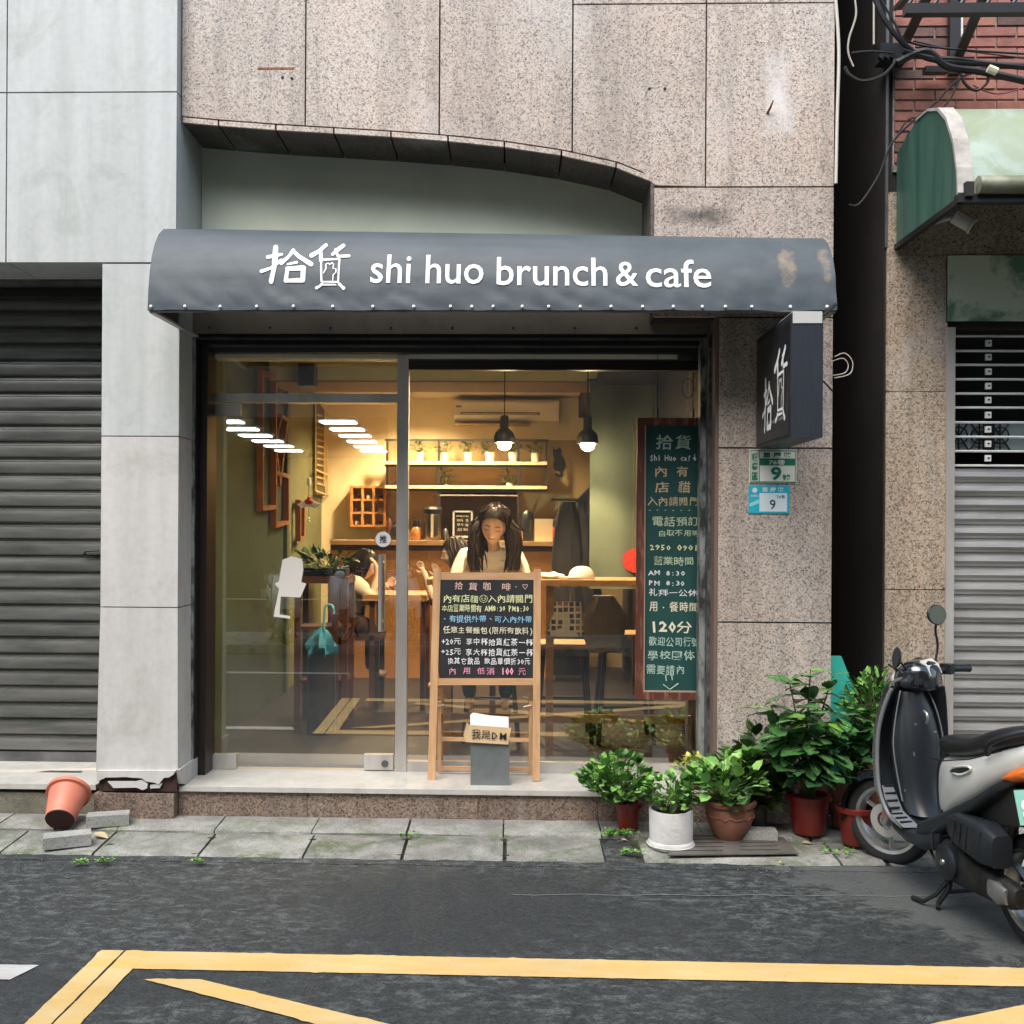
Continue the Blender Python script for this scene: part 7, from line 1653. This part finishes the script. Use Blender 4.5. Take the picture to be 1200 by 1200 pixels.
    b = MB(); b.tube([(-.14, .10, .18), (-.10, .17, .07), (-.05, .20, .025), (.02, .21, .016)], [.010, .009, .009, .012], 8); B_('side_stand', M_BLACK, b)
    # inner rear body in the wheel well
    b = MB(); b.box((-.7, -.10, .40), (-.1, .10, .55)); b.box((-.3, -.09, .28), (-.02, .09, .5)); B_('inner_fender', M_BLACK, b)
    # handlebar group (steered)
    Hc = Vector((.345, 0, .955))
    b = MB(); b.loft([se(.28, 0, .93, .055, .045, 2.6), se(.305, 0, .945, .10, .068, 2.6), se(.35, 0, .95, .125, .082, 2.6), se(.41, 0, .94, .12, .078, 2.6), se(.455, 0, .925, .085, .055, 2.6), se(.47, 0, .92, .04, .03, 2.6)]); b.xf(S); B_('handlebar_cover', M_GPL, b, 60)
    b = MB(); b.loft([se(.44, 0, .925, .085, .05, 2.6), se(.475, 0, .918, .07, .042, 2.6), se(.485, 0, .915, .03, .02, 2.6)]); b.xf(S); B_('headlight', M_WHITE, b, 60)
    b = MB(); b.loft([se(.34, 0, .79, .05, .06), se(.35, 0, .90, .06, .06)]); b.xf(S); B_('steering_neck', M_BPL, b, 60)
    b = MB(); b.prism([(.283, .962), (.30, 1.005), (.335, 1.028), (.335, 1.02), (.30, .99), (.287, .955)], -.06, .06); b.xf(S); B_('speedometer_rim', M_SIL, b)
    for s in (-1, 1):
        b = MB(); b.tube([(.335, s*.11, .955), (.32, s*.20, .965), (.30, s*.235, .962)], .013, 8); b.xf(S); B_('handlebar', M_BLACK, b)
        b = MB(); b.tube([(.31, s*.215, .964), (.285, s*.30, .958), (.275, s*.335, .955), (.274, s*.34, .955)], [.019, .018, .020, .012], 12); b.xf(S); B_('grip', M_BPL, b, 50)
        b = MB(); b.box((.29, s*.165, .94), (.345, s*.21, .99)); b.bevel(.008, 2); b.xf(S); B_('switch_box', M_BPL, b)
        b = MB(); b.tube([(.36, s*.19, .955), (.375, s*.25, .945), (.35, s*.33, .935)], [.009, .007, .006], 6); b.xf(S); B_('brake_lever', M_ALU, b, 50)
    for s in (-1, 1):
        b = MB(); b.tube(smoothpts([Vector((.34, s*.17, .965)), Vector((.44, s*.16, 1.01)), Vector((.46, s*.07, .98)), Vector((.43, s*.04, .93))], 5), .0045, 6); b.xf(S); B_('brake_cable', M_BLACK, b, 60)
    b = MB(); b.tube([(.262, 0, .80), (.235, 0, .79), (.228, 0, .765), (.24, 0, .745)], .007, 6); B_('luggage_hook', M_ALU, b, 60)
    for s in (-1, 1):
        b = MB(); b.tube(smoothpts([Vector((.345, s*.07, .885)), Vector((.325, s*.105, .78)), Vector((.315, s*.128, .64)), Vector((.31, s*.115, .50)), Vector((.29, s*.10, .37))], 4), .004, 5); B_('shield_seam', M_RIBB, b, 60)
    for (x, y, z) in ((.262, -.05, .70), (.262, .05, .74), (.30, .085, .42), (.30, -.085, .42)):
        b = MB(); b.lathe([(.007, 0), (.006, .003), (0, .003)], 8, M=Matrix.Translation((x-.012, y, z)) @ Matrix.Rotation(-PI/2, 4, 'Y')); B_('screw', M_ALU, b)
    b = MB(); b.tube([(-.12, .10, .33), (-.02, .14, .30), (.02, .12, .22), (-.06, .13, .16), (-.16, .14, .13)], .007, 6); b.tube([(-.1, .12, .38), (-.06, .16, .33), (-.08, .17, .26)], .005, 6); B_('fuel_hose', M_BLACK, b, 60)
    b = MB(); b.tube(smoothpts([Vector((.0, .118, .64)), Vector((-.15, .146, .655)), Vector((-.35, .160, .672)), Vector((-.6, .137, .70))], 4), .003, 5)
    for v in b.bm.verts: warp(v.co)
    B_('panel_seam', M_BLACK, b)
    b = MB(); b.box((.30, .20, .955), (.312, .215, .975)); b.xf(S); B_('switch_knob', M_REDL, b)
    return t, S, B_
def mirror(t, B_, S, pts, c, n, r=(.062, .05), black=False):
    b = MB(); b.tube(smoothpts([Vector(p) for p in pts], 4), .006, 7); b.xf(S); st_ = B_('mirror_stem', M_BLACK, b, 50)
    n = Vector(n).normalized(); u = Vector((0, 0, 1)); rgt = u.cross(n).normalized(); u = n.cross(rgt); Mx = Matrix(((rgt.x, u.x, n.x, c[0]), (rgt.y, u.y, n.y, c[1]), (rgt.z, u.z, n.z, c[2]), (0, 0, 0, 1)))
    b = MB(); b.lathe([(0, -.022), (.5, -.02), (.9, -.008), (1, .004), (.96, .008), (0, .006)], 28, M=S @ Mx @ Matrix.Diagonal((r[0], r[1], 1, 1))); h_ = B_('mirror_head', M_BLACK, b, 40)
    b = MB(); b.lathe([(0, .0085), (.90, .0085)], 28, M=S @ Mx @ Matrix.Diagonal((r[0], r[1], 1, 1))); B_('mirror_glass', M_BLACK if black else mat('painted_mirror_reflection', (.06, .08, .075), .15, .0) if 'painted_mirror_reflection' not in bpy.data.materials else bpy.data.materials['painted_mirror_reflection'], b)  # dull dark base colour stands for what the mirror reflects
HD = math.atan2(1.03, -.16)
sct, S_, B_ = scooter(None, 0, 0, R(34), 'parked black and silver scooter with its front wheel turned towards the potted plants', 'parked scooters', '80')
mirror(sct, B_, S_, [(.345, -.12, 1.0), (.34, -.14, 1.08), (.34, -.12, 1.15), (.33, -.11, 1.20)], (.33, -.11, 1.235), (-1, .3, .1))
mirror(sct, B_, S_, [(.36, .14, .99), (.38, .17, 1.03)], (.385, .19, 1.05), (.2, 1, .2), (.022, .05), True)
sct.location = (2.088, 4.815, 0); sct.rotation_euler = Euler((R(-1.5), 0, HD), 'XYZ'); sct.scale = (1.03, 1.03, 1.04)
# scooters parked across the street, seen mirrored in the glass
for k, (x, y, h_, lb) in enumerate(((-3.2, -1.9, 250, 'scooter parked across the street, reflected at the left edge of the door glass'), (-2.35, -2.0, 262, 'scooter parked across the street, reflected behind the white paper cut-out'), (-1.5, -2.05, 255, 'scooter parked across the street, reflected near the umbrella'))):
    c = copy_tree(sct); c.location = (x, y, .12); c.rotation_euler = Euler((R(-5), 0, R(h_-180)), 'XYZ'); c['label'] = lb
# small things lying on the road by the scooter
q = G(905-0, 1010, .0)
b = MB(); P_ = G(1076, 1009, .004); b.box((P_.x-.035, P_.y-.012, .003), (P_.x+.035, P_.y+.012, .009)); tag(b.build('paper_scrap', M_WHITE), 'white paper scrap on the road under the scooter', 'litter')
# ================================================================== STREET OPPOSITE (seen mirrored in the shop glass)
op = thing('opposite_building', 'shop building across the street, reflected in the cafe glass', 'building', (0, -3, 0))
M_OPP = mat('dark_facade', (.085, .088, .08), .8, c2=(.05, .052, .048), scale=2)
YO = -3.0
MB().box((-16, YO-9, 3.6), (16, YO, 8.5)).build('upper_storeys', M_OPP, op)
MB().box((-16, YO-.5, 0), (-9, YO, 3.6)).build('ground_wall', M_OPP, op)
MB().box((-1.9, YO-.5, 0), (16, YO, 3.6)).build('ground_wall', M_OPP, op)
MB().box((-9, YO-9, 3.4), (-1.9, YO, 3.6)).build('shop_ceiling', mat('opposite_ceiling', (.1, .1, .095), .8), op)
MB().box((-9, YO-9.1, 0), (-1.9, YO-9, 3.4)).build('shop_back_wall', M_OPP, op)
MB().box((-9.1, YO-9, 0), (-9, YO-.5, 3.4)).build('shop_side_wall', M_OPP, op); MB().box((-1.9, YO-9, 0), (-1.8, YO-.5, 3.4)).build('shop_side_wall', M_OPP, op)
M_TL = mat('lit_ceiling_panel', (1, 1, 1), .4, emit=(.95, 1, 1), estr=7)
pm = MB().box((-.27, -.17, -.02), (.27, .17, 0)).mesh('light_panel', M_TL)
k = 0
for xr_, sk in ((-4.55, .06), (-2.75, .05), (-7.0, .05)):
    for i in range(6):
        o = inst('ceiling_light', pm, None, (xr_-sk*i, YO-.55-i*1.2, 3.39)); k += 1
        tag(o, '%s lit ceiling panel of the %s row reflected in the door glass' % (('nearest', 'second', 'third', 'fourth', 'fifth', 'farthest')[i], {-4.55: 'middle', -2.75: 'right', -7.0: 'left'}[xr_]), 'lamp', 'lit ceiling panels reflected in the glass')
for i in range(5):
    for j in range(1):
        f = MB().box((-14+i*5.5, YO, 4.4), (-11.5+i*5.5, YO+.03, 6.2)).build('window', M_BLK2, op)

# ================================================================== CANOPY, CAMERA AND CABLES AT THE RIGHT
cnp = thing('entrance_canopy', 'weathered green quarter round canopy with a white edge over the silver shutter', 'canopy', (3, 5.6, 3.3))
XC = 2.197
CP = [(5.94, 3.87), (5.80, 3.93), (5.66, 3.95), (5.50, 3.94), (5.37, 3.89), (5.27, 3.80), (5.19, 3.66), (5.14, 3.50), (5.125, 3.37)]
m, N, L, B = newmat('green_frp_end'); n_ = nz(N, L, pos(N, L, (1, 4, .5)), 2.5, 6, .6, .3)
L.new(mixc(N, L, ramp(N, L, n_, [(.35, 0), (.7, 1)]), (.035, .095, .072), (.075, .16, .12)), B.inputs['Base Color']); B.inputs['Roughness'].default_value = .4; M_CEND = m
m, N, L, B = newmat('faded_green_canopy'); p = pos(N, L); n_ = nz(N, L, p, 2.6, 7, .65, .8)
L.new(mixc(N, L, ramp(N, L, n_, [(.40, 0), (.47, .5), (.7, 1)]), (.34, .42, .36), (.22, .26, .15)), B.inputs['Base Color']); B.inputs['Roughness'].default_value = .4; M_CTOP = m
b = MB(); b.prism([(y, z) for y, z in CP]+[(5.125, 3.36), (5.94, 3.36)], XC, XC+.012, 'x'); b.build('end_panel', M_CEND, cnp)
b = MB(); b.loft([[(x, y-.01, z+.008) for y, z in CP] for x in (XC+.02, XC+1, XC+2, 5.4)], closed=False); b.build('canopy_skin', M_CTOP, cnp, smooth=60)
b = MB(); rings = [[(XC-.008, y-.016, z+.014), (XC+.07, y-.016, z+.014), (XC+.07, y-.004, z+.002), (XC-.008, y-.004, z+.002)] for y, z in CP[2:]]; b.loft(rings); b.build('edge_trim', mat('chalky_white_trim', (.48, .46, .43), .6, c2=(.28, .26, .23), scale=9), cnp)
b = MB(); b.box((XC-.01, 5.1, 3.335), (5.4, 5.15, 3.375)); b.bar((XC+.005, 5.12, 3.345), (XC+.005, 5.95, 3.345), .03, .03); b.build('canopy_frame', M_BLACK, cnp)
b = MB(); b.tube([(XC+.08, 5.09, 3.415), (5.4, 5.09, 3.415)], .045, 12); b.build('gutter_pipe', mat('mossy_steel_gutter', (.34, .34, .27), .5, .4, c2=(.16, .17, .1), scale=6), cnp, smooth=True)
b = MB(); b.box((XC+.02, 5.08, 3.36), (XC+.06, 5.12, 3.43)); b.build('gutter_bracket', M_DARK, cnp)
q = W(1120, 255, 5.75); cc = thing('security_camera', 'small white bullet security camera under the green canopy', 'camera', q)
b = MB(); d_ = (W(1140, 266, 5.72)-q); b.tube([q-d_*.1, q+d_*.85, q+d_*.88, q+d_*1.0], [.036, .036, .042, .042], 14); b.build('camera_body', M_WHITE, cc, smooth=40)
b = MB(); b.tube([q+d_*1.001, q+d_*1.01], .034, 14); b.build('lens', M_BLACK, cc)
b = MB(); b.tube([q-Vector((.02, 0, 0)), q+Vector((-.1, .12, .0)), q+Vector((-.1, .19, 0))], .012, 8); b.build('camera_bracket', M_WHITE, cc)
# balcony rail above the bricks
t = thing('balcony_cage', 'dark steel balcony cage with lattice bars above the red bricks', 'railing', (3, 5.5, 4.6))
YBc = 5.2; zf = W(1120, 10, YBc).z
b = MB(); b.box((W(1062, 10, YBc).x, YBc, zf-.02), (5, YBc+.05, zf+.03)); b.build('bottom_bar', M_BLACK, t)
for k in range(15):
    x = W(1064, 10, YBc).x+k*.13
    b = MB(); b.tube([(x, YBc+.02, zf+.02), (x+.3, YBc+.02, zf+.42)], .009, 5); b.build('lattice_bar', M_BLACK, t)
    b = MB(); b.tube([(x+.3, YBc+.03, zf+.02), (x, YBc+.03, zf+.42)], .009, 5); b.build('lattice_bar', M_BLACK, t)
for a_, c_ in (((1062, 47), (1094, -20)), ((1123, 66), (1160, -20)), ((1052, 10), (1070, -10))):
    b = MB(); P0, P1 = W(a_[0], a_[1], 5.9), W(c_[0], c_[1], 5.25); b.bar(P0, P1, .05, .02); b.build('diagonal_brace', mat('painted_dark_steel', (.05, .045, .045), .6) if a_[0] == 1062 else bpy.data.materials['painted_dark_steel'], t)
x = W(1118, 50, 5.9).x; MB().box((x-.03, 5.88, W(1118, 88, 5.9).z), (x+.03, 5.92, 5.4)).build('wall_post', M_BLACK, t); MB().box((x+.032, 5.9, W(1118, 80, 5.9).z), (x+.05, 5.93, 5.4)).build('wall_post', M_WHITE, t)
# cables
M_CAB = mat('black_cable', (.012, .012, .014), .5); M_CABW = mat('pale_cable', (.55, .53, .47), .6)
def cable(pts, r, label, m=M_CAB, Y=5.75, grp='overhead cables by the alley'):
    P_ = [W(p[0], p[1], p[2] if len(p) > 2 else Y) for p in pts]; b = MB(); b.tube(smoothpts(P_), r, 7); tag(b.build('cable', m, smooth=True), label, 'cable', grp)
cable([(1058, 60), (1090, 68), (1120, 70), (1160, 75), (1215, 80)], .016, 'thick black cable, upper one running right over the bricks')
cable([(1050, 74), (1085, 60), (1110, 78), (1150, 84), (1215, 98)], .02, 'thickest black cable crossing the bricks towards the right edge')
cable([(1024, -5), (1036, 22), (1058, 50), (1085, 68), (1130, 74), (1215, 77)], .014, 'black cable dropping from the top and bending right along the bricks')
cable([(1030, -5), (1050, 30), (1062, 48), (1110, 57), (1215, 64)], .006, 'thin black cable, highest of those over the bricks')
cable([(1070, 48), (1120, 58), (1215, 70)], .004, 'thinnest wire over the red bricks')
cable([(1001, -5), (1003, 18), (995, 45), (994, 62), (1000, 78)], .006, 'pale wavy cable hanging in the alley top', M_CABW, 6.1)
cable([(1024, -5), (1024, 52)], .006, 'straight pale cable hanging in the alley top', M_CABW, 6.1)
cable([(1046, 62), (1020, 60), (998, 62)], .006, 'short black wire left of the junction box')
cable([(1050, 72), (1035, 88), (1012, 95), (996, 88), (990, 78)], .009, 'black cable looping below the junction box')
cable([(1124, 78), (1130, 97), (1143, 106), (1156, 98), (1158, 90)], .008, 'short black cable loop in front of the bricks')
cable([(1140, 82), (1115, 100), (1095, 122), (1070, 142), (1045, 168), (1030, 205), (1008, 238), (995, 240)], .006, 'black cable sagging from the bricks down past the canopy into the alley')
cable([(1125, 92), (1112, 118), (1092, 136), (1065, 140), (1052, 158)], .005, 'second thin black cable beside the canopy top')
cable([(1168, 80), (1150, 82), (1120, 95)], .004, 'short reddish wire by the white cable joint', mat('red_wire', (.2, .03, .03), .5))
cable([(1140, 100), (1170, 110), (1215, 98)], .004, 'red wire lying against the bricks', bpy.data.materials['red_wire'], 5.9)
cable([(978, 418), (990, 414), (999, 424), (996, 438), (978, 443)], .003, 'thin white wire loop on the corner beside the blade sign', M_CABW, 5.9, 'wires at the blade sign')
cable([(976, 423), (988, 420), (994, 428), (990, 437), (976, 440)], .003, 'inner thin white wire loop on the corner beside the blade sign', M_CABW, 5.91, 'wires at the blade sign')
cable([(960, 443, 5.3), (968, 450, 5.6), (975, 458, 5.82)], .005, 'short black lead from the blade sign to the wall', M_CAB, 5.6, 'wires at the blade sign')
cable([(979, -5, 5.83), (983, 60, 5.83), (981, 140, 5.83), (979.5, 215, 5.83)], .009, 'pale conduit along the granite corner', M_CABW, 5.83)
b = MB(); a, c = W(1028, 75, 5.9), W(1060, 55, 5.9); b.box((a.x, 5.85, a.z), (c.x, 5.95, c.z)); b.bevel(.008, 2)
jb = thing('junction_box', 'black cable junction box at the alley corner beside the bricks', 'junction box', a); jb_o = b.build('box_body', M_BLK2, jb)
for k in range(3): b = MB(); q = W(1031+k*7, 68, 5.84); b.lathe([(.014, 0), (.014, .03), (0, .03)], 10, M=Matrix.Translation(q) @ Matrix.Rotation(PI/2, 4, 'X')); b.build('cable_gland', M_BLACK, jb)
b = MB(); b.box(tuple(W(1046, 75, 5.84)), tuple(W(1049, 66, 5.83))); b.build('white_tag', M_WHITE, jb)
b = MB(); P0, P1 = W(1158, 80, 5.7), W(1168, 84, 5.7); b.tube([P0, P1], .022, 8); tag(b.build('cable_joint', mat('yellowed_white_tape', (.7, .66, .5), .5)), 'white taped joint on the black cable over the bricks', 'cable joint')
b = MB(); P0, P1 = W(1085, 77, 5.85), W(1112, 84, 5.85); b.box(tuple(P0), (P1.x, P1.y+.05, P1.z)); b.bevel(.01, 2); tag(b.build('splice_case', M_BLK2), 'black cable splice case hanging in front of the dark bricks', 'cable joint')
# thin steel pole behind the scooter mirror? alley pipe
b = MB(); b.tube([(1.95, 7.4, 0), (1.95, 7.4, 3.2)], .03, 10); tag(b.build('drain_pipe', M_CORE, smooth=True), 'dark drain pipe standing in the shaded alley', 'pipe')
